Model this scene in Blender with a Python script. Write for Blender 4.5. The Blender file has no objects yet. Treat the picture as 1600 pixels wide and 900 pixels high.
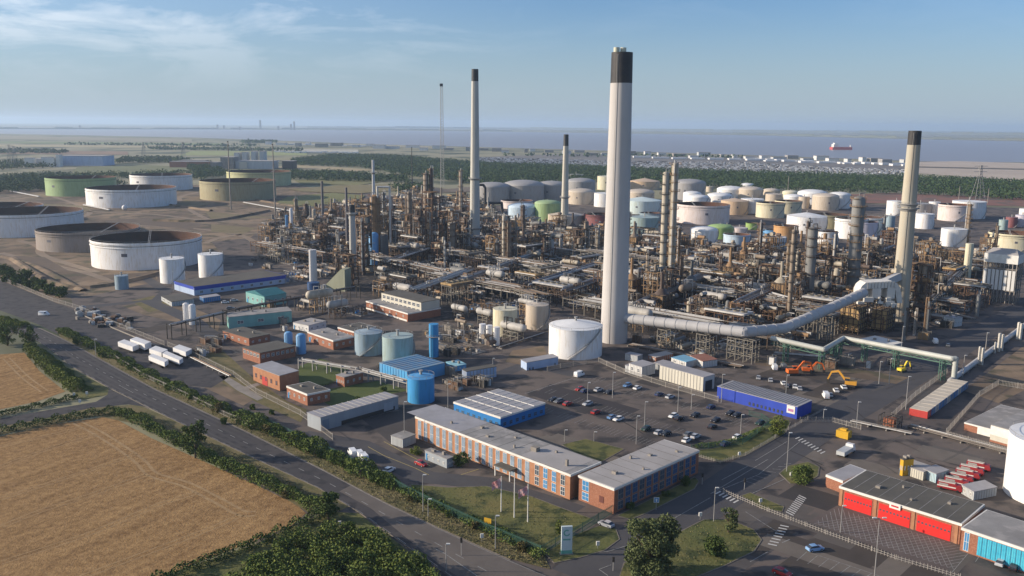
import bpy, math, random
import numpy as np
from mathutils import Vector, Matrix
R_ = math.radians
random.seed(7); rng = np.random.default_rng(11)
SC = bpy.context.scene
COL = SC.collection

# ------------------------------------------------------------------ camera
F = 1400.0; CAMZ = 100.0; PITCH = math.atan(256/F); ROLL = R_(0.47)
_f = Vector((0, math.cos(PITCH), -math.sin(PITCH))); _r = Vector((1, 0, 0)); _u = _r.cross(_f)
_r2 = _r*math.cos(ROLL) + _u*math.sin(ROLL); _u2 = _u*math.cos(ROLL) - _r*math.sin(ROLL)
cd = bpy.data.cameras.new('camera'); cam = bpy.data.objects.new('camera', cd); COL.objects.link(cam)
M = Matrix.Identity(4)
for i in range(3):
    M[i][0] = _r2[i]; M[i][1] = _u2[i]; M[i][2] = -_f[i]
M[2][3] = CAMZ
cam.matrix_world = M
cd.sensor_width = 36; cd.lens = 36*F/1600; cd.clip_start = 1; cd.clip_end = 100000
SC.camera = cam

# ------------------------------------------------------------------ sun, sky, exposure
HAZE = 6.5e-5
SUN_EL = R_(18); 
sd = bpy.data.lights.new('sun', 'SUN'); sun = bpy.data.objects.new('sun', sd); COL.objects.link(sun)
sd.energy = 5.0; sd.angle = R_(0.55); sd.color = (1.0, 0.86, 0.70)
tosun = Vector((-math.cos(SUN_EL), 0.0, math.sin(SUN_EL)))
sun.rotation_euler = tosun.to_track_quat('Z', 'Y').to_euler()
W = bpy.data.worlds.new('World'); SC.world = W; W.use_nodes = True
nt = W.node_tree; nt.nodes.clear()
wo = nt.nodes.new('ShaderNodeOutputWorld'); bg = nt.nodes.new('ShaderNodeBackground')
sky = nt.nodes.new('ShaderNodeTexSky'); sky.sky_type = 'NISHITA'; sky.sun_disc = False
sky.sun_elevation = SUN_EL; sky.sun_rotation = R_(-90); sky.altitude = 100
sky.air_density = 1.0; sky.dust_density = 0.35; sky.ozone_density = 4.0
bg.inputs['Strength'].default_value = 0.088
# thin cirrus, fixed to sky directions
tc = nt.nodes.new('ShaderNodeTexCoord')
mp = nt.nodes.new('ShaderNodeMapping'); mp.inputs['Scale'].default_value = (3.0, 3.0, 12.0); mp.inputs['Rotation'].default_value = (0, R_(9), 0)
n1 = nt.nodes.new('ShaderNodeTexNoise'); n1.inputs['Scale'].default_value = 1.9; n1.inputs['Detail'].default_value = 9; n1.inputs['Roughness'].default_value = 0.62; n1.inputs['Distortion'].default_value = 0.5
cr = nt.nodes.new('ShaderNodeValToRGB'); cr.color_ramp.elements[0].position = 0.47; cr.color_ramp.elements[1].position = 0.64
sx = nt.nodes.new('ShaderNodeSeparateXYZ')
mx = nt.nodes.new('ShaderNodeMapRange'); mx.inputs['From Min'].default_value = 0.06; mx.inputs['From Max'].default_value = -0.5; mx.inputs['To Min'].default_value = 0.04; mx.inputs['To Max'].default_value = 1.0
mz = nt.nodes.new('ShaderNodeMapRange'); mz.inputs['From Min'].default_value = 0.0; mz.inputs['From Max'].default_value = 0.14
mul = nt.nodes.new('ShaderNodeMath'); mul.operation = 'MULTIPLY'; mul2 = nt.nodes.new('ShaderNodeMath'); mul2.operation = 'MULTIPLY'
mul3 = nt.nodes.new('ShaderNodeMath'); mul3.operation = 'MULTIPLY'; mul3.inputs[1].default_value = 0.9
mixc = nt.nodes.new('ShaderNodeMix'); mixc.data_type = 'RGBA'
mixc.inputs[7].default_value = (9.6, 10.0, 10.5, 1)
L = nt.links
L.new(tc.outputs['Generated'], mp.inputs['Vector']); L.new(mp.outputs[0], n1.inputs['Vector']); L.new(n1.outputs['Fac'], cr.inputs[0])
L.new(tc.outputs['Generated'], sx.inputs[0]); L.new(sx.outputs['X'], mx.inputs['Value']); L.new(sx.outputs['Z'], mz.inputs['Value'])
vl = nt.nodes.new('ShaderNodeMath'); vl.operation = 'ADD'; vl.use_clamp = True; vl.inputs[1].default_value = 0.16; mp.inputs['Location'].default_value = (0.35, 0.1, 0.4)
L.new(cr.outputs[0], vl.inputs[0]); L.new(vl.outputs[0], mul.inputs[0]); L.new(mx.outputs[0], mul.inputs[1]); L.new(mul.outputs[0], mul2.inputs[0]); L.new(mz.outputs[0], mul2.inputs[1])
L.new(mul2.outputs[0], mul3.inputs[0]); L.new(mul3.outputs[0], mixc.inputs[0]); tint = nt.nodes.new('ShaderNodeMix'); tint.data_type = 'RGBA'; tint.blend_type = 'MULTIPLY'; tint.inputs[0].default_value = 1; tint.inputs[7].default_value = (0.90, 1.0, 1.17, 1)
L.new(sky.outputs[0], tint.inputs[6]); L.new(tint.outputs[2], mixc.inputs[6])
hzr = nt.nodes.new('ShaderNodeMapRange'); hzr.interpolation_type = 'SMOOTHSTEP'; hzr.inputs['From Min'].default_value = 0.14; hzr.inputs['From Max'].default_value = -0.01; hzr.inputs['To Max'].default_value = 0.85
mixh = nt.nodes.new('ShaderNodeMix'); mixh.data_type = 'RGBA'; mixh.inputs[7].default_value = (3.6, 4.45, 5.25, 1)     # pale haze bank low over the estuary
L.new(sx.outputs['Z'], hzr.inputs['Value']); L.new(hzr.outputs[0], mixh.inputs[0]); L.new(mixc.outputs[2], mixh.inputs[6])
L.new(mixh.outputs[2], bg.inputs['Color']); L.new(bg.outputs[0], wo.inputs['Surface'])
SC.view_settings.view_transform = 'Standard'; SC.view_settings.look = 'None'; SC.view_settings.exposure = 0.38; SC.view_settings.gamma = 1
SC.render.engine = 'CYCLES'
SC.cycles.max_bounces = 4; SC.cycles.diffuse_bounces = 2; SC.cycles.glossy_bounces = 2; SC.cycles.transmission_bounces = 2; SC.cycles.volume_bounces = 1
SC.cycles.use_denoising = True

# ------------------------------------------------------------------ photo pixel <-> world
def ray(px, py):
    return (_f*F + _r2*(px-800) + _u2*(450-py)).normalized()
def G(px, py, z=0.0):
    d = ray(px, py); t = (z-CAMZ)/d.z
    return Vector((d.x*t, d.y*t, z))
def hz(px, py, P):
    """height at which the ray through a pixel passes the horizontal distance of P"""
    d = ray(px, py); hd = math.hypot(P.x, P.y); return CAMZ + d.z/math.hypot(d.x, d.y)*hd
def proj(P):
    v = Vector(P)-Vector((0, 0, CAMZ)); w = v.dot(_f); return 800+F*v.dot(_r2)/w, 450-F*v.dot(_u2)/w
def ppm(P):
    """metres per photo pixel at P"""
    return (Vector(P)-Vector((0, 0, CAMZ))).dot(_f)/F

# ------------------------------------------------------------------ materials
MATS = {}
def mat(key, c, rough=0.8, c2=None, scale=0.15, metal=0.0, streak=None, detail=6, contrast=1.0, bump=0, spec=0.3, c3=None, scale3=2.0):
    """c base colour, c2 second colour mixed in by world-fixed noise, streak = run-off stains stretched down the surface"""
    if key in MATS: return MATS[key]
    m = bpy.data.materials.new(key); m.use_nodes = True; t = m.node_tree; b = t.nodes['Principled BSDF']
    b.inputs['Roughness'].default_value = rough; b.inputs['Metallic'].default_value = metal
    b.inputs['Specular IOR Level'].default_value = spec
    c = (*c, 1)
    if c2 is None:
        c2 = tuple(x*0.78 for x in c[:3])
    geo = t.nodes.new('ShaderNodeNewGeometry')
    mp = t.nodes.new('ShaderNodeMapping'); t.links.new(geo.outputs['Position'], mp.inputs['Vector'])
    mp.inputs['Scale'].default_value = (1, 1, 0.16) if streak else (1, 1, 1)
    n = t.nodes.new('ShaderNodeTexNoise'); n.inputs['Scale'].default_value = scale; n.inputs['Detail'].default_value = detail; n.inputs['Roughness'].default_value = 0.65
    t.links.new(mp.outputs[0], n.inputs['Vector'])
    r = t.nodes.new('ShaderNodeValToRGB'); w = 0.2/contrast
    r.color_ramp.elements[0].position = max(0, 0.5-w); r.color_ramp.elements[1].position = min(1, 0.5+w)
    r.color_ramp.elements[0].color = c; r.color_ramp.elements[1].color = (*c2, 1)
    t.links.new(n.outputs['Fac'], r.inputs[0]); out = r.outputs[0]
    if c3 is not None:
        n3 = t.nodes.new('ShaderNodeTexNoise'); n3.inputs['Scale'].default_value = scale3; n3.inputs['Detail'].default_value = 4
        t.links.new(mp.outputs[0], n3.inputs['Vector'])
        r3 = t.nodes.new('ShaderNodeValToRGB'); r3.color_ramp.elements[0].position = 0.5; r3.color_ramp.elements[1].position = 0.62
        t.links.new(n3.outputs['Fac'], r3.inputs[0])
        mx = t.nodes.new('ShaderNodeMix'); mx.data_type = 'RGBA'; mx.inputs[7].default_value = (*c3, 1)
        t.links.new(r3.outputs[0], mx.inputs[0]); t.links.new(out, mx.inputs[6]); out = mx.outputs[2]
    t.links.new(out, b.inputs['Base Color'])
    if bump:
        bp = t.nodes.new('ShaderNodeBump'); bp.inputs['Strength'].default_value = bump; bp.inputs['Distance'].default_value = 0.3
        nb = t.nodes.new('ShaderNodeTexNoise'); nb.inputs['Scale'].default_value = 1.2; nb.inputs['Detail'].default_value = 5
        t.links.new(geo.outputs['Position'], nb.inputs['Vector']); t.links.new(nb.outputs['Fac'], bp.inputs['Height']); t.links.new(bp.outputs[0], b.inputs['Normal'])
    MATS[key] = m
    return m
def paint(key, c, rough=0.5, k=0.8, rust=None, metal=0.0):
    c2 = rust or tuple(x*k for x in c)
    return mat(key, c, rough, c2, 0.25, metal, streak=True)

# ------------------------------------------------------------------ mesh builder
class MB:
    def __init__(s): s.v = []; s.f = []
    def add(s, vs, fs):
        o = len(s.v); s.v += [tuple(v) for v in vs]; s.f += [tuple(i+o for i in f) for f in fs]; return s
    def prism(s, poly, z0, z1):
        n = len(poly); vs = [(p[0], p[1], z0) for p in poly]+[(p[0], p[1], z1) for p in poly]
        a = sum(poly[i][0]*poly[(i+1) % n][1]-poly[(i+1) % n][0]*poly[i][1] for i in range(n))
        fs = [tuple(range(n))[::-1], tuple(range(n, 2*n))]+[(i, (i+1) % n, n+(i+1) % n, n+i) for i in range(n)]
        if a < 0: fs = [f[::-1] for f in fs]
        return s.add(vs, fs)
    def box(s, c, sx, sy, z0, z1, ax=(1, 0)):
        ax = Vector((ax[0], ax[1])).normalized(); ay = Vector((-ax.y, ax.x)); c = Vector((c[0], c[1]))
        return s.prism([c-ax*sx/2-ay*sy/2, c+ax*sx/2-ay*sy/2, c+ax*sx/2+ay*sy/2, c-ax*sx/2+ay*sy/2], z0, z1)
    def tube(s, p0, p1, r0, r1=None, n=8, cap=True):
        r1 = r0 if r1 is None else r1; p0 = Vector(p0); p1 = Vector(p1); d = (p1-p0)
        if d.length < 1e-6: return s
        d.normalize(); a = d.orthogonal().normalized() if abs(d.z) < 0.99 else Vector((1, 0, 0)); b = d.cross(a)
        vs = []
        for p, r in ((p0, r0), (p1, r1)):
            for i in range(n):
                t = 2*math.pi*i/n; vs.append(p+(a*math.cos(t)+b*math.sin(t))*r)
        fs = [(i, (i+1) % n, n+(i+1) % n, n+i) for i in range(n)]
        if cap: fs += [tuple(range(n))[::-1], tuple(range(n, 2*n))]
        return s.add(vs, fs)
    def path(s, pts, r, n=6):
        for a, b in zip(pts[:-1], pts[1:]): s.tube(a, b, r, r, n)
        for p in pts[1:-1]: s.ball(p, r*1.05, 3, n)
        return s
    def bar(s, p0, p1, w): return s.tube(p0, p1, w*0.707, w*0.707, 4)
    def lathe(s, c, prof, n=32, cap=True):
        c = Vector(c); vs = []
        for r, z in prof:
            for i in range(n):
                t = 2*math.pi*i/n; vs.append((c.x+r*math.cos(t), c.y+r*math.sin(t), c.z+z))
        k = len(prof); fs = []
        for j in range(k-1):
            for i in range(n): fs.append((j*n+i, j*n+(i+1) % n, (j+1)*n+(i+1) % n, (j+1)*n+i))
        if cap: fs += [tuple(range(n))[::-1], tuple(range((k-1)*n, k*n))]
        return s.add(vs, fs)
    def ball(s, c, r, rings=4, n=8, sz=1.0):
        prof = [(max(r*math.sin(math.pi*j/rings), r*0.02), -r*sz*math.cos(math.pi*j/rings)) for j in range(rings+1)]
        return s.lathe(c, prof, n)
    def sheet(s, pts):
        n = len(pts); return s.add([tuple(p) for p in pts], [tuple(range(n))])
    def build(s, name, m, parent=None, local=False, smooth=True):
        if not s.v: return None
        v = np.array(s.v, dtype=float)
        loc = Vector((0, 0, 0))
        if parent is not None and not local:
            v = v-np.array(parent.location)
        elif parent is None and not local:
            loc = Vector((float(v[:, 0].mean()), float(v[:, 1].mean()), float(v[:, 2].min()))); v = v-np.array(loc)
        me = bpy.data.meshes.new(name); me.from_pydata(v.tolist(), [], s.f); me.update()
        if smooth:
            me.polygons.foreach_set('use_smooth', [True]*len(me.polygons)); me.set_sharp_from_angle(angle=R_(34))
        me.materials.append(m)
        o = bpy.data.objects.new(name, me); o.location = loc; COL.objects.link(o)
        if parent is not None: o.parent = parent
        return o

THINGS = []
LAND = [('the tall main chimney', 957, 520), ('the left pale chimney', 742, 370), ('the slim black-tipped chimney', 882, 395), ('the stained right chimney', 1406, 480),
        ('the twin rusty columns', 1040, 460), ('the orange rusty tower', 588, 370), ('the grey bent duct', 1210, 515), ('the brick process buildings', 625, 490),
        ('the blue tall vessel', 678, 540), ('the short black-topped stack', 552, 400), ('the white plant stack', 490, 440), ('the dark fat column', 1330, 440),
        ('the grey round-topped column', 1262, 455), ('the white hopper building', 1572, 440), ('the teal gable shed', 412, 470), ('the white conical tank', 898, 550),
        ('the white right-hand cylinder', 1510, 430), ('the big pink tank', 1097, 345), ('the orange open tank', 1226, 370)]
def rel(px, py):
    nm, lx, ly = min(LAND, key=lambda l: (l[1]-px)**2+((l[2]-py)*2.2)**2)
    dx, dy = px-lx, (py-ly)*2.2
    if dx*dx+dy*dy < 18**2: w = 'beside'
    elif abs(dx) > abs(dy): w = 'right of' if dx > 0 else 'left of'
    else: w = 'in front of' if dy > 0 else 'behind'
    return w+' '+nm
def tag(o, label, cat, group=None, kind=None):
    o['label'] = label; o['category'] = cat
    if group: o['group'] = group
    if kind: o['kind'] = kind
    THINGS.append(o); return o
def T(name, label, cat, loc, group=None):
    o = bpy.data.objects.new(name, None); o.empty_display_size = 0.5; o.location = Vector(loc); COL.objects.link(o)
    return tag(o, label, cat, group)
def struct(o):
    o['kind'] = 'structure'; return o
def copy_tree(o, loc, rz, label, group=None):
    r = o.copy(); COL.objects.link(r); r.location = loc; r.rotation_euler = (0, 0, rz); r['label'] = label
    if group: r['group'] = group
    THINGS.append(r)
    for ch in CH.get(o.name, []):
        c = ch.copy(); COL.objects.link(c); c.parent = r
        for g in CH.get(ch.name, []):
            d = g.copy(); COL.objects.link(d); d.parent = c
    return r
CH = {}
def kids(o):
    """remember the children of a prototype for copying"""
    CH[o.name] = [c for c in bpy.data.objects if c.parent == o]
    for c in CH[o.name]:
        CH[c.name] = [d for d in bpy.data.objects if d.parent == c]
    return o
ORD = ['first', 'second', 'third', 'fourth', 'fifth', 'sixth', 'seventh', 'eighth', 'ninth', 'tenth', 'eleventh', 'twelfth', 'thirteenth', 'fourteenth', 'fifteenth', 'sixteenth', 'seventeenth', 'eighteenth', 'nineteenth', 'twentieth']
def uniquify():
    by = {}
    for o in THINGS: by.setdefault(o['label'], []).append(o)
    for lab, os in by.items():
        if len(os) < 2: continue
        os.sort(key=lambda o: proj(o.location)[0])
        for i, o in enumerate(os):
            if i < len(ORD): o['label'] = lab+', '+ORD[i]+' from left'
            else:
                j = len(os)-1-i
                o['label'] = lab+', '+(ORD[j]+' from right' if j < len(ORD) else 'mid row')
            if 'group' not in o: o['group'] = lab

# site grid directions, read from the office block
_a = (G(891, 780)-G(649, 690)); GA = Vector((_a.x, _a.y)).normalized()
# ------------------------------------------------------------------ ground, roads, water, fields
m_earth = mat('dry_earth', (0.27, 0.195, 0.125), 0.95, (0.115, 0.085, 0.06), 0.018, c3=(0.085, 0.075, 0.045), scale3=0.07, contrast=1.7)
m_far = mat('far_land', (0.20, 0.20, 0.11), 0.95, (0.34, 0.30, 0.20), 0.0016, c3=(0.06, 0.075, 0.04), scale3=0.006)
m_asph = mat('asphalt_yard', (0.092, 0.077, 0.069), 0.9, (0.155, 0.125, 0.104), 0.028, c3=(0.045, 0.041, 0.040), scale3=0.1, bump=0.15, contrast=1.6)
m_road = mat('road_asphalt', (0.050, 0.047, 0.050), 0.85, (0.075, 0.067, 0.064), 0.05, c3=(0.038, 0.036, 0.038), scale3=0.25)
m_road2 = mat('worn_road_surface', (0.15, 0.13, 0.112), 0.9, (0.105, 0.09, 0.08), 0.12)
m_grass = mat('dry_grass', (0.085, 0.105, 0.03), 0.95, (0.17, 0.145, 0.05), 0.07, c3=(0.05, 0.062, 0.02), scale3=0.2, bump=0.5)
m_green = mat('green_grass', (0.07, 0.10, 0.025), 0.95, (0.10, 0.12, 0.035), 0.1, bump=0.4)
m_verge = mat('verge_grass', (0.20, 0.155, 0.075), 0.95, (0.09, 0.09, 0.03), 0.18, bump=0.5)
m_line = mat('road_paint', (0.38, 0.37, 0.34), 0.7, (0.13, 0.125, 0.12), 1.2)
m_yel = mat('yellow_road_paint', (0.55, 0.42, 0.12), 0.7, (0.3, 0.25, 0.1), 1.5)
m_kerb = mat('kerb_concrete', (0.22, 0.19, 0.155), 0.9, (0.12, 0.105, 0.085), 0.3)
m_conc = mat('concrete', (0.30, 0.27, 0.235), 0.9, (0.2, 0.18, 0.155), 0.2)
def water_mat():
    m = bpy.data.materials.new('estuary_water'); m.use_nodes = True; b = m.node_tree.nodes['Principled BSDF']
    b.inputs['Base Color'].default_value = (0.26, 0.24, 0.24, 1); b.inputs['Roughness'].default_value = 0.35
    t = m.node_tree; g = t.nodes.new('ShaderNodeNewGeometry'); n = t.nodes.new('ShaderNodeTexNoise'); n.inputs['Scale'].default_value = 0.05; n.inputs['Detail'].default_value = 6
    mp = t.nodes.new('ShaderNodeMapping'); mp.inputs['Scale'].default_value = (0.3, 1, 1)
    bp = t.nodes.new('ShaderNodeBump'); bp.inputs['Strength'].default_value = 0.6; bp.inputs['Distance'].default_value = 1.0
    t.links.new(g.outputs['Position'], mp.inputs[0]); t.links.new(mp.outputs[0], n.inputs['Vector']); t.links.new(n.outputs['Fac'], bp.inputs['Height']); t.links.new(bp.outputs[0], b.inputs['Normal'])
    return m
m_water = water_mat()
_w = G(150, 680)-G(0, 730); _wa = math.atan2(_w.y, _w.x)
def wheat_mat():
    m = bpy.data.materials.new('ripe_wheat'); m.use_nodes = True; t = m.node_tree; b = t.nodes['Principled BSDF']; b.inputs['Roughness'].default_value = 0.95
    b.inputs['Specular IOR Level'].default_value = 0.1
    g = t.nodes.new('ShaderNodeNewGeometry')
    def noise(s, det, mapping=None):
        n = t.nodes.new('ShaderNodeTexNoise'); n.inputs['Scale'].default_value = s; n.inputs['Detail'].default_value = det; n.inputs['Roughness'].default_value = 0.7
        if mapping:
            mp = t.nodes.new('ShaderNodeMapping'); mp.vector_type = 'TEXTURE'; mp.inputs['Rotation'].default_value = (0, 0, mapping[0]); mp.inputs['Scale'].default_value = mapping[1]
            t.links.new(g.outputs['Position'], mp.inputs[0]); t.links.new(mp.outputs[0], n.inputs['Vector'])
        else: t.links.new(g.outputs['Position'], n.inputs['Vector'])
        return n.outputs['Fac']
    r1 = t.nodes.new('ShaderNodeValToRGB'); e = r1.color_ramp.elements; e[0].position = 0.34; e[0].color = (0.145, 0.078, 0.033, 1); e[1].position = 0.66; e[1].color = (0.46, 0.29, 0.13, 1)
    mx = t.nodes.new('ShaderNodeMath'); mx.operation = 'ADD'
    m1 = t.nodes.new('ShaderNodeMath'); m1.operation = 'MULTIPLY'; m1.inputs[1].default_value = 0.6
    m2 = t.nodes.new('ShaderNodeMath'); m2.operation = 'MULTIPLY'; m2.inputs[1].default_value = 0.4
    t.links.new(noise(0.55, 10), m1.inputs[0]); t.links.new(noise(0.22, 5, (_wa, (7, 1, 1))), m2.inputs[0])
    t.links.new(m1.outputs[0], mx.inputs[0]); t.links.new(m2.outputs[0], mx.inputs[1]); t.links.new(mx.outputs[0], r1.inputs[0]); t.links.new(r1.outputs[0], b.inputs['Base Color'])
    bp = t.nodes.new('ShaderNodeBump'); bp.inputs['Strength'].default_value = 0.8; bp.inputs['Distance'].default_value = 0.35
    t.links.new(noise(1.6, 6), bp.inputs['Height']); t.links.new(bp.outputs[0], b.inputs['Normal'])
    return m
m_wheat = wheat_mat()
m_track = mat('wheel_track', (0.42, 0.28, 0.135), 0.95, (0.24, 0.15, 0.07), 0.5)

def region(name, pts, z, m, kind='structure'):
    """flat sheet whose corners lie on the ground under the given photo pixels"""
    o = MB().sheet([G(x, y, 0)*1.0+Vector((0, 0, z)) for x, y in pts]).build(name, m, smooth=False)
    o['kind'] = kind; return o
def strip_poly(pts, w):
    """widened polyline, pts world 2D"""
    l, r = [], []
    for i, p in enumerate(pts):
        a = pts[max(i-1, 0)]; b = pts[min(i+1, len(pts)-1)]
        d = Vector((b[0]-a[0], b[1]-a[1])).normalized(); n = Vector((-d.y, d.x))*w/2
        l.append((p[0]+n.x, p[1]+n.y)); r.append((p[0]-n.x, p[1]-n.y))
    return l, r
def ribbon(mb, pxs, w, z):
    pts = [G(x, y) for x, y in pxs]; l, r = strip_poly([(p.x, p.y) for p in pts], w)
    for i in range(len(l)-1): mb.add([(*l[i], z), (*r[i], z), (*r[i+1], z), (*l[i+1], z)], [(0, 1, 2, 3)])
    return mb
def kerbline(mb, pxs, w=0.3, h=0.12):
    pts = [G(x, y) for x, y in pxs]; l, r = strip_poly([(p.x, p.y) for p in pts], w)
    for i in range(len(l)-1): mb.prism([l[i], r[i], r[i+1], l[i+1]], 0, h)
    return mb
def smooth_px(pts, k=6):
    """Catmull-Rom through the ground points, returned as pixels"""
    P = [Vector(p) for p in pts]; out = []
    for i in range(len(P)-1):
        a = P[max(i-1, 0)]; b = P[i]; c = P[i+1]; d = P[min(i+2, len(P)-1)]
        for j in range(k):
            t = j/k; out.append(0.5*((2*b)+(c-a)*t+(2*a-5*b+4*c-d)*t*t+(3*b-a-3*c+d)*t**3))
    out.append(P[-1]); return [(p.x, p.y) for p in out]

# ground sheet, cut fine enough for the far horizon
g = MB(); g.sheet([(-26000, -600, 0), (26000, -600, 0), (26000, 30000, 0), (-26000, 30000, 0)])
struct(g.build('ground', m_far, smooth=False))
region('site_ground', [(-700, 560), (-700, 330), (0, 322), (120, 306), (300, 292), (460, 296), (560, 300), (760, 322), (1060, 312), (1330, 318), (1600, 325), (2300, 340), (2300, 1300), (600, 1300), (330, 690), (0, 455)], 0.010, m_asph)
region('tank_field_earth', [(-200, 440), (-200, 300), (60, 296), (200, 288), (470, 290), (520, 300), (500, 330), (470, 340), (420, 350), (390, 372), (330, 378), (350, 400), (300, 408), (250, 412), (245, 440), (130, 465), (60, 450), (0, 420)], 0.020, m_earth)
region('yard_earth', [(190, 478), (250, 470), (300, 480), (345, 500), (340, 520), (310, 510), (260, 500), (225, 492)], 0.028, m_earth)
region('scrub_earth', [(-60, 425), (0, 418), (70, 445), (110, 462), (115, 480), (60, 468), (0, 440)], 0.030, m_earth)
region('bund_earth', [(205, 470), (240, 462), (268, 470), (262, 482), (232, 488)], 0.034, m_verge)
water = region('water', [(-900, 204), (-300, 207), (0, 209), (300, 215), (470, 221), (600, 226), (760, 230), (930, 235), (1160, 242), (1300, 247), (1430, 252), (1600, 254), (2400, 262), (2400, 231), (1900, 226), (1600, 221), (1400, 217), (1200, 212), (1000, 209), (800, 206), (600, 204), (400, 203), (0, 199), (-900, 193)], 0.25, m_water)
m_sand = mat('pale_reclaimed_ground', (0.52, 0.44, 0.35), 0.95, (0.40, 0.33, 0.26), 0.006)
region('pale_ground', [(1425, 253), (1500, 252), (1700, 258), (1700, 284), (1560, 280), (1425, 270)], 0.30, m_sand)
region('pale_track', [(1430, 260), (1700, 266), (1700, 268), (1430, 262)], 0.36, mat('dark_track', (0.13, 0.11, 0.08), 0.9))
m_red = mat('red_shale_ground', (0.28, 0.13, 0.095), 0.95, (0.17, 0.10, 0.075), 0.012, c3=(0.12, 0.10, 0.08), scale3=0.03)
region('red_shale', [(1320, 304), (1400, 302), (1500, 306), (1700, 312), (1700, 326), (1500, 320), (1380, 318), (1330, 318)], 0.32, m_red)
region('port_apron', [(740, 246), (900, 240), (1160, 246), (1430, 258), (1430, 272), (1330, 270), (1160, 266), (960, 258), (740, 256)], 0.30, mat('port_hardstanding', (0.22, 0.2, 0.18), 0.9, (0.14, 0.13, 0.12), 0.004))
# far fields on the left
ff = [([(-300, 232), (0, 229), (330, 232), (330, 228), (0, 226), (-300, 228)], (0.45, 0.38, 0.22)), ([(0, 224), (350, 227), (350, 224), (0, 221)], (0.22, 0.26, 0.11)),
      ([(-200, 219), (0, 217), (300, 222), (300, 218), (0, 212)], (0.34, 0.3, 0.2)), ([(280, 243), (480, 243), (480, 237), (300, 236)], (0.3, 0.33, 0.13)),
      ([(420, 262), (560, 268), (590, 266), (480, 258)], (0.42, 0.34, 0.2)), ([(0, 264), (30, 262), (25, 257), (0, 256)], (0.45, 0.36, 0.2)),
      ([(-100, 243), (0, 241), (200, 242), (200, 237), (0, 235)], (0.30, 0.2, 0.13)), ([(120, 262), (230, 258), (330, 263), (200, 275), (110, 274)], (0.18, 0.19, 0.09)),
      ([(400, 225), (700, 232), (700, 229), (430, 222)], (0.36, 0.33, 0.22)), ([(400, 236), (560, 238), (560, 234), (420, 233)], (0.5, 0.47, 0.38)),
      ([(380, 252), (480, 251), (470, 246), (380, 247)], (0.3, 0.27, 0.15)), ([(470, 288), (560, 290), (650, 276), (600, 276), (520, 277), (460, 282)], (0.21, 0.2, 0.08)),
      ([(430, 318), (500, 326), (560, 318), (570, 306), (520, 302), (450, 308)], (0.19, 0.19, 0.07)), ([(470, 300), (560, 303), (650, 296), (640, 288), (540, 290), (450, 296)], (0.23, 0.19, 0.09)),
      ([(640, 290), (700, 296), (740, 292), (740, 300), (640, 304)], (0.2, 0.16, 0.12))]
for i, (p, c) in enumerate(ff):
    region('field', p, 0.42+0.03*i, mat('far_field_%d' % i, c, 0.95, tuple(x*0.8 for x in c), 0.01))
# wheat fields
MAIN = [(-120, 700), (0, 682), (80, 664), (160, 652), (185, 657), (235, 684), (300, 713), (400, 758), (462, 788), (478, 802), (455, 822), (380, 852), (300, 882), (180, 935), (-120, 935)]
region('wheat_field', MAIN, 0.05, m_wheat)
region('wheat_field', [(-80, 566), (0, 554), (38, 551), (62, 580), (102, 612), (60, 627), (0, 640), (-80, 656)], 0.05, m_wheat)
tr = MB()
def twin(pxs, gap=2.0, w=0.7):
    pts = [G(x, y) for x, y in smooth_px(pxs, 5)]; P = [(p.x, p.y) for p in pts]
    for wdt in (gap,):
        l, r = strip_poly(P, wdt)
        for line in (l, r):
            a, b = strip_poly(line, w)
            for i in range(len(a)-1): tr.add([(*a[i], 0.058), (*b[i], 0.058), (*b[i+1], 0.058), (*a[i+1], 0.058)], [(0, 1, 2, 3)])
twin([(120, 660), (150, 675), (190, 700), (220, 722), (240, 742), (290, 757), (340, 782), (378, 802), (400, 802)], 2.6, 0.9)
for q in ([(130, 668), (70, 682), (0, 698)], [(150, 680), (80, 700), (0, 730)], [(232, 741), (140, 774), (60, 800), (0, 824)], [(308, 770), (240, 792), (140, 834), (0, 880)], [(378, 804), (330, 826), (240, 860), (120, 905)], [(215, 708), (140, 735), (0, 780)]):
    twin(q, 1.8, 0.36)
twin([(10, 560), (40, 590), (70, 612)], 2.4, 0.7)
o = tr.build('wheel_tracks', m_track, smooth=False); struct(o)
# main road and side road
UP = [(-60, 478), (0, 495), (60, 512), (100, 530), (140, 552), (240, 607), (380, 672), (500, 732), (600, 785), (700, 832), (790, 872), (870, 905), (980, 960)]
LO = [(-60, 500), (0, 516), (45, 526), (70, 540), (110, 572), (170, 606), (270, 656), (400, 718), (500, 764), (560, 800), (630, 850), (720, 915), (800, 990)]
rd = MB(); N = 40
def resample(pts, n):
    P = [G(*p) for p in pts]; d = [0]
    for a, b in zip(P[:-1], P[1:]): d.append(d[-1]+(b-a).length)
    out = []
    for i in range(n+1):
        t = d[-1]*i/n; k = max(j for j in range(len(d)) if d[j] <= t+1e-9); k = min(k, len(P)-2)
        out.append(P[k].lerp(P[k+1], (t-d[k])/(d[k+1]-d[k])))
    return out
U = resample(UP, N); Lw = resample(LO, N)
for i in range(N):
    rd.add([(U[i].x, U[i].y, 0.06), (Lw[i].x, Lw[i].y, 0.06), (Lw[i+1].x, Lw[i+1].y, 0.06), (U[i+1].x, U[i+1].y, 0.06)], [(0, 1, 2, 3)])
struct(rd.build('main_road', m_road, smooth=False))
region('side_road', [(228, 636), (170, 607), (168, 617), (150, 628), (80, 640), (0, 654), (-80, 668), (-80, 684), (0, 667), (80, 652), (140, 638), (200, 632)], 0.066, m_road)
region('worn_road', [(530, 768), (552, 757), (640, 800), (760, 858), (860, 905), (900, 930), (760, 930), (690, 885), (640, 845), (580, 795)], 0.072, m_road2)
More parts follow.
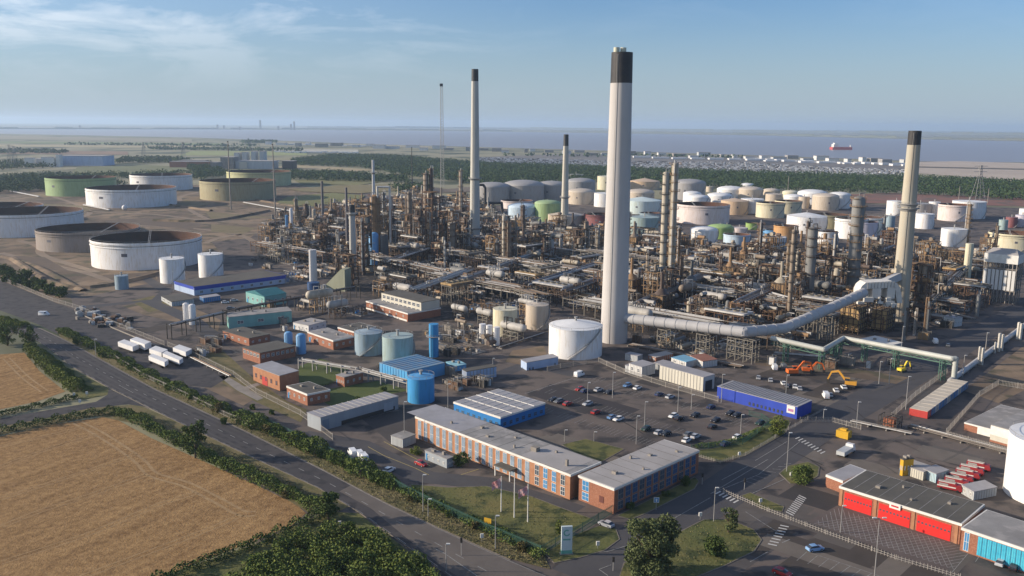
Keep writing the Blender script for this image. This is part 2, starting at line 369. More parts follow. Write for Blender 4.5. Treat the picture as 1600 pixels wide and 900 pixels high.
region('lorry_park', [(-100, 405), (0, 438), (82, 471), (131, 491), (200, 521), (250, 540), (290, 550), (365, 585), (330, 606), (270, 600), (180, 556), (130, 543), (60, 507), (0, 485), (-100, 466)], 0.050, m_road)
def mid(i, t): return U[i].lerp(Lw[i], t)
ln = MB()
def lane(t, dash, gap, w=0.16, i0=0, i1=N, z=0.078):
    d = 0; on = True; left = dash
    P = [mid(i, t) for i in range(i0, i1+1)]
    for a, b in zip(P[:-1], P[1:]):
        L_ = (b-a).length; s = 0; dr = (b-a).normalized(); n = Vector((-dr.y, dr.x, 0))*w/2
        while s < L_:
            e = min(L_, s+left)
            if on:
                p, q = a+dr*s, a+dr*e; ln.add([(p-n)+Vector((0, 0, z)), (p+n)+Vector((0, 0, z)), (q+n)+Vector((0, 0, z)), (q-n)+Vector((0, 0, z))], [(3, 2, 1, 0)])
            left -= e-s; s = e
            if left <= 1e-6: on = not on; left = dash if on else gap
lane(0.5, 3, 5, 0.22); lane(0.04, 40, 0.01, 0.15); lane(0.96, 4, 3, 0.15); 
for q in ([(186, 602), (208, 614)], [(60, 641), (20, 649)]): ribbon(ln, q, 0.2, 0.08)
kb = MB()
for E in (U, Lw):
    for i in range(3, N-3):
        if E is Lw and 6 <= i <= 11: continue
        a, b = E[i], E[i+1]; d = (b-a).normalized(); n = Vector((-d.y, d.x, 0))*.13; kb.prism([a+n, a-n, b-n, b+n], 0.0, .17)
struct(kb.build('kerb', m_kerb, smooth=False))
wl = MB()
for t in (.17, .38, .62, .83):
    for i in range(0, 27):
        a, b = mid(i, t), mid(i+1, t); d = (b-a).normalized(); n = Vector((-d.y, d.x, 0))*.5; z = Vector((0, 0, .0755)); wl.add([a-n+z, a+n+z, b+n+z, b-n+z], [(3, 2, 1, 0)])
struct(wl.build('wheel_paths', mat('polished_wheel_path', (0.050, 0.047, 0.048), 0.8, (0.082, 0.074, 0.071), 0.08), smooth=False))
# junction paint at the entrance
for q in ([(690, 862), (745, 900)], [(680, 858), (692, 864)], [(936, 890), (955, 883)], [(936, 890), (950, 900)], [(1045, 815), (1110, 778)], [(1110, 772), (1200, 718)], [(1128, 750), (1168, 729)], [(1160, 778), (1235, 745)],
          [(880, 868), (950, 862), (990, 850)], [(1110, 772), (1185, 742), (1250, 690)], [(1165, 800), (1215, 832)], [(1230, 690), (1180, 720)]): ribbon(ln, q, 0.22, 0.085)
for k in range(8): ribbon(ln, [(1162+k*9, 751-k*3.6), (1180+k*8, 757-k*4.6)], 0.2, 0.085)
zb = MB()
def zebra(a, b, n, across, w=0.55):
    A, B = G(*a), G(*b); d = (B-A); ac = G(*across)-A
    for k in range(n):
        p = A+d*(k/(n-1)); q = p+ac; dr = d.normalized()*w/2
        zb.add([p-dr+Vector((0, 0, .085)), p+dr+Vector((0, 0, .085)), q+dr+Vector((0, 0, .085)), q-dr+Vector((0, 0, .085))], [(0, 1, 2, 3)])
zebra((1118, 772), (1146, 786), 6, (1126, 768)); zebra((1063, 732), (1083, 722), 6, (1070, 736)); zebra((1228, 800), (1248, 774), 11, (1240, 806))
zebra((1200, 850), (1219, 821), 8, (1214, 853)); zebra((1243, 686), (1282, 709), 9, (1250, 683))
struct(zb.build('zebra_crossings', mat('crossing_paint', (0.62, 0.61, 0.57), 0.7, (0.4, 0.39, 0.36), 1.5), smooth=False))
# car park bays (main), entrance bays (bottom right)
for r0, r1, n in (((812, 616), (1085, 700), 44), ((850, 598), (1175, 690), 48), ((905, 592), (1190, 672), 40)):
    pass
cp = [((845, 612), (1100, 690), (12, -6)), ((900, 592), (1160, 668), (11, -5)), ((935, 588), (1175, 655), (-9, 5)), ((830, 640), (1060, 712), (14, -7))]
for a, b, off in cp:
    for k in range(0, 42):
        t = k/41; x = a[0]+(b[0]-a[0])*t; y = a[1]+(b[1]-a[1])*t
        if rng.random() < 0.2: continue
        ribbon(ln, [(x, y), (x+off[0], y+off[1])], 0.12, 0.03)
for k in range(7): ribbon(ln, [(1245+k*17, 876+k*5), (1261+k*17, 862+k*5.5)], 0.14, 0.03)
ribbon(ln, [(1261, 862), (1380, 902)], 0.14, 0.03)
ribbon(ln, [(1222, 848), (1234, 843)], 0.3, 0.03); ribbon(ln, [(1172, 878), (1200, 862)], 0.2, 0.03)
ribbon(ln, [(1524, 878), (1535, 862)], 0.14, 0.03); ribbon(ln, [(1488, 894), (1515, 862)], 0.14, 0.03)
ribbon(ln, [(820, 615), (893, 592)], 0.25, 0.03); ribbon(ln, [(893, 592), (935, 597)], 0.25, 0.03)
struct(ln.build('road_markings', m_line, smooth=False))
# crossed box markings before the fire station
bx = MB(); A0, B0, C0 = G(1272, 818), G(1490, 890), G(1306, 793); dA = B0-A0; dB = C0-A0
for k in range(26):
    t = k/25
    p = A0+dA*t; q = A0+dA*min(1, t+0.22)+dB*min(1, (1-t)/0.22 if t > .78 else 1)
    r = A0+dA*max(0, t-0.22)+dB*min(1, t/0.22 if t < .22 else 1)
    for e in (q, r):
        if (e-p).length < 1: continue
        dr = (e-p).normalized(); n = Vector((-dr.y, dr.x, 0))*0.07
        bx.add([p-n+Vector((0, 0, .03)), p+n+Vector((0, 0, .03)), e+n+Vector((0, 0, .03)), e-n+Vector((0, 0, .03))], [(0, 1, 2, 3)])
struct(bx.build('box_markings', m_line, smooth=False))
# yellow lines on the office road
yl = MB()
for q in ([(540, 660), (625, 635)], [(575, 698), (600, 712), (650, 732), (670, 742)], [(720, 742), (748, 733)], [(600, 690), (640, 712), (672, 728)]): ribbon(yl, q, 0.2, 0.03)
struct(yl.build('yellow_markings', m_yel, smooth=False))
# grass areas with kerbs
GR = {'verge': [(85, 512), (140, 545), (230, 585), (330, 632), (420, 672), (540, 728), (650, 775), (780, 838), (850, 868), (860, 890), (790, 872), (700, 832), (600, 785), (500, 732), (380, 672), (240, 607), (140, 552), (95, 528)],
      'office_lawn': [(640, 757), (700, 762), (760, 760), (830, 776), (880, 795), (928, 812), (880, 842), (848, 862), (800, 845), (700, 796), (650, 772)],
      'sign_lawn': [(852, 866), (880, 843), (935, 822), (962, 826), (968, 843), (945, 860), (905, 872), (866, 880)],
      'tree_lawn': [(1055, 835), (1100, 812), (1140, 812), (1178, 828), (1190, 844), (1178, 862), (1130, 885), (1080, 905), (960, 925), (975, 880), (1030, 850)],
      'office_side_grass': [(965, 806), (1085, 746), (1092, 752), (1085, 764), (1010, 802), (985, 812)],
      'car_park_verge': [(1078, 706), (1120, 700), (1165, 685), (1205, 655), (1235, 660), (1228, 676), (1165, 712), (1125, 722), (1085, 712)],
      'traffic_island': [(1218, 740), (1232, 728), (1262, 722), (1280, 730), (1278, 744), (1258, 756), (1235, 756)],
      'fire_station_verge': [(1158, 775), (1172, 770), (1225, 792), (1222, 800), (1190, 795)],
      'courtyard_grass': [(878, 695), (915, 686), (975, 702), (940, 722), (905, 712)]}
for k, p in GR.items():
    region(k, p, 0.11, m_grass if k != 'verge' else m_verge)
    if k != 'verge':
        kb = kerbline(MB(), p+[p[0]]); struct(kb.build('kerb', m_kerb, smooth=False))
region('verge_south', [(100, 570), (170, 607), (168, 617), (130, 625), (108, 612), (80, 575), (60, 548)], 0.07, m_grass)
region('verge_south', [(215, 632), (270, 656), (400, 718), (500, 764), (545, 792), (515, 806), (480, 800), (400, 752), (300, 706), (225, 665), (150, 650), (0, 680), (-80, 694), (-80, 684), (0, 667), (140, 638)], 0.062, m_verge)
region('rough_ground', [(560, 802), (640, 862), (720, 930), (200, 990), (240, 905), (400, 850), (480, 812), (520, 800)], 0.04, m_grass)
region('inner_lawn', [(462, 590), (468, 572), (500, 560), (545, 575), (535, 590), (500, 604), (475, 604)], 0.04, m_green)
region('inner_grass', [(500, 625), (500, 610), (560, 600), (590, 595), (640, 610), (560, 625), (520, 636)], 0.036, m_green)
region('rough_yard', [(300, 560), (345, 545), (395, 590), (450, 628), (480, 640), (470, 660), (400, 628), (330, 590)], 0.034, m_verge)
region('pale_track_ground', [(1505, 610), (1540, 585), (1600, 540), (1700, 500), (1700, 600), (1600, 610), (1560, 630)], 0.036, m_earth)
region('concrete_path', [(342, 588), (352, 586), (385, 606), (412, 622), (402, 626), (370, 610)], 0.05, m_conc)
region('concrete_path', [(378, 606), (402, 598), (408, 601), (384, 610)], 0.054, m_conc)
region('soil_patch', [(300, 585), (330, 580), (350, 600), (395, 625), (380, 634), (320, 606)], 0.046, m_earth)
region('forecourt', [(1262, 815), (1308, 790), (1502, 848), (1478, 897)], 0.024, mat('brown_block_paving', (0.135, 0.112, 0.10), 0.9, (0.10, 0.078, 0.068), 0.2))
region('yard_dirt', [(1180, 560), (1250, 568), (1330, 575), (1420, 590), (1400, 600), (1320, 588), (1230, 575), (1180, 570)], 0.036, m_earth)
region('dirt_patch', [(800, 548), (850, 540), (856, 560), (822, 572), (790, 565)], 0.036, m_earth)
# old yard patches and tyre-darkened strips
for i, q in enumerate(([(1080, 870), (1200, 800), (1260, 825), (1150, 900)], [(560, 650), (640, 640), (700, 660), (620, 700)], [(860, 600), (1000, 640), (960, 660), (830, 618)])):
    region('yard_patch', q, 0.018+0.0, mat('asphalt_patch_%d' % i, (0.095-0.02*i, 0.085-0.018*i, 0.08-0.015*i), 0.9))
m_rd3 = mat('site_road_asphalt', (0.06, 0.058, 0.062), 0.85, (0.085, 0.08, 0.08), 0.1)
sr = MB(); ribbon(sr, smooth_px([(905, 905), (960, 868), (1040, 822), (1120, 775), (1200, 718), (1290, 662), (1400, 600), (1500, 540), (1600, 480)]), 15, 0.024)
struct(sr.build('site_road', m_rd3, smooth=False))
sr = MB(); ribbon(sr, [(130, 480), (230, 470), (300, 500), (350, 540)], 9, 0.04); ribbon(sr, [(220, 430), (260, 455), (240, 475)], 7, 0.042); ribbon(sr, [(745, 600), (820, 570), (900, 585)], 8, 0.02); ribbon(sr, [(470, 680), (560, 695), (660, 745), (760, 755), (900, 800)], 9, 0.022)
struct(sr.build('site_track', m_rd3, smooth=False))
# ------------------------------------------------------------------ storage tanks and chimneys
m_rail = mat('galvanised_rail', (0.35, 0.34, 0.32), 0.6)
m_dark = mat('dark_steel', (0.05, 0.045, 0.04), 0.7)
m_black = mat('black_paint', (0.022, 0.022, 0.025), 0.6, (0.05, 0.045, 0.04), 0.3)
m_rustin = mat('rusty_inner_wall', (0.055, 0.045, 0.04), 0.9, (0.14, 0.06, 0.032), 0.05)
m_deck = mat('floating_roof_deck', (0.06, 0.055, 0.05), 0.8, (0.04, 0.036, 0.033), 0.1)
CN = {'white': (0.80, 0.79, 0.77), 'cream': (0.66, 0.61, 0.44), 'beige': (0.55, 0.47, 0.37), 'pink': (0.68, 0.60, 0.57), 'grey': (0.33, 0.32, 0.31), 'green': (0.30, 0.42, 0.20),
      'lime': (0.30, 0.45, 0.14), 'cyan': (0.60, 0.70, 0.68), 'teal': (0.32, 0.42, 0.41), 'orange': (0.52, 0.30, 0.13), 'peach': (0.60, 0.44, 0.29), 'blue': (0.16, 0.38, 0.66),
      'olive': (0.36, 0.32, 0.19), 'yellowgreen': (0.5, 0.5, 0.27), 'red': (0.45, 0.12, 0.08), 'maroon': (0.24, 0.09, 0.09), 'lilac': (0.56, 0.54, 0.62), 'brown': (0.29, 0.25, 0.22), 'paleblue': (0.48, 0.6, 0.7), 'bluegrey': (0.27, 0.36, 0.42), 'sky': (0.05, 0.30, 0.60)}
CW = {'yellowgreen': 'yellow-green', 'paleblue': 'pale blue', 'bluegrey': 'blue-grey', 'sky': 'bright blue'}
def tank(xl, xr, yr, yb, colour, roof='open', label=None, grp='storage tanks', name='storage_tank', stair=True, sx=1):
    """xl..xr sides, yr front of the rim, yb front of the base, in photo pixels"""
    xc = (xl+xr)/2; P = G(xc, yb); dirv = Vector((P.x, P.y, 0)).normalized()
    R = 5.0
    for _ in range(6):
        C = P+dirv*R; R = (xr-xl)/2*ppm(C)*1.0
    C = P+dirv*R; H = max(2.5, hz(xc, yr, P))
    c = CN[colour]; cw = CW.get(colour, colour)
    size = 'huge' if R > 28 else 'large' if R > 17 else 'medium' if R > 8 else 'small'
    shape = 'open-topped floating-roof' if roof == 'open' else 'dome-roofed' if roof == 'dome' else 'cone-roofed' if roof == 'cone' else 'flat-topped'
    lab = label or '%s %s %s tank %s' % (size, cw, shape, rel(xc, yb))
    r = T(name, lab, 'tank', (C.x, C.y, 0), grp)
    m = mat('tank_'+colour, c, 0.55, tuple(x*.87 for x in c), 0.22, streak=True, c3=(c[0]*.84, c[1]*.80, c[2]*.74), scale3=0.9, contrast=1.2)
    seg = 56 if R > 8 else 28
    s = MB()
    if roof == 'open':
        s.lathe((C.x, C.y, 0), [(R, 0), (R, H), (R-0.15, H), (R-0.15, 0.02)], seg, cap=False)
        s.build('shell', m, r)
        MB().lathe((C.x, C.y, 0), [(R-0.17, H*0.55), (R-0.17, H-0.05)], seg, cap=False).build('inner_wall', m_rustin, r)
        d = MB().lathe((C.x, C.y, 0), [(0.1, H*0.6+0.25), (R-0.3, H*0.6), (R-0.3, H*0.6-0.3), (0.1, H*0.6-0.3)], seg, cap=False)
        d.build('floating_roof', m_deck, r)
        # rolling ladder from the rim on to the floating roof
        lad = MB(); a0 = R_(100+random.uniform(-30, 30)); p0 = Vector((C.x+R*math.cos(a0), C.y+R*math.sin(a0), H+0.4)); p1 = Vector((C.x+R*0.35*math.cos(a0), C.y+R*0.35*math.sin(a0), H*0.6+0.4))
        dd = (p1-p0); sd_ = Vector((-dd.y, dd.x, 0)).normalized()*0.5
        for q in (-1, 1): lad.bar(p0+sd_*q, p1+sd_*q, 0.3)
        for k in range(9): lad.bar(p0.lerp(p1, k/8)-sd_, p0.lerp(p1, k/8)+sd_, 0.15)
        if R > 7: lad.build('rolling_ladder', m_rail, r)
        wg = MB()
        for hh in (0.8, 0.93) if R > 14 else (0.95,): wg.lathe((C.x, C.y, 0), [(R+0.02, H*hh), (R+0.55, H*hh), (R+0.55, H*hh+0.12), (R+0.02, H*hh+0.12)], seg, cap=False)
        wg.build('wind_girder', m, r)
        if R > 14: MB().lathe((C.x, C.y, 0), [(R+0.03, H*.86), (R+0.06, H*.86), (R+0.06, H*.86+.35), (R+0.03, H*.86+.35)], seg, cap=False).build('rim_band', m_deck, r)
    else:
        s.lathe((C.x, C.y, 0), [(R, 0), (R, H)], seg); s.build('shell', m, r)
        rm = paint('tankroof_'+colour, tuple(min(0.8, x*0.95+0.05) for x in c), 0.6, 0.85)
        if roof == 'dome':
            k = 0.24*R; prof = [(R+0.1, H-0.1), (R+0.1, H+0.05)]+[(R*math.cos(t), H+0.05+k*math.sin(t)) for t in (0.25, 0.5, 0.8, 1.1, 1.4)]+[(0.05, H+0.05+k)]
        elif roof == 'cone': prof = [(R+0.1, H-0.1), (R+0.1, H+0.05), (R*0.1, H+0.17*R), (0.05, H+0.17*R)]
        else: prof = [(R+0.1, H-0.1), (R+0.1, H+0.1), (0.05, H+0.1)]
        MB().lathe((C.x, C.y, 0), prof, seg, cap=False).build('roof', rm, r)
        if R > 3:
            v = MB(); v.lathe((C.x, C.y, H+0.1), [(0.5, 0), (0.5, 0.2*R+0.9), (0.8, 0.2*R+0.9), (0.8, 0.2*R+1.3)], 8)
            v.build('roof_vent', m_rail, r)
    # handrail
    hr = MB(); n = max(12, int(R*1.2))
    for k in range(n):
        t = 2*math.pi*k/n; hr.bar((C.x+R*math.cos(t), C.y+R*math.sin(t), H), (C.x+R*math.cos(t), C.y+R*math.sin(t), H+1.1), 0.07)
    hr.lathe((C.x, C.y, 0), [(R-0.04, H+1.05), (R+0.04, H+1.05), (R+0.04, H+1.14), (R-0.04, H+1.14)], seg, cap=False)
    if P.length < 900: hr.build('handrail', m_rail, r)
    if stair and 5 < R < 26:
        st = MB(); n = int(H*1.6)+2; a0 = random.uniform(-2.1, -0.9) if sx > 0 else -2.0; span = 1.25*H/R; v0 = None
        for k in range(n+1):
            t = a0+span*k/n; z = H*k/n; p = Vector((C.x+(R+0.1)*math.cos(t), C.y+(R+0.1)*math.sin(t), z)); q = Vector((C.x+(R+.8)*math.cos(t), C.y+(R+.8)*math.sin(t), z))
            if k: st.add([v0[0], v0[1], q, p, v0[0]+Vector((0, 0, -.25)), v0[1]+Vector((0, 0, -.25)), q+Vector((0, 0, -.25)), p+Vector((0, 0, -.25))], [(0, 1, 2, 3), (7, 6, 5, 4), (1, 5, 6, 2), (0, 3, 7, 4)]); st.bar(v0[1]+Vector((0, 0, 1)), q+Vector((0, 0, 1)), 0.1); st.bar(q, q+Vector((0, 0, 1)), 0.06)
            v0 = (p, q)
        st.build('spiral_stair', m_rail, r)
    if R > 14:
        pl = MB(); t = -math.pi/2-0.35+random.uniform(-.2, .3); w = 0.055
        for z0_, z1_ in ((H*.5, H*.62),):
            A = [(C.x+(R+0.04)*math.cos(t+k*w), C.y+(R+0.04)*math.sin(t+k*w)) for k in range(3)]
            for a, b in zip(A[:-1], A[1:]): pl.add([(*a, z0_), (*b, z0_), (*b, z1_), (*a, z1_)], [(0, 1, 2, 3)])
        pl.build('number_plate', mat('tank_plate', (0.12, 0.12, 0.14), 0.6), r)
    return r
TK = [
 (78, 179, 279.5, 307, 'green', 'open', 'pale green open-topped tank, farthest left of the far tank field'),
 (207.5, 299, 275, 298, 'white', 'open', 'white open-topped tank behind the white tank with shadow-striped rim'),
 (142, 273, 297, 325, 'white', 'open', 'wide white open-topped tank right of and before the pale green tank'),
 (357, 454, 270, 292, 'yellowgreen', 'open', 'yellow-green open-topped tank in front of the grey power plant'),
 (316, 430, 285, 314, 'olive', 'open', 'olive brown open-topped tank in front of the yellow-green tank'),
 (-66, 62, 326, 350, 'white', 'open', 'white tank cut by the left picture edge behind a wider tank'),
 (-30, 125, 336, 371, 'white', 'open', 'very wide white tank left of the brown tank'),
 (67, 215, 364, 394, 'brown', 'open', 'brown-grey open-topped tank between two huge white tanks'),
 (152, 313, 380, 422, 'white', 'open', 'nearest huge white open-topped tank with rusty inside'),
 (252, 289, 406, 443.5, 'white', 'flat', 'slim white tank directly behind the end of the blue-banded shed'),
 (312, 349, 399, 435, 'white', 'flat', 'slim white tank behind the middle of the blue-banded shed'),
 (181, 201, 432, 453, 'bluegrey', 'flat', 'small blue-grey silo tank standing alone on earth'),
 (742, 797, 293, 317, 'grey', 'dome', None), (838, 886, 290, 313, 'grey', 'dome', None), (786, 850, 291, 316, 'grey', 'dome', None), (884, 930, 285, 306, 'grey', 'dome', None),
 (887, 929, 301, 320, 'beige', 'dome', None), (933, 962, 276, 297, 'cream', 'flat', None), (928, 963, 303, 324, 'white', 'flat', None), (888, 912, 273, 280, 'grey', 'flat', None),
 (783, 832, 315, 327, 'pink', 'open', None), (793, 840, 325, 348, 'paleblue', 'dome', None), (835, 876, 319, 349, 'green', 'dome', None), (856, 912, 338, 353, 'beige', 'cone', None),
 (912, 965, 337, 355, 'maroon', 'open', None), (984, 1030, 284, 297, 'peach', 'cone', None), (979, 989, 276, 281, 'white', 'dome', None), (978, 1022, 302, 314, 'beige', 'dome', None),
 (974, 1032, 315, 335, 'cyan', 'cone', None), (999, 1033, 334, 352, 'bluegrey', 'open', None), (984, 1028, 341, 373, 'teal', 'flat', None),
 (1052, 1101, 287, 313, 'grey', 'dome', None), (1067, 1095, 303, 317, 'white', 'dome', None), (1074, 1106, 309, 320, 'white', 'dome', None),
 (1056, 1138, 322, 351, 'pink', 'open', 'wide pink-white open-topped tank right of the twin rusty columns'), (1103, 1114, 292, 300, 'beige', 'flat', None), (1120, 1162, 297, 310, 'white', 'dome', None),
 (1104, 1143, 307, 318, 'white', 'dome', None), (1126, 1168, 315, 336, 'peach', 'cone', 'peach orange cone-roofed tank behind the wide pink-white tank'),
 (1157, 1178, 289, 296, 'white', 'dome', None), (1154, 1191, 297, 312, 'beige', 'dome', None), (1157, 1192, 312, 334, 'white', 'flat', None),
 (1078, 1120, 361, 386, 'white', 'dome', None), (1105, 1145, 357, 374, 'lime', 'dome', None), (1143, 1167, 357, 364, 'pink', 'flat', None), (1129.5, 1170, 368, 397, 'paleblue', 'open', None), (1165, 1182, 349, 359, 'lime', 'open', None),
 (1192, 1217, 298, 310, 'beige', 'dome', None), (1196, 1222, 304, 315, 'beige', 'flat', None), (1222, 1247, 301, 313, 'cream', 'dome', None), (1224, 1254, 308, 325, 'white', 'dome', None),
 (1246, 1291, 303, 320, 'white', 'dome', None), (1210, 1251, 315, 336, 'cream', 'open', None), (1181, 1224, 318, 341, 'cream', 'open', None), (1247, 1264, 308, 326, 'beige', 'flat', None),
 (1269, 1309, 308, 329, 'beige', 'dome', None), (1294, 1327, 305, 326, 'white', 'dome', None), (1270, 1323, 337, 358, 'olive', 'open', None), (1229, 1289, 340, 366, 'white', 'cone', None),
 (1304, 1352, 343, 374, 'white', 'open', None), (1330, 1376, 341, 368, 'white', 'open', None), (1325, 1368, 348, 376, 'lilac', 'open', None), (1208, 1245, 354, 383, 'orange', 'open', 'orange open-topped tank among the white tanks'),
 (1190, 1220, 360, 372, 'blue', 'open', None), (1189, 1226, 372, 394, 'white', 'flat', None), (1275, 1307, 363, 388, 'white', 'open', None),
 (1385, 1413, 315, 337, 'white', 'flat', None), (1421, 1452, 319, 341, 'grey', 'flat', None), (1450, 1467, 316, 340, 'white', 'flat', None), (1430, 1457, 335, 358, 'white', 'flat', None),
 (1488, 1536, 316, 342, 'white', 'flat', None), (1466, 1514, 321, 346, 'pink', 'open', None), (1470, 1507, 359, 386, 'white', 'flat', None), (1546, 1618, 367, 394, 'cream', 'open', None),
 (1560, 1573, 344, 362, 'teal', 'flat', None), (1571, 1588, 340, 356, 'maroon', 'flat', None), (1586, 1606, 337, 355, 'lilac', 'flat', None), (1593, 1612, 327, 337, 'white', 'flat', None),
 (1382, 1396, 338, 370, 'bluegrey', 'flat', None), (1130, 1142, 352, 357, 'lime', 'flat', None),
 (857, 940, 517, 563, 'white', 'cone', 'white conical-roofed tank by the foot of the tall main chimney'),
 (770, 808, 486, 527, 'cream', 'flat', 'stained yellowish silo tank beside three white cylinders'),
 (821, 857, 479, 516, 'beige', 'cone', 'beige cone-roofed tank with diagonal stair left of the tall main chimney'),
 (555, 598, 523, 557, 'bluegrey', 'cone', 'dull blue-grey tank with weathered cone roof behind the lawn'),
 (598, 646, 530, 572, 'teal', 'flat', 'pale teal tank with sooty top behind the blue process building'),
 (637, 679, 594, 632, 'sky', 'cone', 'bright blue tank with white roof rails behind the office block'),
 (1573, 1712, 702, 800, 'white', 'flat', 'white tank cut by the right edge near the fire station'),
 (685, 716, 329, 339, 'red', 'open', 'low rusty red open tank left of the left pale chimney'),
]
for t in TK:
    n = {'slim': 'storage_tank'}.get('', 'storage_tank')
    tank(*t[:6], label=t[6])

def upright(xc, w, yt, yb, colour, label, name='vertical_vessel', cat='vessel', taper=0.0, cap='dome', rings=0, grp=None, extra=None, rust=None):
    """free-standing cylinder: centre x at base, width, top and base rows"""
    P = G(xc, yb); R = w/2*ppm(P); H = hz(xc, yt, P)
    r = T(name, label, cat, (P.x, P.y, 0), grp); c = CN.get(colour, colour) if isinstance(colour, str) else colour
    key = 'vessel_%s' % (colour if isinstance(colour, str) else '%.2f_%.2f_%.2f' % colour)
    m = paint(key, c, 0.5, 0.75, rust)
    rt = R*(1-taper)
    if cap == 'dome': prof = [(R, 0), (rt, H-R*0.5), (rt*0.8, H-R*0.15), (rt*0.45, H), (0.05, H+R*0.05)]
    elif cap == 'cone': prof = [(R, 0), (rt, H-R*0.8), (rt*0.15, H)]
    else: prof = [(R, 0), (rt, H), (0.05, H)]
    MB().lathe((P.x, P.y, 0), prof, 24).build('shell', m, r)
    for k in range(rings):
        z = H*(k+1)/(rings+0.6); rr = R+(rt-R)*z/H
        q = MB().lathe((P.x, P.y, 0), [(rr+0.02, z), (rr+1.3, z), (rr+1.3, z+0.15), (rr+0.02, z+0.15)], 16, cap=False)
        for j in range(10):
            t = j*0.628; q.bar((P.x+(rr+1.2)*math.cos(t), P.y+(rr+1.2)*math.sin(t), z), (P.x+(rr+1.2)*math.cos(t), P.y+(rr+1.2)*math.sin(t), z+1.1), 0.08)
        q.lathe((P.x, P.y, 0), [(rr+1.15, z+1.05), (rr+1.25, z+1.05), (rr+1.25, z+1.15)], 16, cap=False)
        q.build('platform', m_rail, r)
    lad = MB(); 
    for q in (-0.25, 0.25): lad.bar((P.x+q-R*.5, P.y-R*.9, 0), (P.x+q-rt*.5, P.y-rt*.9, H), 0.08)
    for k in range(int(H/2)): lad.bar((P.x-.25-R*.5, P.y-R*.91, 2*k+1), (P.x+.25-R*.5, P.y-R*.91, 2*k+1), 0.08)
    lad.build('ladder', m_rail, r)
    return r, P, R, rt, H

def chimney(xb, yb, wb, wt, yt, colour, ycap, label, rings=(), capc='black', flues=0, seams=0, rust=None):
    P = G(xb, yb); H = hz(xb, yt, P); hcap = hz(xb, ycap, P); D = Vector((P.x, P.y, 0)).length
    Rb = wb/2*ppm(P); Rt = wt/2*ppm((P.x, P.y, H))
    r = T('chimney', label, 'chimney', (P.x, P.y, 0), 'refinery chimneys')
    m = mat('chimney_'+label[:12], colour, 0.8, rust or tuple(x*0.88 for x in colour), 0.06, streak=True, c3=tuple(x*0.9 for x in colour), scale3=0.5)
    rr = lambda z: Rb+(Rt-Rb)*min(1, z/H)
    prof = [(Rb, 0)]
    if seams:
        for k in range(1, seams):
            z = hcap*k/seams; prof += [(rr(z), z-0.1), (rr(z)+0.06, z-0.1), (rr(z)+0.06, z+0.1), (rr(z), z+0.1)]
    prof += [(rr(hcap), hcap)]
    MB().lathe((P.x, P.y, 0), prof, 48).build('shaft', m, r)
    if capc: MB().lathe((P.x, P.y, 0), [(rr(hcap)+0.03, hcap+0.02), (Rt+0.03, H), (Rt-0.5, H), (Rt-0.5, H-3)], 48, cap=False).build('black_top', m_black, r)
    for z_px in rings:
        z = hz(xb, z_px, P); q = MB(); R = rr(z)
        q.lathe((P.x, P.y, 0), [(R+.02, z), (R+1.8, z), (R+1.8, z+.3), (R+.02, z+.3)], 24, cap=False)
        q.lathe((P.x, P.y, 0), [(R+.02, z-1.5), (R+1.0, z-.01)], 24, cap=False)
        for j in range(14):
            t = j*math.pi/7; q.bar((P.x+(R+1.7)*math.cos(t), P.y+(R+1.7)*math.sin(t), z), (P.x+(R+1.7)*math.cos(t), P.y+(R+1.7)*math.sin(t), z+1.3), 0.1)
        q.lathe((P.x, P.y, 0), [(R+1.65, z+1.2), (R+1.75, z+1.2), (R+1.75, z+1.35)], 24, cap=False)
        q.build('platform', m_rail, r)
    lad = MB(); t = -math.pi/2-0.5
    for q in (-.3, .3):
        lad.bar((P.x+(Rb+.25)*math.cos(t)+q, P.y+(Rb+.25)*math.sin(t), 0), (P.x+(Rt+.25)*math.cos(t)+q, P.y+(Rt+.25)*math.sin(t), H-1), 0.1)
    lad.build('ladder', m_rail, r)
    for k in range(flues):
        cx = P.x+(-2.6+k*3.1 if flues > 1 else 0); MB().lathe((cx, P.y-0.8+k*1.0, H-2.5), [(1.35, 0), (1.35, 4.6), (1.1, 4.6), (1.1, 1)], 20, cap=False).build('flue', paint('flue_steel', (0.62, 0.6, 0.45), 0.4), r)
    return r, P, H
chim, PM, HM = chimney(959, 533, 42, 33, 82, (0.50, 0.475, 0.45), 130, 'tall grey concrete main chimney with black top and two steel flues', seams=14, flues=2)
chimney(742, 380, 16.5, 10.5, 108, (0.50, 0.49, 0.44), 127, 'slim pale chimney with black tip standing left of the tall main chimney', rings=(279, 356), seams=3)
chimney(882, 352, 12.5, 7.5, 210, (0.52, 0.49, 0.41), 228, 'small pale chimney with black tip between two taller chimneys', rings=(308,))
chimney(1404, 500, 27, 19, 204, (0.45, 0.42, 0.34), 226, 'rust-stained pale chimney with ring platform on the right', rings=(318, 325), rust=(0.38, 0.30, 0.20), seams=5)
chimney(552, 415, 11, 9, 320, (0.50, 0.49, 0.45), 332, 'short grey-white stack with black top at the left of the plant', rings=(334,))
chimney(490, 446, 12.5, 11.5, 388, (0.58, 0.58, 0.58), 390, 'short white stack on a dark blue base', capc=None)
upright(490, 19, 441, 452, (0.035, 0.09, 0.22), 'dark blue round plinth casing at foot of short white stack', 'stack_base', 'plant base', cap='flat')
chimney(584.5, 340, 5, 4, 248, (0.6, 0.6, 0.6), 250, 'thin white vent stack rising behind the orange rusty tower', capc=None, rings=(270,))
chimney(505, 352, 4.5, 3.4, 281, (0.16, 0.15, 0.15), 283, 'thin dark stack left of the short black-topped stack', capc=None)
chimney(543.5, 398, 5.2, 3.2, 291, (0.15, 0.14, 0.15), 293, 'thin dark lattice-like stack beside the short black-topped stack', capc=None)
upright(584.5, 15, 363, 413, 'blue', 'tall blue vessel with domed top below the orange rusty tower', cap='dome')
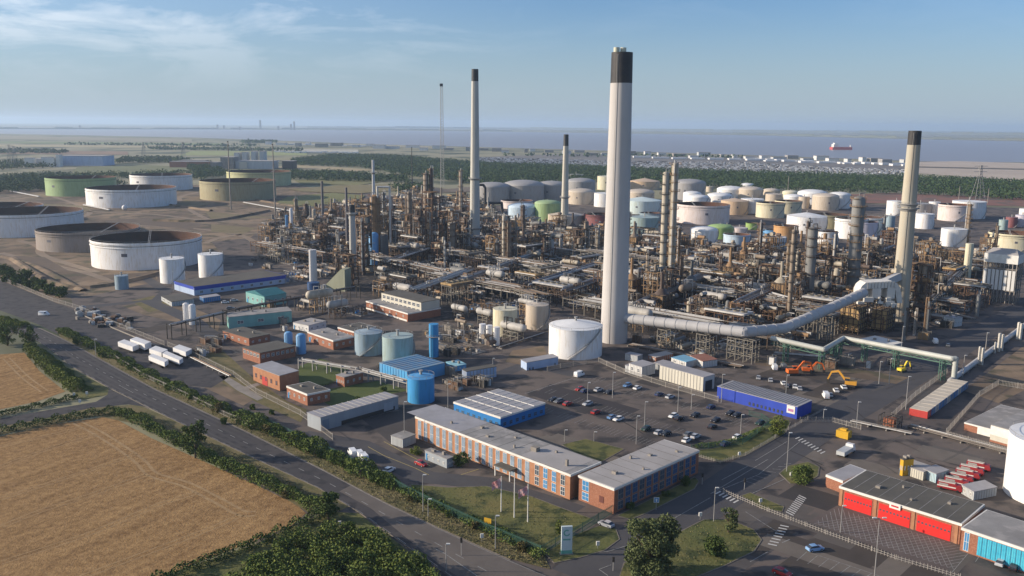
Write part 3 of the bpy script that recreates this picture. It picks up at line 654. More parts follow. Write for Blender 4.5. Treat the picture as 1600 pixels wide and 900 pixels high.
upright(601, 13, 366, 413, (0.10, 0.095, 0.09), 'dark vessel right beside the tall blue vessel', cap='dome')
upright(678, 15, 506, 557, 'sky', 'tall narrow bright blue vessel by the open yard', cap='flat', rings=1)
for x, yt, yb in ((754, 506, 536), (764.5, 508, 537), (776, 511, 539)):
    upright(x, 10, yt, yb, 'white', 'white upright cylinder in the row of three by the stained silo', cap='flat', grp='three white cylinders')
upright(292, 10, 473, 504, 'white', 'white upright cylinder of a pair in the dirt yard', cap='dome', grp='pair of white cylinders')
upright(301.5, 10.5, 475, 507, 'white', 'white upright cylinder of a pair in the dirt yard', cap='dome', grp='pair of white cylinders')
upright(451, 13, 518, 537, 'blue', 'small blue domed vessel left of the blue upright vessel', cap='dome')
upright(471, 15, 521, 552, 'blue', 'blue upright vessel behind the dark-roofed brick block', cap='dome')
upright(449, 4.5, 336, 380, 'blue', 'thin blue vent column at left of the plant', cap='flat')
upright(456, 5, 325, 365, 'white', 'thin white domed column at left edge of the plant', cap='dome')
upright(1510, 11.5, 380, 436, 'cream', 'white right-hand cylinder tower near the hopper building', cap='flat', rings=0)
upright(1523, 7, 388, 420, 'beige', 'beige slim column beside the white right-hand cylinder', cap='flat', rings=2)
# ------------------------------------------------------------------ buildings
m_brick = mat('red_brick', (0.31, 0.135, 0.08), 0.9, (0.24, 0.10, 0.06), 0.5, c3=(0.34, 0.16, 0.10), scale3=3)
m_brick2 = mat('tan_brick', (0.42, 0.21, 0.115), 0.9, (0.32, 0.15, 0.08), 0.6)
m_wtrim = mat('white_trim', (0.75, 0.73, 0.68), 0.6, (0.6, 0.58, 0.52), 0.4)
m_glass = mat('window_glass', (0.05, 0.065, 0.085), 0.12, (0.09, 0.11, 0.14), 0.8, spec=0.6)
m_bluepanel = mat('blue_window_panel', (0.06, 0.25, 0.48), 0.5, (0.05, 0.18, 0.36), 0.6)
m_cyan = mat('cyan_window_panel', (0.05, 0.42, 0.60), 0.4, (0.04, 0.30, 0.46), 0.7)
m_roofg = mat('grey_felt_roof', (0.31, 0.30, 0.285), 0.9, (0.20, 0.19, 0.18), 0.09, c3=(0.34, 0.32, 0.3), scale3=0.25)
m_roofl = mat('pale_roof', (0.40, 0.375, 0.355), 0.85, (0.31, 0.29, 0.27), 0.12)
m_roofd = mat('dark_felt_roof', (0.085, 0.08, 0.07), 0.9, (0.13, 0.12, 0.1), 0.12)
m_sheet = mat('grey_sheet_roof', (0.36, 0.35, 0.36), 0.6, (0.28, 0.27, 0.27), 0.2)
WALLM = {'brick': m_brick, 'tan': m_brick2, 'royal': paint('royal_blue_cladding', (0.03, 0.065, 0.40), 0.5), 'blue': paint('mid_blue_cladding', (0.03, 0.20, 0.50), 0.5), 'skyb': paint('sky_blue_cladding', (0.07, 0.36, 0.66), 0.5, 0.8, (0.12, 0.3, 0.5)),
         'cream': paint('cream_cladding', (0.58, 0.55, 0.46), 0.7), 'white': paint('white_cladding', (0.68, 0.67, 0.64), 0.6), 'teal': paint('teal_cladding', (0.20, 0.42, 0.39), 0.6), 'grey': paint('grey_cladding', (0.33, 0.36, 0.38), 0.7),
         'palec': paint('pale_container', (0.5, 0.52, 0.52), 0.6), 'bluew': paint('blue_white_cladding', (0.40, 0.50, 0.66), 0.6), 'red': paint('red_paint_cladding', (0.5, 0.06, 0.05), 0.5), 'cyanw': paint('pale_cyan_cladding', (0.42, 0.58, 0.64), 0.6),
         'conc': m_conc, 'dgreen': paint('dark_green_paint', (0.05, 0.12, 0.08), 0.7), 'yellow': paint('yellow_paint', (0.65, 0.38, 0.03), 0.5), 'skyc': paint('container_blue', (0.09, 0.22, 0.42), 0.6), 'dark': m_dark}
class Bd: pass
def bld(name, label, cat, Lp, Np, Rp, yb, wall='brick', roof=None, fascia='white', grp=None, over=0.15, roofw=None):
    """Lp, Np, Rp: left, near and right corners of the roof edge in photo pixels; yb: row of the near corner's foot"""
    n0 = G(Np[0], yb); H = hz(Np[0], Np[1], n0)
    for _ in range(3):
        N_ = G(Np[0], Np[1], H); n0 = Vector((N_.x, N_.y, 0)); px = proj(n0); H *= 1+(yb-px[1])/max(4, (yb-Np[1]))*0.9
        H = max(1.5, H)
    A, B, C = G(*Lp, H), G(*Np, H), G(*Rp, H)
    # square the corner up a little
    u = (A-B); w = (C-B); 
    cosang = u.normalized().dot(w.normalized()); wn = (w-u.normalized()*w.dot(u.normalized())); 
    w2 = (w*0.35+wn.normalized()*w.length*0.65) if abs(cosang) < 0.6 else w
    C = B+w2; D = A+C-B
    b = Bd(); b.P = [Vector((p.x, p.y)) for p in (A, B, C, D)]; b.H = H
    ctr = (A+C)/2; r = T(name, label, cat, (ctr.x, ctr.y, 0), grp); b.r = r
    b.wall = MB().prism(b.P, 0, H).build('wall', WALLM[wall], r)
    rm = roof or m_roofg
    def ex(d):
        c = Vector((ctr.x, ctr.y)); return [p+(p-c).normalized()*d*1.3 for p in b.P]
    if fascia:
        b.fas = MB().prism(ex(over), H-0.35 if H > 3 else H-.15, H+0.3).build('fascia', WALLM[fascia] if fascia != 'white' else m_wtrim, r)
        b.roof = MB().prism(ex(over-0.35), H+0.1, H+0.345).build('roof', rm, r)
    else:
        b.roof = MB().prism(ex(over), H, H+0.2).build('roof', rm, r)
    return b
def onwall(b, e, t0, t1, z0, z1, d=0.06, mb=None, th=None):
    """thin slab on facade e (0: left-near, 1: near-right) from fraction t0 to t1"""
    A, B = (b.P[0], b.P[1]) if e == 0 else (b.P[1], b.P[2]); u = (B-A); n = Vector((u.y, -u.x)).normalized()
    c = (b.P[0]+b.P[2])/2
    if n.dot(A-c) < 0: n = -n
    p, q = A+u*t0, A+u*t1; mb = mb or MB(); th = th or d
    mb.prism([p+n*(d-th), q+n*(d-th), q+n*d, p+n*d], z0, z1); return mb
def windows(b, e, cols, rows, w=0.6, frame=None, glass=None, t0=0.02, t1=0.98, panel=None):
    frame = frame or m_wtrim; glass = glass or m_glass
    st = (t1-t0)/cols
    for i in range(cols):
        for z0, z1 in rows:
            a = t0+st*(i+0.5-w/2); c = t0+st*(i+0.5+w/2)
            f = onwall(b, e, a, c, z0, z1, 0.08).build('window', frame, b.r)
            ln_ = ((b.P[1]-b.P[0]) if e == 0 else (b.P[2]-b.P[1])).length; q = 0.12/ln_*1.0; md = (a+c)/2
            g_ = MB(); 
            for s0, s1 in ((a+q, md-q/2), (md+q/2, c-q)):
                if s1 > s0:
                    zm = z0+(z1-z0)*0.5
                    for za, zb in ((z0+0.12, zm-0.06), (zm+0.06, z1-0.12)): onwall(b, e, s0, s1, za, zb, 0.11, g_, 0.04)
            o = g_.build('pane', glass if not (panel and (i*7+int(z0)*3) % 3) else panel, b.r)
            if o and f: o.parent = f; o.location = o.location-Vector((0, 0, 0))
            if o and f:
                o.location = (0, 0, 0)
                # child of the window, whose origin sits at the building's origin
def flatbox(mb, b, u, v, sx, sy, h, z=None):
    A, B, C, D = b.P; p = A+(B-A)*u+(D-A)*v; ax = (B-A).normalized(); z = b.H+0.34 if z is None else z
    mb.box(p, sx, sy, z, z+h, ax); return mb
def rooftop(b, items):
    for u, v, sx, sy, h in items: flatbox(MB(), b, u, v, sx, sy, h).build('roof_unit', m_conc, b.r)

# office block, long wing
b = bld('office_building', 'long two-storey brick and white panelled office with flat grey roof', 'building', (649, 652), (891, 743), (936, 722), 781, 'tan', m_roofg)
OFF = b; H = b.H
windows(b, 0, 17, [(0.3, H-0.5)], 0.55, m_wtrim, mat('pale_blue_glass', (0.30, 0.38, 0.46), 0.2, (0.12, 0.18, 0.25), 0.5, spec=0.6), 0.01, 0.78)
windows(b, 0, 4, [(0.5, 3.0), (3.4, H-0.5)], 0.5, m_wtrim, m_glass, 0.79, 0.985, m_bluepanel)
onwall(b, 0, 0.60, 0.70, 3.0, 3.3, 3.2, None, 3.2).build('entrance_canopy', m_roofd, b.r)
for t in (0.605, 0.695): 
    q = onwall(b, 0, t, t+0.004, 0, 3.0, 3.1, None, 0.3); q.build('canopy_post', m_wtrim, b.r)
rooftop(b, [(0.72, 0.45, 2.2, 1.6, 1.2), (0.93, 0.3, 0.7, 0.7, 1.8), (0.35, 0.6, 1, 1, 0.6), (0.45, 0.3, 1.2, 0.8, 0.5)])
flatbox(MB(), b, 0.12, 0.5, 26, 12.2, 0.03).build('roof_patch', m_sheet, b.r)
flatbox(MB(), b, 0.84, 0.5, 17, 12.2, 0.03).build('roof_patch', m_roofl, b.r)
# office wing, right
b = bld('office_wing', 'red brick two-storey office wing with pale flat roof and blue window panels', 'building', (904, 744), (960, 765), (1085, 703), 803, 'brick', m_roofl)
H = b.H
windows(b, 0, 1, [(0.6, 2.9), (3.3, H-0.5)], 0.75, m_wtrim, m_bluepanel, 0.08, 0.34)
windows(b, 1, 12, [(0.6, 2.9), (3.3, H-0.5)], 0.72, mat('grey_window_frame', (0.3, 0.29, 0.28), 0.6), m_glass, 0.03, 0.97, mat('blue_window_panel_shaded', (0.03, 0.09, 0.2), 0.4))  # panel and frame colours darkened to paint in this facade's shade
onwall(b, 0, 0.60, 0.72, 1.8, 3.6, 0.09).build('wall_emblem', mat('dark_emblem', (0.14, 0.05, 0.04), 0.7), b.r)
rooftop(b, [(0.5, 0.2, 1.4, 1.0, 0.7), (0.4, 0.65, 1.0, 1.0, 0.5)])
def seams(b, n, e=0):
    A, B, C, D = b.P
    for k in range(1, n):
        p0, p1 = (A.lerp(B, k/n), D.lerp(C, k/n)) if e == 0 else (A.lerp(D, k/n), B.lerp(C, k/n)); d = (p1-p0); c_ = (p0+p1)/2
        MB().box(c_, d.length*.96, .12, b.H+.346, b.H+.366, (d.x, d.y)).build('roof_seam', m_roofd, b.r)
seams(OFF, 14); seams(b, 9, 1); rooftop(b, [(0.2, 0.5, .6, .6, .8), (0.7, 0.85, .8, .5, .5), (.8, .4, .5, .5, .6)]); rooftop(OFF, [(0.2, .3, .6, .6, .7), (0.55, .7, .9, .6, .5), (0.63, .25, .5, .5, .9), (0.8, .7, .6, .6, .6)])
# blue annex behind the office
b = bld('blue_annex', 'bright blue clad building with ribbed pale roof behind the office', 'building', (709, 629), (782, 653), (850, 630), 671, 'blue', m_sheet, 'white')
windows(b, 0, 8, [(1.0, 2.2)], 0.5, m_bluepanel, m_glass); windows(b, 1, 7, [(0.8, 2.2)], 0.5, m_bluepanel, m_glass)
q = MB()
for k in range(1, 7):
    A, B, C, D = b.P; p0 = A.lerp(B, k/7); p1 = D.lerp(C, k/7); q.bar((p0.x, p0.y, b.H+.37), (p1.x, p1.y, b.H+.37), 0.2)
for k in range(1, 4):
    p0 = A.lerp(D, k/4); p1 = B.lerp(C, k/4); q.bar((p0.x, p0.y, b.H+.39), (p1.x, p1.y, b.H+.39), 0.22)
q.build('roof_ribs', m_wtrim, b.r)
def ribs(b, n, e=0, m=None, w=0.14):
    q = MB(); A, B, C, D = b.P
    for k in range(1, n):
        p0, p1 = (A.lerp(B, k/n), D.lerp(C, k/n)) if e == 0 else (A.lerp(D, k/n), B.lerp(C, k/n)); q.bar((p0.x, p0.y, b.H+.28), (p1.x, p1.y, b.H+.28), w)
    q.build('roof_ribs', m or m_rail, b.r)
# long grey shed
b = bld('grey_shed', 'long grey metal shed with sloping pale roof beside the hedge', 'shed', (480, 645), (501, 653), (623, 620), 674, 'grey', m_sheet, None)
onwall(b, 1, 0.02, 0.10, 0.2, b.H-1.0, 0.08).build('door', paint('shed_door', (0.20, 0.25, 0.30), 0.6), b.r)
onwall(b, 1, 0.25, 0.95, 0.1, 1.6, 0.07).build('open_bay', m_dark, b.r)
onwall(b, 1, 0.80, 0.93, b.H-4, b.H-1.2, 0.10).build('door', paint('shed_door2', (0.38, 0.42, 0.45), 0.6), b.r)
ribs(b, 14, 1)
# fire station
b = bld('fire_station', 'fire station with three red roller doors and dark flat roof', 'building', (1312, 761), (1502, 820), (1532, 788), 851, 'brick', m_roofd)
FS = b; H = b.H; m_rdoor = paint('red_door', (0.72, 0.035, 0.03), 0.45)
for t0, t1 in ((0.05, 0.29), (0.35, 0.61), (0.665, 0.93)):
    d = onwall(b, 0, t0, t1, 0.05, H-0.9, 0.10).build('roller_door', m_rdoor, b.r)
    q = MB(); n = 9
    for k in range(n):
        a = t0+(t1-t0)*(k+0.25)/n; onwall(b, 0, a, a+(t1-t0)*0.5/n, H*0.45, H*0.45+0.45, 0.13, q, 0.04)
    o = q.build('door_window', m_glass, b.r); o.parent = d
onwall(b, 0, 0.44, 0.53, H-1.15, H+0.25, 0.42, None, 0.12).build('sign_panel', m_wtrim, b.r)
onwall(b, 0, 0.455, 0.515, H-0.65, H-0.2, 0.45, None, 0.03).build('sign_lettering', mat('sign_red', (0.5, 0.05, 0.05), 0.6), b.r)
for t in (0.02, 0.32, 0.635, 0.97): onwall(b, 0, t-0.012, t+0.012, 0, H-0.4, 0.16).build('pier', m_brick2, b.r)
rooftop(b, [(0.25, 0.4, 1.2, 1.2, 0.6), (0.55, 0.3, .6, .6, .5), (0.8, 0.6, .8, .8, .6), (0.4, .7, .5, .5, .7)])
for k in range(1, 9):
    p0 = b.P[0].lerp(b.P[1], k/9); p1 = b.P[3].lerp(b.P[2], k/9); d_ = p1-p0; MB().box((p0+p1)/2, d_.length*.95, .12, b.H+.346, b.H+.366, (d_.x, d_.y)).build('roof_seam', m_roofg, b.r)
b = bld('fire_station_annex', 'small brick annex with pale roof at left end of fire station', 'building', (1291, 743), (1317, 753), (1343, 733), 771, 'brick', m_sheet)
b = bld('fire_station_offices', 'low office range with cyan glazed front at right end of fire station', 'building', (1503, 826), (1640, 872), (1668, 838), 908, 'brick', m_roofg)
windows(b, 0, 14, [(0.4, b.H-0.5)], 0.9, m_cyan, mat('cyan_glass', (0.05, 0.35, 0.5), 0.2, (0.1, 0.5, 0.6), 0.6, spec=0.6), 0.2, 0.98)
windows(b, 0, 1, [(0.4, b.H-0.5)], 0.8, m_wtrim, m_bluepanel, 0.03, 0.11)
# royal blue block by the gate
b = bld('gatehouse_block', 'long royal blue single-storey block with ribbed pale roof by the gate', 'building', (1121, 604), (1246, 636), (1265, 625), 655, 'royal', m_sheet, None)
onwall(b, 0, 0.88, 0.975, b.H*0.35, b.H-0.1, 0.12).build('white_sign', m_wtrim, b.r)
onwall(b, 0, 0.895, 0.96, b.H*0.5, b.H*0.72, 0.14, None, .03).build('sign_lettering', mat('sign_pink', (0.45, 0.2, 0.35), 0.6), b.r)
windows(b, 0, 9, [(0.6, 1.7)], 0.45, m_dark, m_glass, 0.4, 0.85); ribs(b, 26)
BX = [
 ('store_building', 'cream panelled store with grey roof behind the car park fence', 'building', (1031, 571), (1099, 590), (1116, 585), 612, 'cream', m_sheet, None),
 ('site_cabin', 'small white cabin with blue-grey roof left of the cream store', 'cabin', (983, 568), (1003, 574), (1021, 568), 589, 'white', m_sheet, None),
 ('site_cabin', 'flat cabin tucked behind the left end of the cream store', 'cabin', (1022, 567), (1038, 571), (1050, 566), 580, 'grey', m_sheet, None),
 ('site_cabin', 'cabin with light blue roof behind the cream store', 'cabin', (1049, 559), (1072, 566), (1089, 561), 575, 'white', mat('light_blue_roof', (0.2, 0.42, 0.58), 0.6), None),
 ('site_cabin', 'white cabin with rusty red roof behind the cream store', 'cabin', (1078, 556), (1098, 565), (1116, 560), 575, 'white', mat('rust_roof', (0.3, 0.14, 0.1), 0.7), None),
 ('site_cabin', 'low white-roofed brown hut near the main chimney foot', 'cabin', (1013, 555), (1025, 559), (1044, 551), 566, 'brick', m_roofl, None),
 ('white_panel_store', 'white ribbed container block at corner of the car park fence', 'container', (977, 553), (996, 557), (1003, 554), 566, 'palec', m_sheet, None),
 ('container_row', 'grey slatted container left of the cream store', 'container', (977, 571), (1003, 578), (1010, 575), 588, 'palec', m_sheet, None),
 ('blue_band_shed', 'long pale blue shed with dark roof and royal blue band', 'building', (272, 440), (303, 449), (445, 430), 462, 'bluew', m_roofd, 'royal'),
 ('teal_shed', 'teal shed with darker teal roof', 'building', (384, 456), (413, 464), (441, 457), 480, 'teal', mat('teal_roof', (0.03, 0.17, 0.19), 0.6), None),
 ('long_teal_shed', 'long low teal shed with worn grey roof', 'building', (353, 489), (357, 496), (447, 482), 514, 'teal', m_roofg, None),
 ('brick_workshop', 'brick workshop with dark roof, leftmost of the brick cluster', 'building', (348, 517), (389, 529), (420, 522), 541, 'brick', m_roofd, None),
 ('brick_workshop', 'wide brick block with dark felt roof and window band', 'building', (379, 543), (406, 552), (461, 541), 569, 'brick', m_roofd, None),
 ('brick_hall', 'tall orange brick hall with pale grey roof and arched door', 'building', (395, 572), (436.5, 587.5), (460, 578), 611, 'tan', m_sheet, None),
 ('brick_store', 'low brick store with dark roof near the hedge', 'building', (448, 604), (480, 617), (518, 611), 634, 'brick', m_roofd, 'white'),
 ('brick_store', 'small brick store beside the green lawn', 'building', (525, 586), (538, 590), (566, 582), 605, 'brick', m_roofg, None),
 ('brick_workshop', 'brick workshop with white parapet line right of the blue vessels', 'building', (480.5, 519), (520.5, 533), (547, 525), 547, 'brick', m_roofg, 'white'),
 ('brick_workshop', 'brick workshop half hidden behind the blue-grey tank', 'building', (528, 512), (553, 519), (580, 510), 532, 'brick', m_roofd, 'white'),
 ('white_plant_housing', 'white boxy plant housing behind the blue vessels', 'building', (458, 504), (482, 509), (504, 501), 519, 'white', m_roofl, None),
 ('process_building', 'low brick process building with white base band', 'building', (572, 471), (637, 490.5), (682, 480), 503, 'brick', m_roofg, 'white'),
 ('process_building', 'taller cream fronted process building with two window rows', 'building', (596, 457.5), (658, 473), (683, 467), 499, 'cream', m_roofd, None),
 ('blue_process_building', 'bright blue process building with worn blue roof', 'building', (593, 567), (636, 581), (694, 567), 600, 'skyb', paint('worn_blue_roof', (0.10, 0.28, 0.46), 0.6, 0.7, (0.24, 0.27, 0.28)), None),
 ('cyan_hut', 'small pale cyan roofed hut right of the blue process building', 'hut', (697, 566), (709.5, 573), (724, 568), 581, 'skyb', mat('cyan_roof', (0.3, 0.55, 0.62), 0.6), None),
 ('grey_container_block', 'grey-white slatted container block right of the cyan hut', 'container', (722, 577), (729, 581), (770, 571), 597, 'bluew', m_roofd, None),
 ('site_container', 'grey container by the left end of the office', 'container', (611, 681), (629, 687), (648, 679), 700, 'palec', m_roofg, None),
 ('bike_shelter', 'grey sided shelter before the long office front', 'shelter', (664, 704), (698, 718), (707, 714), 732, 'grey', m_roofg, None),
 ('welfare_cabin', 'white cabin behind the fire station beside red engines', 'cabin', (1503, 758), (1522, 769), (1540, 755), 782, 'palec', m_sheet, None),
 ('shipping_container', 'cream container behind the fire station', 'container', (1411, 727), (1443, 738), (1458, 730), 751, 'cream', m_roofl, None),
 ('shipping_container', 'pale cyan container behind the fire station', 'container', (1443, 733), (1463, 741), (1477, 733), 755, 'cyanw', m_sheet, None),
 ('yellow_crate', 'yellow scaffold crate at left of the containers behind the fire station', 'crate', (1407, 717), (1412, 719), (1432, 719), 744, 'yellow', m_roofd, None),
 ('brick_substation', 'brick and white substation near the row of containers', 'building', (1507, 661), (1549, 672), (1590, 640), 683, 'brick', m_roofg, 'white'),
 ('white_control_building', 'tall white walled building beside the large tank at right edge', 'building', (1549, 664), (1582, 673), (1640, 632), 699, 'cream', m_roofg, None),
 ('canopy_roof', 'white ribbed open canopy under the green pipe bridge', 'canopy', (1345, 530), (1388, 541), (1402, 534), 549, 'grey', m_wtrim, None),
 ('pump_house', 'pale grey box building at right side of the plant', 'building', (1475, 494), (1492, 498), (1499, 495), 511, 'palec', m_sheet, None),
 ('pump_house', 'dark grey block beyond the road at the right plant edge', 'building', (1460, 462), (1480, 464), (1500, 460), 476, 'grey', m_roofd, None),
 ('analyser_house', 'small white building among pipes near the thin blue column', 'building', (489, 366), (497, 369), (503, 366), 388, 'cream', m_roofl, None),
 ('analyser_house', 'pale gabled shed before the thin dark stacks', 'building', (500, 377), (511, 381), (522, 377), 391, 'palec', m_sheet, None),
 ('blue_van_body', 'blue lorry body parked beside the blue-banded shed', 'lorry body', (312, 463), (318, 466), (338, 461), 473, 'blue', m_sheet, None),
 ('site_cabin', 'dark open store between the dirt mound and blue-banded shed', 'cabin', (252, 463), (268, 472), (298, 466), 479, 'palec', m_roofd, None),
]
BO = {}
for a in BX:
    b = bld(*a[:3], a[3], a[4], a[5], a[6], a[7], a[8], a[9]); BO[a[1]] = b; H = b.H
    if 'window band' in a[1]: windows(b, 0, 5, [(H*.55, H*.85)], 0.7); windows(b, 1, 7, [(H*.5, H*.8)], 0.6)
    elif a[0] == 'brick_hall':
        windows(b, 0, 5, [(H*.3, H*.6)], 0.35, m_brick); onwall(b, 0, .35, .55, 0, H*.55, .1).build('door', WALLM['red'], b.r)
    elif 'cream fronted' in a[1]: windows(b, 0, 9, [(H*.38, H*.58), (H*.70, H*.9)], 0.7)
    elif 'white base band' in a[1]: onwall(b, 0, 0, 0.98, 0.1, H*.22, .1).build('base_band', m_wtrim, b.r); windows(b, 0, 6, [(H*.45, H*.7)], .15)
    elif a[0] == 'store_building': 
        q = MB(); [onwall(b, 0, k/14, k/14+.008, 0.1, H-.1, .1, q) for k in range(1, 14)]; q.build('cladding_ribs', m_rail, b.r)
        onwall(b, 1, 0.2, 0.8, 0, H*.7, .08).build('open_bay', m_dark, b.r)
    elif a[0] == 'blue_process_building':
        q = MB(); [onwall(b, 0, k/10, k/10+.01, 0.1, H-.1, .1, q) for k in range(1, 10)]; q.build('cladding_ribs', WALLM['blue'], b.r); ribs(b, 8, 0, WALLM['blue']); onwall(b, 0, .48, .62, 0, H*.4, .14).build('door', m_dark, b.r)
    elif a[0] == 'blue_band_shed':
        onwall(b, 1, 0.0, 0.995, H*0.62, H-.05, .1).build('blue_band', WALLM['royal'], b.r); onwall(b, 0, 0.02, 0.98, H*0.7, H-.05, .1).build('blue_band', WALLM['royal'], b.r); windows(b, 1, 9, [(1, 2.5)], .3)
    elif a[0] == 'white_control_building':
        onwall(b, 0, 0.0, 0.985, H*0.45, H-.05, .3).build('white_panel', m_wtrim, b.r); onwall(b, 0, 0.0, 0.985, 0, H*.12, .1).build('base_band', m_brick, b.r)
    elif a[0] == 'brick_substation': onwall(b, 0, 0.5, 0.98, 0, H*.95, .1).build('white_panel', m_wtrim, b.r)
    elif a[2] in ('container', 'lorry body', 'cabin'):
        q = MB(); [onwall(b, e, k/9, k/9+.02, 0.1, H-.1, .07, q) for k in range(1, 9) for e in (0, 1)]; q.build('corrugation', m_rail, b.r)
        if a[2] == 'cabin': windows(b, 0, 2, [(H*.4, H*.75)], .4)
    else:
        windows(b, 0, 4, [(H*.35, H*.62)], .3); onwall(b, 0, 0.05, .12, 0, 2.1, .1).build('door', m_bluepanel, b.r); windows(b, 1, 3, [(H*.35, H*.62)], .3)
        rooftop(b, [(0.3, 0.4, 1.2, 1, .6), (0.7, 0.6, .8, .8, .9)])
# gable on the teal shed
b = BO['teal shed with darker teal roof']; A, B, C, D = b.P; H = b.H; m1 = A.lerp(B, .5); m2 = D.lerp(C, .5)
g = MB(); g.add([(*A, H+.2), (*B, H+.2), (*C, H+.2), (*D, H+.2), (*m1, H+2.2), (*m2, H+2.2)], [(1, 2, 5, 4), (3, 0, 4, 5), (0, 1, 4), (2, 3, 5), (0, 3, 2, 1)]); g.build('gable', MATS['teal_roof'], b.r, smooth=False)
# wedge-shaped conveyor housing
w0 = G(507, 452); w1 = G(533, 455); Hh = hz(533, 421, w1); dv = Vector((0.25, 1, 0)).normalized()*9
wr = T('conveyor_housing', 'tall green-grey wedge-shaped housing beside the white plant stack', 'conveyor', (w1.x, w1.y, 0))
g = MB(); a0, a1 = w0, w0+dv; b0, b1 = w1, w1+dv; k = b0+(b0-a0).normalized()*3; k1 = k+dv
g.add([a0, b0, k, k1, b1, a1, a0+Vector((0, 0, 2)), b0+Vector((0, 0, Hh)), k+Vector((0, 0, Hh)), k1+Vector((0, 0, Hh)), b1+Vector((0, 0, Hh)), a1+Vector((0, 0, 2))],
      [(0, 1, 7, 6), (1, 2, 8, 7), (2, 3, 9, 8), (3, 4, 10, 9), (4, 5, 11, 10), (5, 0, 6, 11), (6, 7, 10, 11), (7, 8, 9, 10)])
g.build('housing', paint('greygreen_cladding', (0.30, 0.31, 0.22), 0.8), wr, smooth=False)
# row of containers, end to end, on the right
A0 = G(1434, 652); A1 = G(1499, 604); nct = 11; dr = (A1-A0)/nct; ax = Vector((dr.x, dr.y)).normalized(); wdt = 6.1
nrm = Vector((-ax.y, ax.x))
cc = ['red', 'skyc', 'palec', 'blue', 'skyc', 'palec', 'skyc', 'blue', 'palec', 'skyc', 'skyc']
m_ctop = paint('container_roof_cream', (0.62, 0.54, 0.42), 0.6)
for k in range(nct):
    c = A0+dr*(k+0.5); lab = '%s shipping container, %s from the near end of the right-hand container row' % ('red' if cc[k] == 'red' else 'pale' if cc[k] == 'palec' else 'light blue' if cc[k] == 'blue' else 'blue', ORD[k])
    r = T('shipping_container', lab, 'container', (c.x, c.y, 0), 'row of containers side by side')
    MB().box((c.x, c.y), dr.length-0.4, wdt, 0.1, 2.6, ax).build('body', WALLM[cc[k]], r)
    MB().box((c.x, c.y), dr.length-0.5, wdt-0.1, 2.6, 2.72, ax).build('roof', m_ctop, r)
    q = MB(); [q.box((c.x-nrm.x*(wdt/2+.03)+ax.x*o, c.y-nrm.y*(wdt/2+.03)+ax.y*o), 0.08, 0.06, 0.3, 2.5, ax) for o in (-.9, -.3, .3, .9)]; q.build('door_bars', m_rail, r)
# white trailers in the lorry park
m_trw = paint('trailer_white', (0.76, 0.75, 0.73), 0.5); 
TR = [((184, 534), (207, 542), (217, 538), 553), ((203, 530), (226, 538), (236, 534), 552), ((233, 545), (252, 551), (262, 546), 562), ((232, 556), (257, 566), (263, 562), 575), ((254, 552), (280, 563), (286, 559), 573), ((270, 543), (290, 550), (300, 545), 561)]
for i, (l, n, r_, yb) in enumerate(TR):
    n0 = G(n[0], yb); H = max(3.0, min(3.7, hz(n[0], n[1], n0))); A, B, C = G(*l, H), G(*n, H), G(*r_, H); D = A+C-B
    ctr = (A+C)/2; r = T('box_trailer', 'white box trailer parked in the lorry park by the verge', 'trailer', (ctr.x, ctr.y, 0), 'white trailers in the lorry park')
    MB().prism([(p.x, p.y) for p in (A, B, C, D)], 1.1, H).build('box', m_trw, r)
    ax = (B-A).normalized(); q = MB()
    q2 = MB().prism([(p.x, p.y) for p in (A+ax*1, B-ax*1, C-ax*1, D+ax*1)], 0.8, 1.09); q2.build('chassis', m_dark, r)
    for e in (0.12, 0.2, 0.85):
        for s in (0.02, 0.98):
            c = (B.lerp(A, e)).lerp(C.lerp(D, e), s); n_ = (C-B).normalized(); w_ = MB().tube((c.x-n_.x*.15, c.y-n_.y*.15, 0.5), (c.x+n_.x*.15, c.y+n_.y*.15, 0.5), 0.5, 0.5, 12); w_.build('wheel', m_black, r)
# semi-trailer by the conical tank
b = bld('semi_trailer', 'pale blue-grey semi-trailer parked left of the white conical tank', 'trailer', (814, 562), (823, 567), (858, 554), 579, 'bluew', m_sheet, None)
for e in (0.1, 0.2, 0.9):
    p = b.P[1].lerp(b.P[2], e); MB().box(p, 0.35, 1.0, 0, 1.0, (1, 0)).build('wheel', m_black, b.r)
# white hopper building at right edge
pb = G(1572, 474); sc_ = ppm(pb); ax = Vector((GA.x, GA.y)); Hh = hz(1572, 398, pb); W_ = 46*sc_*1.05
r = T('hopper_building', 'white roofed loading tower on legs with white side panels', 'building', (pb.x, pb.y, 0))
z1 = Hh*0.82; c0 = Vector((pb.x, pb.y))+Vector((0, W_*.4))
MB().box(c0, W_, W_*.7, z1, Hh, ax).build('roof_house', m_wtrim, r)
q = MB(); ay = Vector((-ax.y, ax.x)); cs = [c0+ax*(sx_*W_/2)+ay*(sy*W_*.35) for sx_, sy in ((-1, -1), (1, -1), (1, 1), (-1, 1))]
q.add([(*p, Hh) for p in cs]+[(*(c0-ax*W_*.35), Hh+3), (*(c0+ax*W_*.35), Hh+3)], [(0, 1, 5, 4), (2, 3, 4, 5), (1, 2, 5), (3, 0, 4)]); q.build('roof', m_roofl, r, smooth=False)
fr = MB(); pn = MB()
for i in range(9):
    for j in range(4):
        p = c0+ax*((i/8-.5)*W_*.96)+ay*((j/3-.5)*W_*.66); fr.bar((p.x, p.y, 0), (p.x, p.y, z1), .45)
for z in (Hh*.25, Hh*.5, Hh*.7): fr.box(c0, W_, W_*.7, z, z+.4, ax)
for i in range(8):
    p = c0+ax*((i+.5)/8-.5)*W_*.96-ay*(W_*.34); MB().box(p, W_/8*.7, .8, Hh*.27, Hh*.68, ax).build('silo_panel', WALLM['white'], r)
fr.build('frame', m_conc, r)
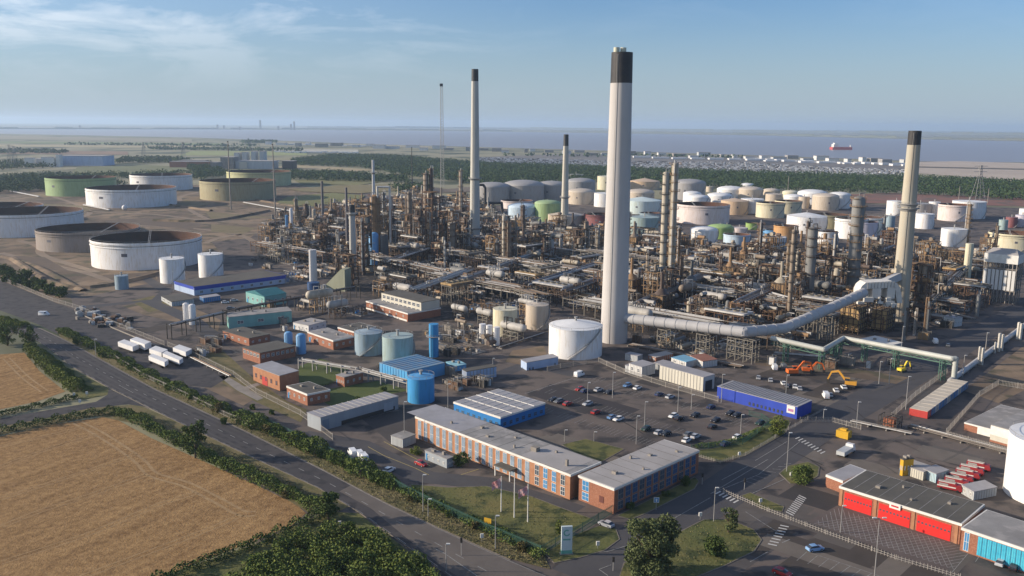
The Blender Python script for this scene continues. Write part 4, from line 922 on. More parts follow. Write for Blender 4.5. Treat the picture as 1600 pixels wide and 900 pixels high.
# ------------------------------------------------------------------ the process area
RUST = [(0.11, 0.075, 0.052), (0.17, 0.10, 0.062), (0.28, 0.18, 0.095), (0.07, 0.058, 0.05), (0.22, 0.20, 0.165), (0.34, 0.22, 0.11)]
m_fr = [paint('steelwork_%d' % i, c, 0.8, 0.6) for i, c in enumerate(RUST)]
PIPEC = [(0.50, 0.49, 0.46), (0.33, 0.32, 0.30), (0.22, 0.19, 0.16), (0.11, 0.09, 0.075), (0.62, 0.60, 0.56), (0.26, 0.17, 0.10)]
m_pipe = [mat('pipe_lagging_%d' % i, c, 0.45, tuple(x*0.65 for x in c), 0.5, 0.25) for i, c in enumerate(PIPEC)]
VESC = [(0.50, 0.44, 0.34), (0.30, 0.235, 0.17), (0.14, 0.10, 0.078), (0.50, 0.475, 0.43), (0.22, 0.22, 0.21), (0.36, 0.22, 0.11)]
VESN = ['pale buff', 'brown', 'dark brown', 'light grey', 'grey', 'rusty tan']
m_ves = [paint('vessel_skin_%d' % i, c, 0.6, 0.55) for i, c in enumerate(VESC)]
m_tan = paint('tan_heat_shield', (0.55, 0.37, 0.17), 0.8, 0.4)
def ring_platform(P, R, z, mb, n=10, ext=1.1, arc=(0, 6.283)):
    k = 14
    for i in range(k):
        a = arc[0]+(arc[1]-arc[0])*i/k; b = arc[0]+(arc[1]-arc[0])*(i+1)/k
        pts = [(P.x+r_*math.cos(t), P.y+r_*math.sin(t)) for r_, t in ((R, a), (R+ext, a), (R+ext, b), (R, b))]; mb.prism(pts, z, z+.18)
        mb.bar((*pts[1], z), (*pts[1], z+1.15), .09); mb.bar((*pts[1], z+1.15), (*pts[2], z+1.15), .09)
def column(xc, w, yt, yb, ci, label=None, plats=4, pipe=True, taper=0.0, grp='process columns'):
    P = G(xc, yb); R = max(0.5, w/2*ppm(P)*0.95); H = hz(xc, yt, P)
    size = 'tall' if H > 42 else 'mid-height' if H > 24 else 'short'; fat = 'fat' if R > 2.6 else 'slim' if R < 1.4 else ''
    lab = label or ('%s %s %s column %s' % (size, fat, VESN[ci], rel(xc, yb))).replace('  ', ' ')
    r = T('process_column', lab, 'column', (P.x, P.y, 0), grp)
    rt = R*(1-taper)
    MB().lathe((P.x, P.y, 0), [(R*1.12, 0), (R*1.02, 2.5), (R, 2.5), (rt, H-R*.6), (rt*.75, H-R*.2), (rt*.3, H), (0.05, H)], 18).build('shell', m_ves[ci], r)
    fm = m_fr[random.choice([0, 1, 3, 5])]
    for k in range(plats):
        z = H*(k+1)/(plats+0.15)-random.uniform(0, 1.5); q = MB(); a = random.uniform(0, 6.28); ring_platform(P, R, z, q, arc=(a, a+random.choice([6.283, 4.2, 3.3])), ext=random.uniform(.9, 1.5))
        q.build('platform', fm, r)
    a = random.choice([-2.2, -1.2, -0.4, -2.8]); q = MB(); 
    p = Vector((P.x+(R+.25)*math.cos(a), P.y+(R+.25)*math.sin(a), 0))
    for s in (-.25, .25): q.bar(p+Vector((s, 0, 1)), p+Vector((s, 0, H-1)), .1)
    for k in range(int(H/1.5)): q.bar(p+Vector((-.25, 0, 1+k*1.5)), p+Vector((.25, 0, 1+k*1.5)), .1)
    q.build('ladder', fm, r)
    if pipe:
        a += random.choice([.9, -.9]); pr = random.uniform(.22, .45); dx, dy = math.cos(a), math.sin(a); e = R+pr+.2
        MB().path([(P.x+dx*.2, P.y+dy*.2, H), (P.x+dx*.2, P.y+dy*.2, H+1.5), (P.x+dx*e, P.y+dy*e, H+1.5), (P.x+dx*e, P.y+dy*e, 3)], pr, 8).build('overhead_pipe', random.choice(m_pipe), r)
    return r, P, R, H
# columns one can tell apart, read off the photo: centre, width, top, foot, colour index, label
CL = [
 (1033, 10, 268, 468, 0, 'left one of the twin rusty columns, lagged and ringed with platforms', 9), (1047, 11, 254, 462, 0, 'right and taller one of the twin rusty columns, crowned with a platform', 10), (1058, 6, 356, 440, 5, None, 4),
 (1330, 20, 306, 470, 4, 'dark fat column with ringed crown left of the stained right chimney', 8), (1262, 16, 354, 480, 4, 'grey round-topped column in the middle right of the plant', 6), (1254, 5, 345, 478, 2, 'slim rusty column touching the grey round-topped column', 7),
 (1185, 7, 347, 425, 2, None, 6), (1172, 5, 376, 425, 0, None, 2), (1232, 7, 358, 500, 1, None, 6), (1228, 7, 380, 465, 1, None, 4), (1243, 5, 392, 450, 0, None, 4), (1139, 5, 396, 440, 3, None, 2), (1124, 5, 400, 444, 2, None, 4), (1121, 3.5, 385, 405, 4, None, 2),
 (1170, 5, 431, 447, 3, None, 1), (1076, 8, 470, 498, 0, None, 1), (997, 6, 424, 466, 1, None, 3), (1115, 5, 452, 472, 3, None, 1), (1088, 10, 464, 485, 1, None, 2),
 (788, 9, 336, 420, 0, 'buff column with yellowish platforms right of the left pale chimney', 8), (795, 7, 346, 422, 1, None, 7), (817, 6, 320, 372, 2, 'reddish slim column before the pale blue dome tank', 5), (763, 6, 368, 412, 5, None, 4), (767, 5, 374, 414, 0, None, 5),
 (707, 9, 348, 405, 1, None, 4), (720, 6, 266, 345, 1, 'slim brown column rising before the red low tank', 7), (666, 8, 270, 385, 1, 'tall ringed buff column left of the left pale chimney', 9), (674, 6, 262, 385, 2, None, 8), (728, 5, 350, 388, 5, None, 3),
 (640, 6, 300, 380, 1, None, 5), (612, 4, 306, 378, 3, None, 3), (637, 5, 310, 375, 2, None, 4), (679, 8, 362, 392, 2, None, 3),
 (463, 4.5, 310, 362, 1, None, 4), (479, 7, 318, 360, 2, 'brown column among the left plant stacks', 4), (492, 6, 326, 372, 0, None, 3), (468, 8, 345, 366, 2, None, 2), (485, 3, 325, 360, 2, None, 1),
 (862, 7, 375, 404, 3, None, 0), (876, 6, 372, 400, 3, 'pale vessel immediately left of the slim black-tipped chimney foot', 0), (915, 8, 345, 402, 1, 'grey-brown column left of the tall main chimney', 4), (934, 6, 360, 398, 0, None, 3), (850, 4, 375, 412, 0, None, 2), (833, 4, 390, 416, 0, None, 2), (806, 4, 385, 418, 4, None, 2), (770, 6, 402, 416, 2, None, 1), (981, 6, 330, 385, 1, None, 6),
 (1510, 6, 318, 383, 1, 'slim ringed column standing above the white right-hand cylinder', 6), (1447, 4, 470, 528, 4, None, 1), (1412, 5, 485, 533, 4, 'grey post column before the arched white heater', 1), (1428, 4, 486, 524, 3, None, 1), (1526, 6, 459, 494, 4, 'short grey column by the road at right edge of plant', 0),
 (1555, 4, 352, 398, 1, None, 2), (1380, 4, 337, 372, 4, None, 2), (1300, 4, 365, 440, 3, None, 3), (1311, 4, 440, 462, 2, None, 2), (1218, 6, 395, 430, 1, None, 3), (1290, 6, 410, 455, 2, None, 3), (1340, 6, 395, 440, 1, None, 4), (1365, 5, 420, 450, 1, None, 2), (1160, 8, 485, 505, 4, None, 1), (1142, 8, 492, 510, 3, None, 1), (1352, 6, 370, 432, 1, None, 5),
 (600, 5, 300, 372, 4, None, 5), (575, 5, 330, 402, 1, None, 6), (568, 5, 345, 430, 2, None, 6), (530, 4, 362, 402, 3, None, 2), (695, 4, 380, 430, 4, None, 2), (935, 5, 405, 432, 3, None, 2), (1010, 5, 395, 452, 1, None, 4), (1062, 4, 400, 455, 2, None, 3),
]
for c in CL: column(c[0], c[1], c[2], c[3], c[4], c[5], int(c[6]*1.5))
# orange rusty tower: fat column in a platform frame
def frame_mb(c, ax, sx, sy, H, levels, bay=5.0, mem=0.34, brace=True):
    ay = Vector((-ax.y, ax.x)); nx = max(1, round(sx/bay)); ny = max(1, round(sy/bay)); f = MB()
    pt = lambda i, j, z: (c.x+ax.x*(i/nx-.5)*sx+ay.x*(j/ny-.5)*sy, c.y+ax.y*(i/nx-.5)*sx+ay.y*(j/ny-.5)*sy, z)
    for i in range(nx+1):
        for j in range(ny+1): f.bar(pt(i, j, 0), pt(i, j, H*random.uniform(.92, 1.05)), mem)
    for z in levels:
        for i in range(nx+1): f.bar(pt(i, 0, z), pt(i, ny, z), mem*.9)
        for j in range(ny+1): f.bar(pt(0, j, z), pt(nx, j, z), mem*.9)
    if brace:
        zs = [0]+list(levels)
        for z0, z1 in zip(zs[:-1], zs[1:]):
            for i in range(nx):
                if random.random() < .5: f.bar(pt(i, 0, z0), pt(i+1, 0, z1), mem*.6)
            for j in range(ny):
                if random.random() < .5: f.bar(pt(0, j, z0), pt(0, j+1, z1), mem*.6)
    return f, pt, nx, ny
r, P, R, H = column(588, 17, 304, 405, 5, 'orange rusty tower with crowded platforms at left centre', 8)
f, pt, nx, ny = frame_mb(Vector((P.x-4, P.y)), Vector((1, 0)), R*2+16, R*2+6, H*.95, [H*k/9 for k in range(1, 9)], 6)
f.build('access_frame', m_fr[2], r)
q = MB()
for k in range(2, 9):
    z = H*k/9+.3; q.box((P.x-R-4.5+random.uniform(-2, 2), P.y), random.uniform(5, 9), R*2+3, z, z+.25); q.box((P.x+R+2.5, P.y), random.uniform(2, 5), R*2, z, z+.25)
q.build('deck', m_fr[5], r)
MB().path([(P.x+2, P.y-2, H*.9), (P.x+2, P.y-2, H*1.12), (P.x+11, P.y-2, H*1.12), (P.x+11, P.y-2, 4)], .8, 10).build('overhead_pipe', m_pipe[4], r)

# scatter of process units over the plant, laid on the site grid
REG = [(402, 398), (420, 360), (455, 340), (500, 332), (560, 322), (640, 312), (720, 318), (760, 330), (800, 350), (940, 372), (1000, 372), (1075, 388), (1140, 400), (1240, 404), (1340, 396), (1440, 398), (1540, 404), (1545, 440), (1520, 485), (1500, 508), (1440, 520), (1320, 515), (1290, 545), (1180, 546), (1120, 530), (990, 522), (860, 470), (800, 480), (760, 500), (700, 505), (570, 462), (545, 448), (532, 415), (470, 412), (405, 410)]
REG2 = [[(450, 418), (530, 418), (545, 450), (565, 472), (565, 505), (500, 498), (452, 476)], [(690, 505), (770, 500), (768, 545), (700, 552)], [(575, 507), (640, 510), (668, 505), (660, 522), (580, 518)], [(985, 520), (1120, 530), (1180, 548), (1170, 560), (1100, 552), (985, 535)], [(790, 480), (860, 470), (862, 485), (815, 530), (785, 532)]]
def inside(x, y, poly):
    c = False; n = len(poly); j = n-1
    for i in range(n):
        xi, yi = poly[i]; xj, yj = poly[j]
        if (yi > y) != (yj > y) and x < (xj-xi)*(y-yi)/(yj-yi)+xi: c = not c
        j = i
    return c
KEEP = [(959, 533, 16), (742, 380, 7), (882, 400, 6), (1404, 500, 12), (552, 415, 6), (1348, 512, 20), (588, 405, 14), (588, 418, 14), (588, 430, 13), (590, 440, 10), (490, 447, 16), (492, 460, 14), (518, 456, 20), (520, 470, 14), (412, 470, 18), (625, 500, 22), (1362, 512, 22), (640, 480, 20)]
def blocked(p, rad=8):
    for x, y, d in KEEP:
        q = G(x, y)
        if (q-p).length < d+rad*.5: return True
    return False
gx = GA; gy = Vector((-GA.y, GA.x))
if gy.y < 0: gy = -gy
region('process_area_ground', REG, 0.014, mat('oily_plant_ground', (0.05, 0.042, 0.036), 0.9, (0.028, 0.024, 0.022), 0.08, c3=(0.11, 0.09, 0.07), scale3=0.3))
def shape_of(px, py): return rel(px, py)
KN = {'structure': 'structure', 'cooler': 'air cooler', 'exch': 'heat exchanger', 'drum': 'drum', 'heater': 'heater', 'yard': 'pump group'}
def unit_structure(c, ax, px, py):
    hgt = random.choice([5, 6, 7, 8, 9, 11, 13, 16] if px < 1290 else [6, 8, 10, 12, 14, 17]); hgt = 19 if random.random() < .05 else hgt; sx, sy = random.uniform(8, 13), random.uniform(7, 12); lv = [hgt*k/max(2, int(hgt/4)) for k in range(1, max(2, int(hgt/4))+1)]
    ci = random.choice([0, 1, 2, 2, 4, 5, 3]); cn = ['dark brown', 'brown', 'rusty tan', 'blackened', 'stone coloured', 'orange tan'][ci]
    r = T('steel_structure', '%s %s steel structure %s' % ('tall' if hgt > 14 else 'low' if hgt < 10 else 'mid-height', cn, rel(px, py)), 'structure', (c.x, c.y, 0), 'open steel process structures')
    f, pt, nx, ny = frame_mb(c, ax, sx, sy, hgt, lv, random.choice([3.5, 4.5])); f.build('frame', m_fr[ci], r)
    d = MB(); ay = Vector((-ax.y, ax.x))
    for z in lv:
        for _ in range(random.choice([1, 2, 2])):
            o = ax*random.uniform(-.25, .25)*sx+ay*random.uniform(-.25, .25)*sy
            d.box((c.x+o.x, c.y+o.y), sx*random.uniform(.35, .6), sy*random.uniform(.4, .8), z+.2, z+.35, ax)
    d.build('deck', m_fr[(ci+random.choice([0, 1, 2])) % 6], r)
    for z in [0.8]+lv:
        for _ in range(random.choice([1, 1, 2])):
            v = MB(); o = ax*random.uniform(-.3, .3)*sx+ay*random.uniform(-.3, .3)*sy; rr = random.uniform(.7, 1.5); ln_ = random.uniform(3, 7); e = ax if random.random() < .6 else ay
            if random.random() < .6: v.tube((c.x+o.x-e.x*ln_/2, c.y+o.y-e.y*ln_/2, z+rr+.4), (c.x+o.x+e.x*ln_/2, c.y+o.y+e.y*ln_/2, z+rr+.4), rr, rr, 12)
            else: v.lathe((c.x+o.x, c.y+o.y, z+.3), [(rr, 0), (rr, 3.5), (rr*.5, 4.1), (.05, 4.2)], 12)
            v.build('vessel', random.choice(m_ves), r)
    q = MB()
    for _ in range(random.randint(9, 15)):
        i, j = random.uniform(-.52, .52), random.uniform(-.52, .52); a = c+ax*i*sx+ay*j*sy; z0 = random.uniform(0, hgt*.6); z1 = min(hgt*1.15, z0+random.uniform(3, hgt*.8)); e = (ax if random.random() < .5 else ay)*random.uniform(-6, 6)
        q.path([(a.x, a.y, z0), (a.x, a.y, z1), (a.x+e.x, a.y+e.y, z1)], random.uniform(.13, .34), 6)
    q.build('pipework', random.choice(m_pipe), r)
    if random.random() < .8:
        q = MB()
        for _ in range(8):
            i, j = random.uniform(-.52, .52), random.uniform(-.52, .52); a = c+ax*i*sx+ay*j*sy; z1 = random.uniform(2, hgt); e = (ax if random.random() < .5 else ay)*random.uniform(4, 9)
            q.path([(a.x-e.x/2, a.y-e.y/2, z1), (a.x+e.x/2, a.y+e.y/2, z1), (a.x+e.x/2, a.y+e.y/2, z1*.4)], random.uniform(.15, .4), 6)
        q.build('pipework', random.choice(m_pipe[3:]), r)
def unit_cooler(c, ax, px, py):
    sx, sy = random.uniform(16, 22), random.uniform(7, 9); h = random.uniform(8, 13); cn, m = random.choice([('grey', m_pipe[1]), ('pale', m_pipe[4]), ('tan', m_tan), ('stone', m_fr[4])])
    r = T('air_cooler', '%s air cooler bank on legs %s' % (cn, rel(px, py)), 'air cooler', (c.x, c.y, 0), 'air cooler banks')
    f, pt, nx, ny = frame_mb(c, ax, sx, sy, h-.5, [h*.55, h-.7], 5); f.build('frame', m_fr[random.choice([0, 1, 4])], r)
    MB().box(c, sx+1, sy+1, h, h+1.0, ax).build('fin_box', m, r); ay = Vector((-ax.y, ax.x))
    n = int(sx/4)
    for i in range(n):
        o = ax*((i+.5)/n-.5)*sx; MB().lathe((c.x+o.x, c.y+o.y, h+1.0), [(1.6, 0), (1.75, .7), (1.55, .7), (1.5, .05), (.05, .05)], 14, cap=False).build('fan_ring', m_fr[4], r)
    q = MB()
    for j in (-.55, .55): o = ay*j*sy; q.tube((c.x+o.x-ax.x*sx/2, c.y+o.y-ax.y*sx/2, h+.4), (c.x+o.x+ax.x*sx/2, c.y+o.y+ax.y*sx/2, h+.4), .4, .4, 8)
    q.build('header_pipe', random.choice(m_pipe), r)
def unit_exch(c, ax, px, py):
    ay = Vector((-ax.y, ax.x)); n = random.randint(2, 4)
    for k in range(n):
        o = c+ay*(k-(n-1)/2)*3.6; L_ = random.uniform(6, 9); rr = random.uniform(.7, 1.1); z = random.choice([1.8, 1.8, 4.2]); ci = random.randrange(6)
        r = T('heat_exchanger', '%s exchanger on saddles %s' % (VESN[ci], rel(px, py)), 'exchanger', (o.x, o.y, 0), 'horizontal exchangers')
        a, b = o-ax*L_/2, o+ax*L_/2
        MB().tube((a.x, a.y, z), (b.x, b.y, z), rr, rr, 12).tube((a.x, a.y, z), (a.x-ax.x*.8, a.y-ax.y*.8, z), rr*1.15, rr*1.15, 12).build('shell', m_ves[ci], r)
        for t in (-.3, .3): p = o+ax*L_*t; MB().box(p, .5, rr*1.8, 0, z-rr*.6, ax).build('saddle', m_conc, r)
        MB().path([(a.x, a.y, z+rr), (a.x, a.y, z+rr+2), (a.x+ax.x*3, a.y+ax.y*3, z+rr+2)], .28, 6).build('nozzle_pipe', random.choice(m_pipe), r)
def unit_drum(c, ax, px, py):
    rr = random.uniform(1.3, 2.4); L_ = random.uniform(8, 13); z = random.uniform(4, 9); ci = random.choice([0, 1, 3, 3, 4]); r = T('horizontal_drum', '%s drum on a frame %s' % (VESN[ci], rel(px, py)), 'drum', (c.x, c.y, 0), 'raised horizontal drums')
    a, b = c-ax*L_/2, c+ax*L_/2; m = MB().tube((a.x, a.y, z+rr), (b.x, b.y, z+rr), rr, rr, 16, cap=False)
    for p in (a, b): m.ball((p.x, p.y, z+rr), rr, 6, 16)
    m.build('shell', m_ves[ci], r)
    f, *_ = frame_mb(c, ax, L_*.8, rr*2, z, [z*.5, z-.3], 4); f.build('frame', m_fr[random.randrange(6)], r)
    q = MB(); 
    for _ in range(5): t = random.uniform(-.45, .45); e = random.uniform(-4, 4); p = c+ax*t*L_; q.path([(p.x, p.y, z+rr*2), (p.x, p.y, z+rr*2+2), (p.x+e, p.y, z+rr*2+2), (p.x+e, p.y, 2)], .22, 6)
    q.build('pipework', random.choice(m_pipe), r)
def unit_heater(c, ax, px, py):
    s = random.uniform(7, 10); h = random.uniform(9, 14); ci = random.choice([2, 5, 1]); r = T('fired_heater', '%s box heater with short stack %s' % (['', 'brown', 'rusty tan', '', '', 'orange tan'][ci], rel(px, py)), 'heater', (c.x, c.y, 0), 'box heaters')
    MB().box(c, s, s*.8, 2.2, h, ax).build('firebox', m_fr[ci], r)
    a = MB(); ay = Vector((-ax.y, ax.x)); a.lathe((c.x, c.y, h), [(s*.4, 0), (s*.18, 2.5), (.9, 3), (.85, 12)], 12); a.build('stack', m_ves[random.randrange(6)], r)
    f, *_ = frame_mb(c, ax, s+1.5, s*.8+1.5, h, [2.1, h*.4, h*.7, h], 3, .28); f.build('frame', m_fr[3], r)
def unit_yard(c, ax, px, py):
    ay = Vector((-ax.y, ax.x)); r = T('pump_skid', 'low pump and pipe cluster %s' % rel(px, py), 'pumps', (c.x, c.y, 0), 'pump clusters')
    MB().box(c, 12, 9, 0, .3, ax).build('plinth', m_conc, r)
    for k in range(4):
        p = c+ax*(k-1.5)*2.8+ay*random.uniform(-2, 2); MB().tube((p.x-ay.x, p.y-ay.y, 1.1), (p.x+ay.x, p.y+ay.y, 1.1), .55, .55, 10).box(p, 1.2, 2.4, .3, .7, ax).build('pump', random.choice([WALLM['blue'], m_ves[3], m_ves[4], m_fr[5]]), r)
    q = MB()
    for _ in range(14): p = c+ax*random.uniform(-7, 7)+ay*random.uniform(-5, 5); e = (ax if random.random() < .6 else ay)*random.uniform(-8, 8); z = random.uniform(.8, 5); q.path([(p.x, p.y, .2), (p.x, p.y, z), (p.x+e.x, p.y+e.y, z)], random.uniform(.12, .3), 6)
    q.build('pipework', random.choice(m_pipe), r)
cells = []
org = G(960, 450)
for i in range(-45, 46):
    for j in range(-40, 60):
        p = org+Vector((gx.x, gx.y, 0))*i*16.0+Vector((gy.x, gy.y, 0))*j*14.5
        if p.y < 200: continue
        x, y = proj(p)
        if inside(x, y, REG) or any(inside(x, y, q) for q in REG2): cells.append((p, x, y, i, j))
random.seed(21)
for p, x, y, i, j in cells:
    if j % 5 == 0 and inside(x, y, REG): continue            # pipe rack lanes
    if blocked(p): continue
    p = p+Vector((random.uniform(-2, 2), random.uniform(-2, 2), 0)); c = Vector((p.x, p.y)); ax = Vector((gx.x, gx.y)) if random.random() < .7 else Vector((gy.x, gy.y))
    low = any(inside(x, y, q) for q in REG2) or (620 < x < 950 and 405 < y < 500) or (1400 < x and y > 440) or y > 500
    u = random.random()
    if low and any(inside(x, y, q) for q in REG2):
        fn = unit_yard if u < .5 else unit_exch if u < .85 else unit_drum
    elif low:
        fn = unit_yard if u < .35 else unit_exch if u < .65 else unit_drum if u < .8 else unit_cooler if u < .9 else unit_structure
    else:
        fn = unit_structure if u < .56 else unit_cooler if u < .67 else unit_exch if u < .77 else unit_drum if u < .86 else unit_heater if u < .91 else unit_yard
    fn(c, ax, x, y)
# the taller process blocks the photo shows one by one: centre, foot row, top row, width, colour
random.seed(33)
for x, yb, yt, w, ci, lab in ((570, 425, 338, 20, 1, 'tall rusty stair frame left of the tall blue vessel'), (655, 392, 318, 16, 0, 'tall dark frame left of the buff columns'), (674, 405, 300, 22, 1, 'tall brown frame wrapped round the buff columns'), (1432, 497, 412, 30, 1, 'bulky rust-red frame right of the stained right chimney'),
        (1458, 482, 425, 26, 3, 'blackened frame right of the bulky rust-red frame'), (1302, 470, 402, 26, 0, 'dark red-brown frame before the dark fat column'), (1205, 462, 415, 34, 1, 'wide brown frame left of the grey round-topped column'), (1240, 480, 425, 24, 5, 'orange tan frame at the foot of the slim rusty column'),
        (1040, 470, 420, 34, 0, 'dark frame round the foot of the twin rusty columns'), (796, 420, 345, 18, 4, 'stone coloured stair frame on the buff column'), (712, 400, 345, 20, 0, 'dark frame behind the pale pipe rack left of the left chimney'), (545, 446, 398, 26, 1, 'cluttered brown frame by the short black-topped stack'),
        (1345, 446, 388, 24, 0, 'brown frame behind the arched white heater'), (1500, 432, 396, 20, 0, 'dark frame left of the white right-hand cylinder'), (1100, 428, 398, 26, 2, 'low tan lit frame right of the twin columns'), (905, 402, 358, 24, 0, 'dark frame between slim and main chimneys'), (840, 405, 362, 26, 3, 'black frame left of the slim black-tipped chimney'),
        (612, 402, 328, 16, 0, 'dark stair frame right beside the orange rusty tower'), (690, 398, 330, 16, 1, 'brown frame between buff columns and left pale chimney'), (728, 402, 340, 14, 0, 'slim dark frame left of the left pale chimney'), (770, 415, 368, 18, 5, 'tan frame at the foot of the left pale chimney'), (640, 385, 335, 20, 0, 'dark frame right of the orange rusty tower'), (1175, 430, 380, 20, 0, 'dark frame behind the wide brown frame'), (505, 392, 352, 20, 0, 'dark frame among the left stacks'), (1385, 440, 400, 20, 3, 'dark frame directly left of the stained chimney')):
    P = G(x, yb); H = hz(x, yt, P); s = ppm(P)*w; ax = Vector((gx.x, gx.y)); n = max(3, int(H/4.5)); lv = [H*k/n for k in range(1, n+1)]
    r = T('steel_structure', lab, 'structure', (P.x, P.y, 0), 'tall process blocks'); f, pt, nx, ny = frame_mb(Vector((P.x, P.y)), ax, s, s*.7, H, lv, 4.2, .38); f.build('frame', m_fr[ci], r)
    ay = Vector((-ax.y, ax.x)); d = MB()
    for z in lv:
        for _ in range(2): o = ax*random.uniform(-.25, .25)*s+ay*random.uniform(-.2, .2)*s; d.box((P.x+o.x, P.y+o.y), s*random.uniform(.4, .8), s*random.uniform(.3, .6), z+.2, z+.4, ax)
    d.build('deck', m_fr[(ci+1) % 6], r)
    for z in [0]+lv[:-1]:
        for _ in range(3):
            o = ax*random.uniform(-.38, .38)*s+ay*random.uniform(-.3, .3)*s; rr = random.uniform(.9, 1.9); v = MB()
            if random.random() < .5: v.lathe((P.x+o.x, P.y+o.y, z+.4), [(rr, 0), (rr, 3.4), (rr*.5, 4.2), (.05, 4.3)], 12)
            else: L_ = random.uniform(3, 7); v.tube((P.x+o.x-ax.x*L_/2, P.y+o.y-ax.y*L_/2, z+rr+.5), (P.x+o.x+ax.x*L_/2, P.y+o.y+ax.y*L_/2, z+rr+.5), rr, rr, 12)
            v.build('vessel', random.choice(m_ves[:3]+m_ves[4:]), r)
    for mm in (m_pipe[3], m_pipe[random.choice([0, 1, 5])]):
        q = MB()
        for _ in range(14): i, j = random.uniform(-.55, .55), random.uniform(-.4, .4); a = Vector((P.x, P.y))+ax*i*s+ay*j*s; z0 = random.uniform(0, H*.5); z1 = random.uniform(z0+3, H); e = (ax if random.random() < .5 else ay)*random.uniform(-6, 6); q.path([(a.x, a.y, z0), (a.x, a.y, z1), (a.x+e.x, a.y+e.y, z1)], random.uniform(.15, .4), 6)
        q.build('pipework', mm, r)
random.seed(44)
# pipe racks down the lanes
def rack(A, B, width, H, npipe, label, m=None, levels=1, legs=True, name='pipe_rack'):
    A = Vector((A.x, A.y)); B = Vector((B.x, B.y)); d = (B-A); L_ = d.length; ax = d.normalized(); ay = Vector((-ax.y, ax.x)); c = (A+B)/2
    r = T(name, label, 'pipe rack', (c.x, c.y, 0), 'pipe racks'); f = MB(); n = max(1, int(L_/7))
    for k in range(n+1):
        p = A+d*(k/n)
        for s in (-.5, .5): f.bar((p.x+ay.x*s*width, p.y+ay.y*s*width, 0), (p.x+ay.x*s*width, p.y+ay.y*s*width, H+.8), .4)
        for l in range(levels): z = H-l*2.6; f.bar((p.x-ay.x*width/2, p.y-ay.y*width/2, z), (p.x+ay.x*width/2, p.y+ay.y*width/2, z), .4)
    for s in (-.5, .5): f.bar((A.x+ay.x*s*width, A.y+ay.y*s*width, H), (B.x+ay.x*s*width, B.y+ay.y*s*width, H), .35)
    f.build('frame', m or m_fr[random.choice([0, 1, 4])], r)
    for l in range(levels):
        for k in range(npipe):
            o = ay*((k+.5)/npipe-.5)*width*.94; rr = random.uniform(.18, min(.5, width/npipe*.42)); z = H-l*2.6+.2+rr
            a = A+ax*random.uniform(0, L_*.12); b = B-ax*random.uniform(0, L_*.12)
            q = MB(); pts = [(a.x+o.x, a.y+o.y, z)]
            s = random.uniform(.2, .6)
            m1 = a.lerp(b, s)
            if L_ > 40 and random.random() < .5: pts += [(m1.x+o.x, m1.y+o.y, z), (m1.x+o.x, m1.y+o.y, z+1.5), (m1.x+o.x+ax.x*3, m1.y+o.y+ax.y*3, z+1.5), (m1.x+o.x+ax.x*3, m1.y+o.y+ax.y*3, z)]
            pts.append((b.x+o.x, b.y+o.y, z)); q.path(pts, rr, 6); q.build('pipe', random.choice([m_pipe[0], m_pipe[1], m_pipe[1], m_pipe[2], m_pipe[2], m_pipe[3], m_pipe[4], m_pipe[5]]), r)
    return r
lanes = {}
for p, x, y, i, j in cells:
    if j % 5 == 0 and inside(x, y, REG): lanes.setdefault(j, []).append(i)
for j, iis in lanes.items():
    iis.sort(); runs = []; s = iis[0]; prev = s
    for i in iis[1:]+[9999]:
        if i != prev+1: runs.append((s, prev)); s = i
        prev = i
    for a, b in runs:
        k = a
        while k <= b:
            e = min(b, k+5)
            A = org+Vector((gx.x, gx.y, 0))*(k-.5)*16.0+Vector((gy.x, gy.y, 0))*j*14.5; B = org+Vector((gx.x, gx.y, 0))*(e+.5)*16.0+Vector((gy.x, gy.y, 0))*j*14.5
            if not blocked((A+B)/2, 4):
                x, y = proj((A+B)/2); rack(A, B, random.choice([9, 11, 12]), random.choice([6.5, 7.5, 8.5]), random.choice([9, 11, 12]), 'grey multi-pipe rack section %s' % rel(x, y), levels=2)
            k = e+1
# cross racks
for a, b in (((700, 470), (860, 405)), ((820, 470), (955, 425)), ((1000, 500), (1120, 440)), ((1150, 500), (1260, 445)), ((600, 430), (700, 395)), ((1060, 430), (1140, 398)), ((1440, 500), (1500, 440)), ((480, 400), (560, 372)), ((640, 480), (740, 440)), ((880, 480), (950, 452)), ((1330, 430), (1400, 400)), ((1230, 430), (1300, 405))):
    rack(G(*a), G(*b), 8, 8.6, 8, 'cross-running pipe rack %s' % rel((a[0]+b[0])/2, (a[1]+b[1])/2))
# long bright racks that read clearly in the photo
for a, b, w, h, n, lab in (((628, 426), (760, 460), 10, 8, 9, 'long pale rack of pipes behind the cream process building'), ((560, 412), (640, 432), 9, 9, 8, 'pale pipe rack right of the short black-topped stack'), ((760, 455), (850, 482), 9, 7, 8, 'pale pipe rack running down to the beige cone-roofed tank'),
                           ((770, 420), (930, 452), 8, 7, 8, 'pale pipe rack crossing left of the tall main chimney'), ((1080, 412), (1165, 436), 9, 9, 8, 'ochre-lit pipe rack right of the twin rusty columns'), ((1110, 455), (1230, 492), 10, 8, 9, 'wide buff pipe rack behind the grey bent duct')):
    rack(G(*a), G(*b), w, h, n, lab, levels=2)
rack(G(265, 530), G(352, 508), 3, 6.5, 5, 'dark trestle pipe bridge from lorry park to the teal sheds', m_dark); rack(G(352, 508), G(560, 466), 3, 7, 5, 'long dark trestle pipe bridge past the brick cluster', m_dark)
rack(G(560, 590), G(640, 612), 2.5, 3.5, 3, 'low pipe run beside the blue process building', m_rail)
rack(G(470, 575), G(560, 590), 2.5, 3.5, 3, 'low pale pipe run above the green lawn', m_rail)
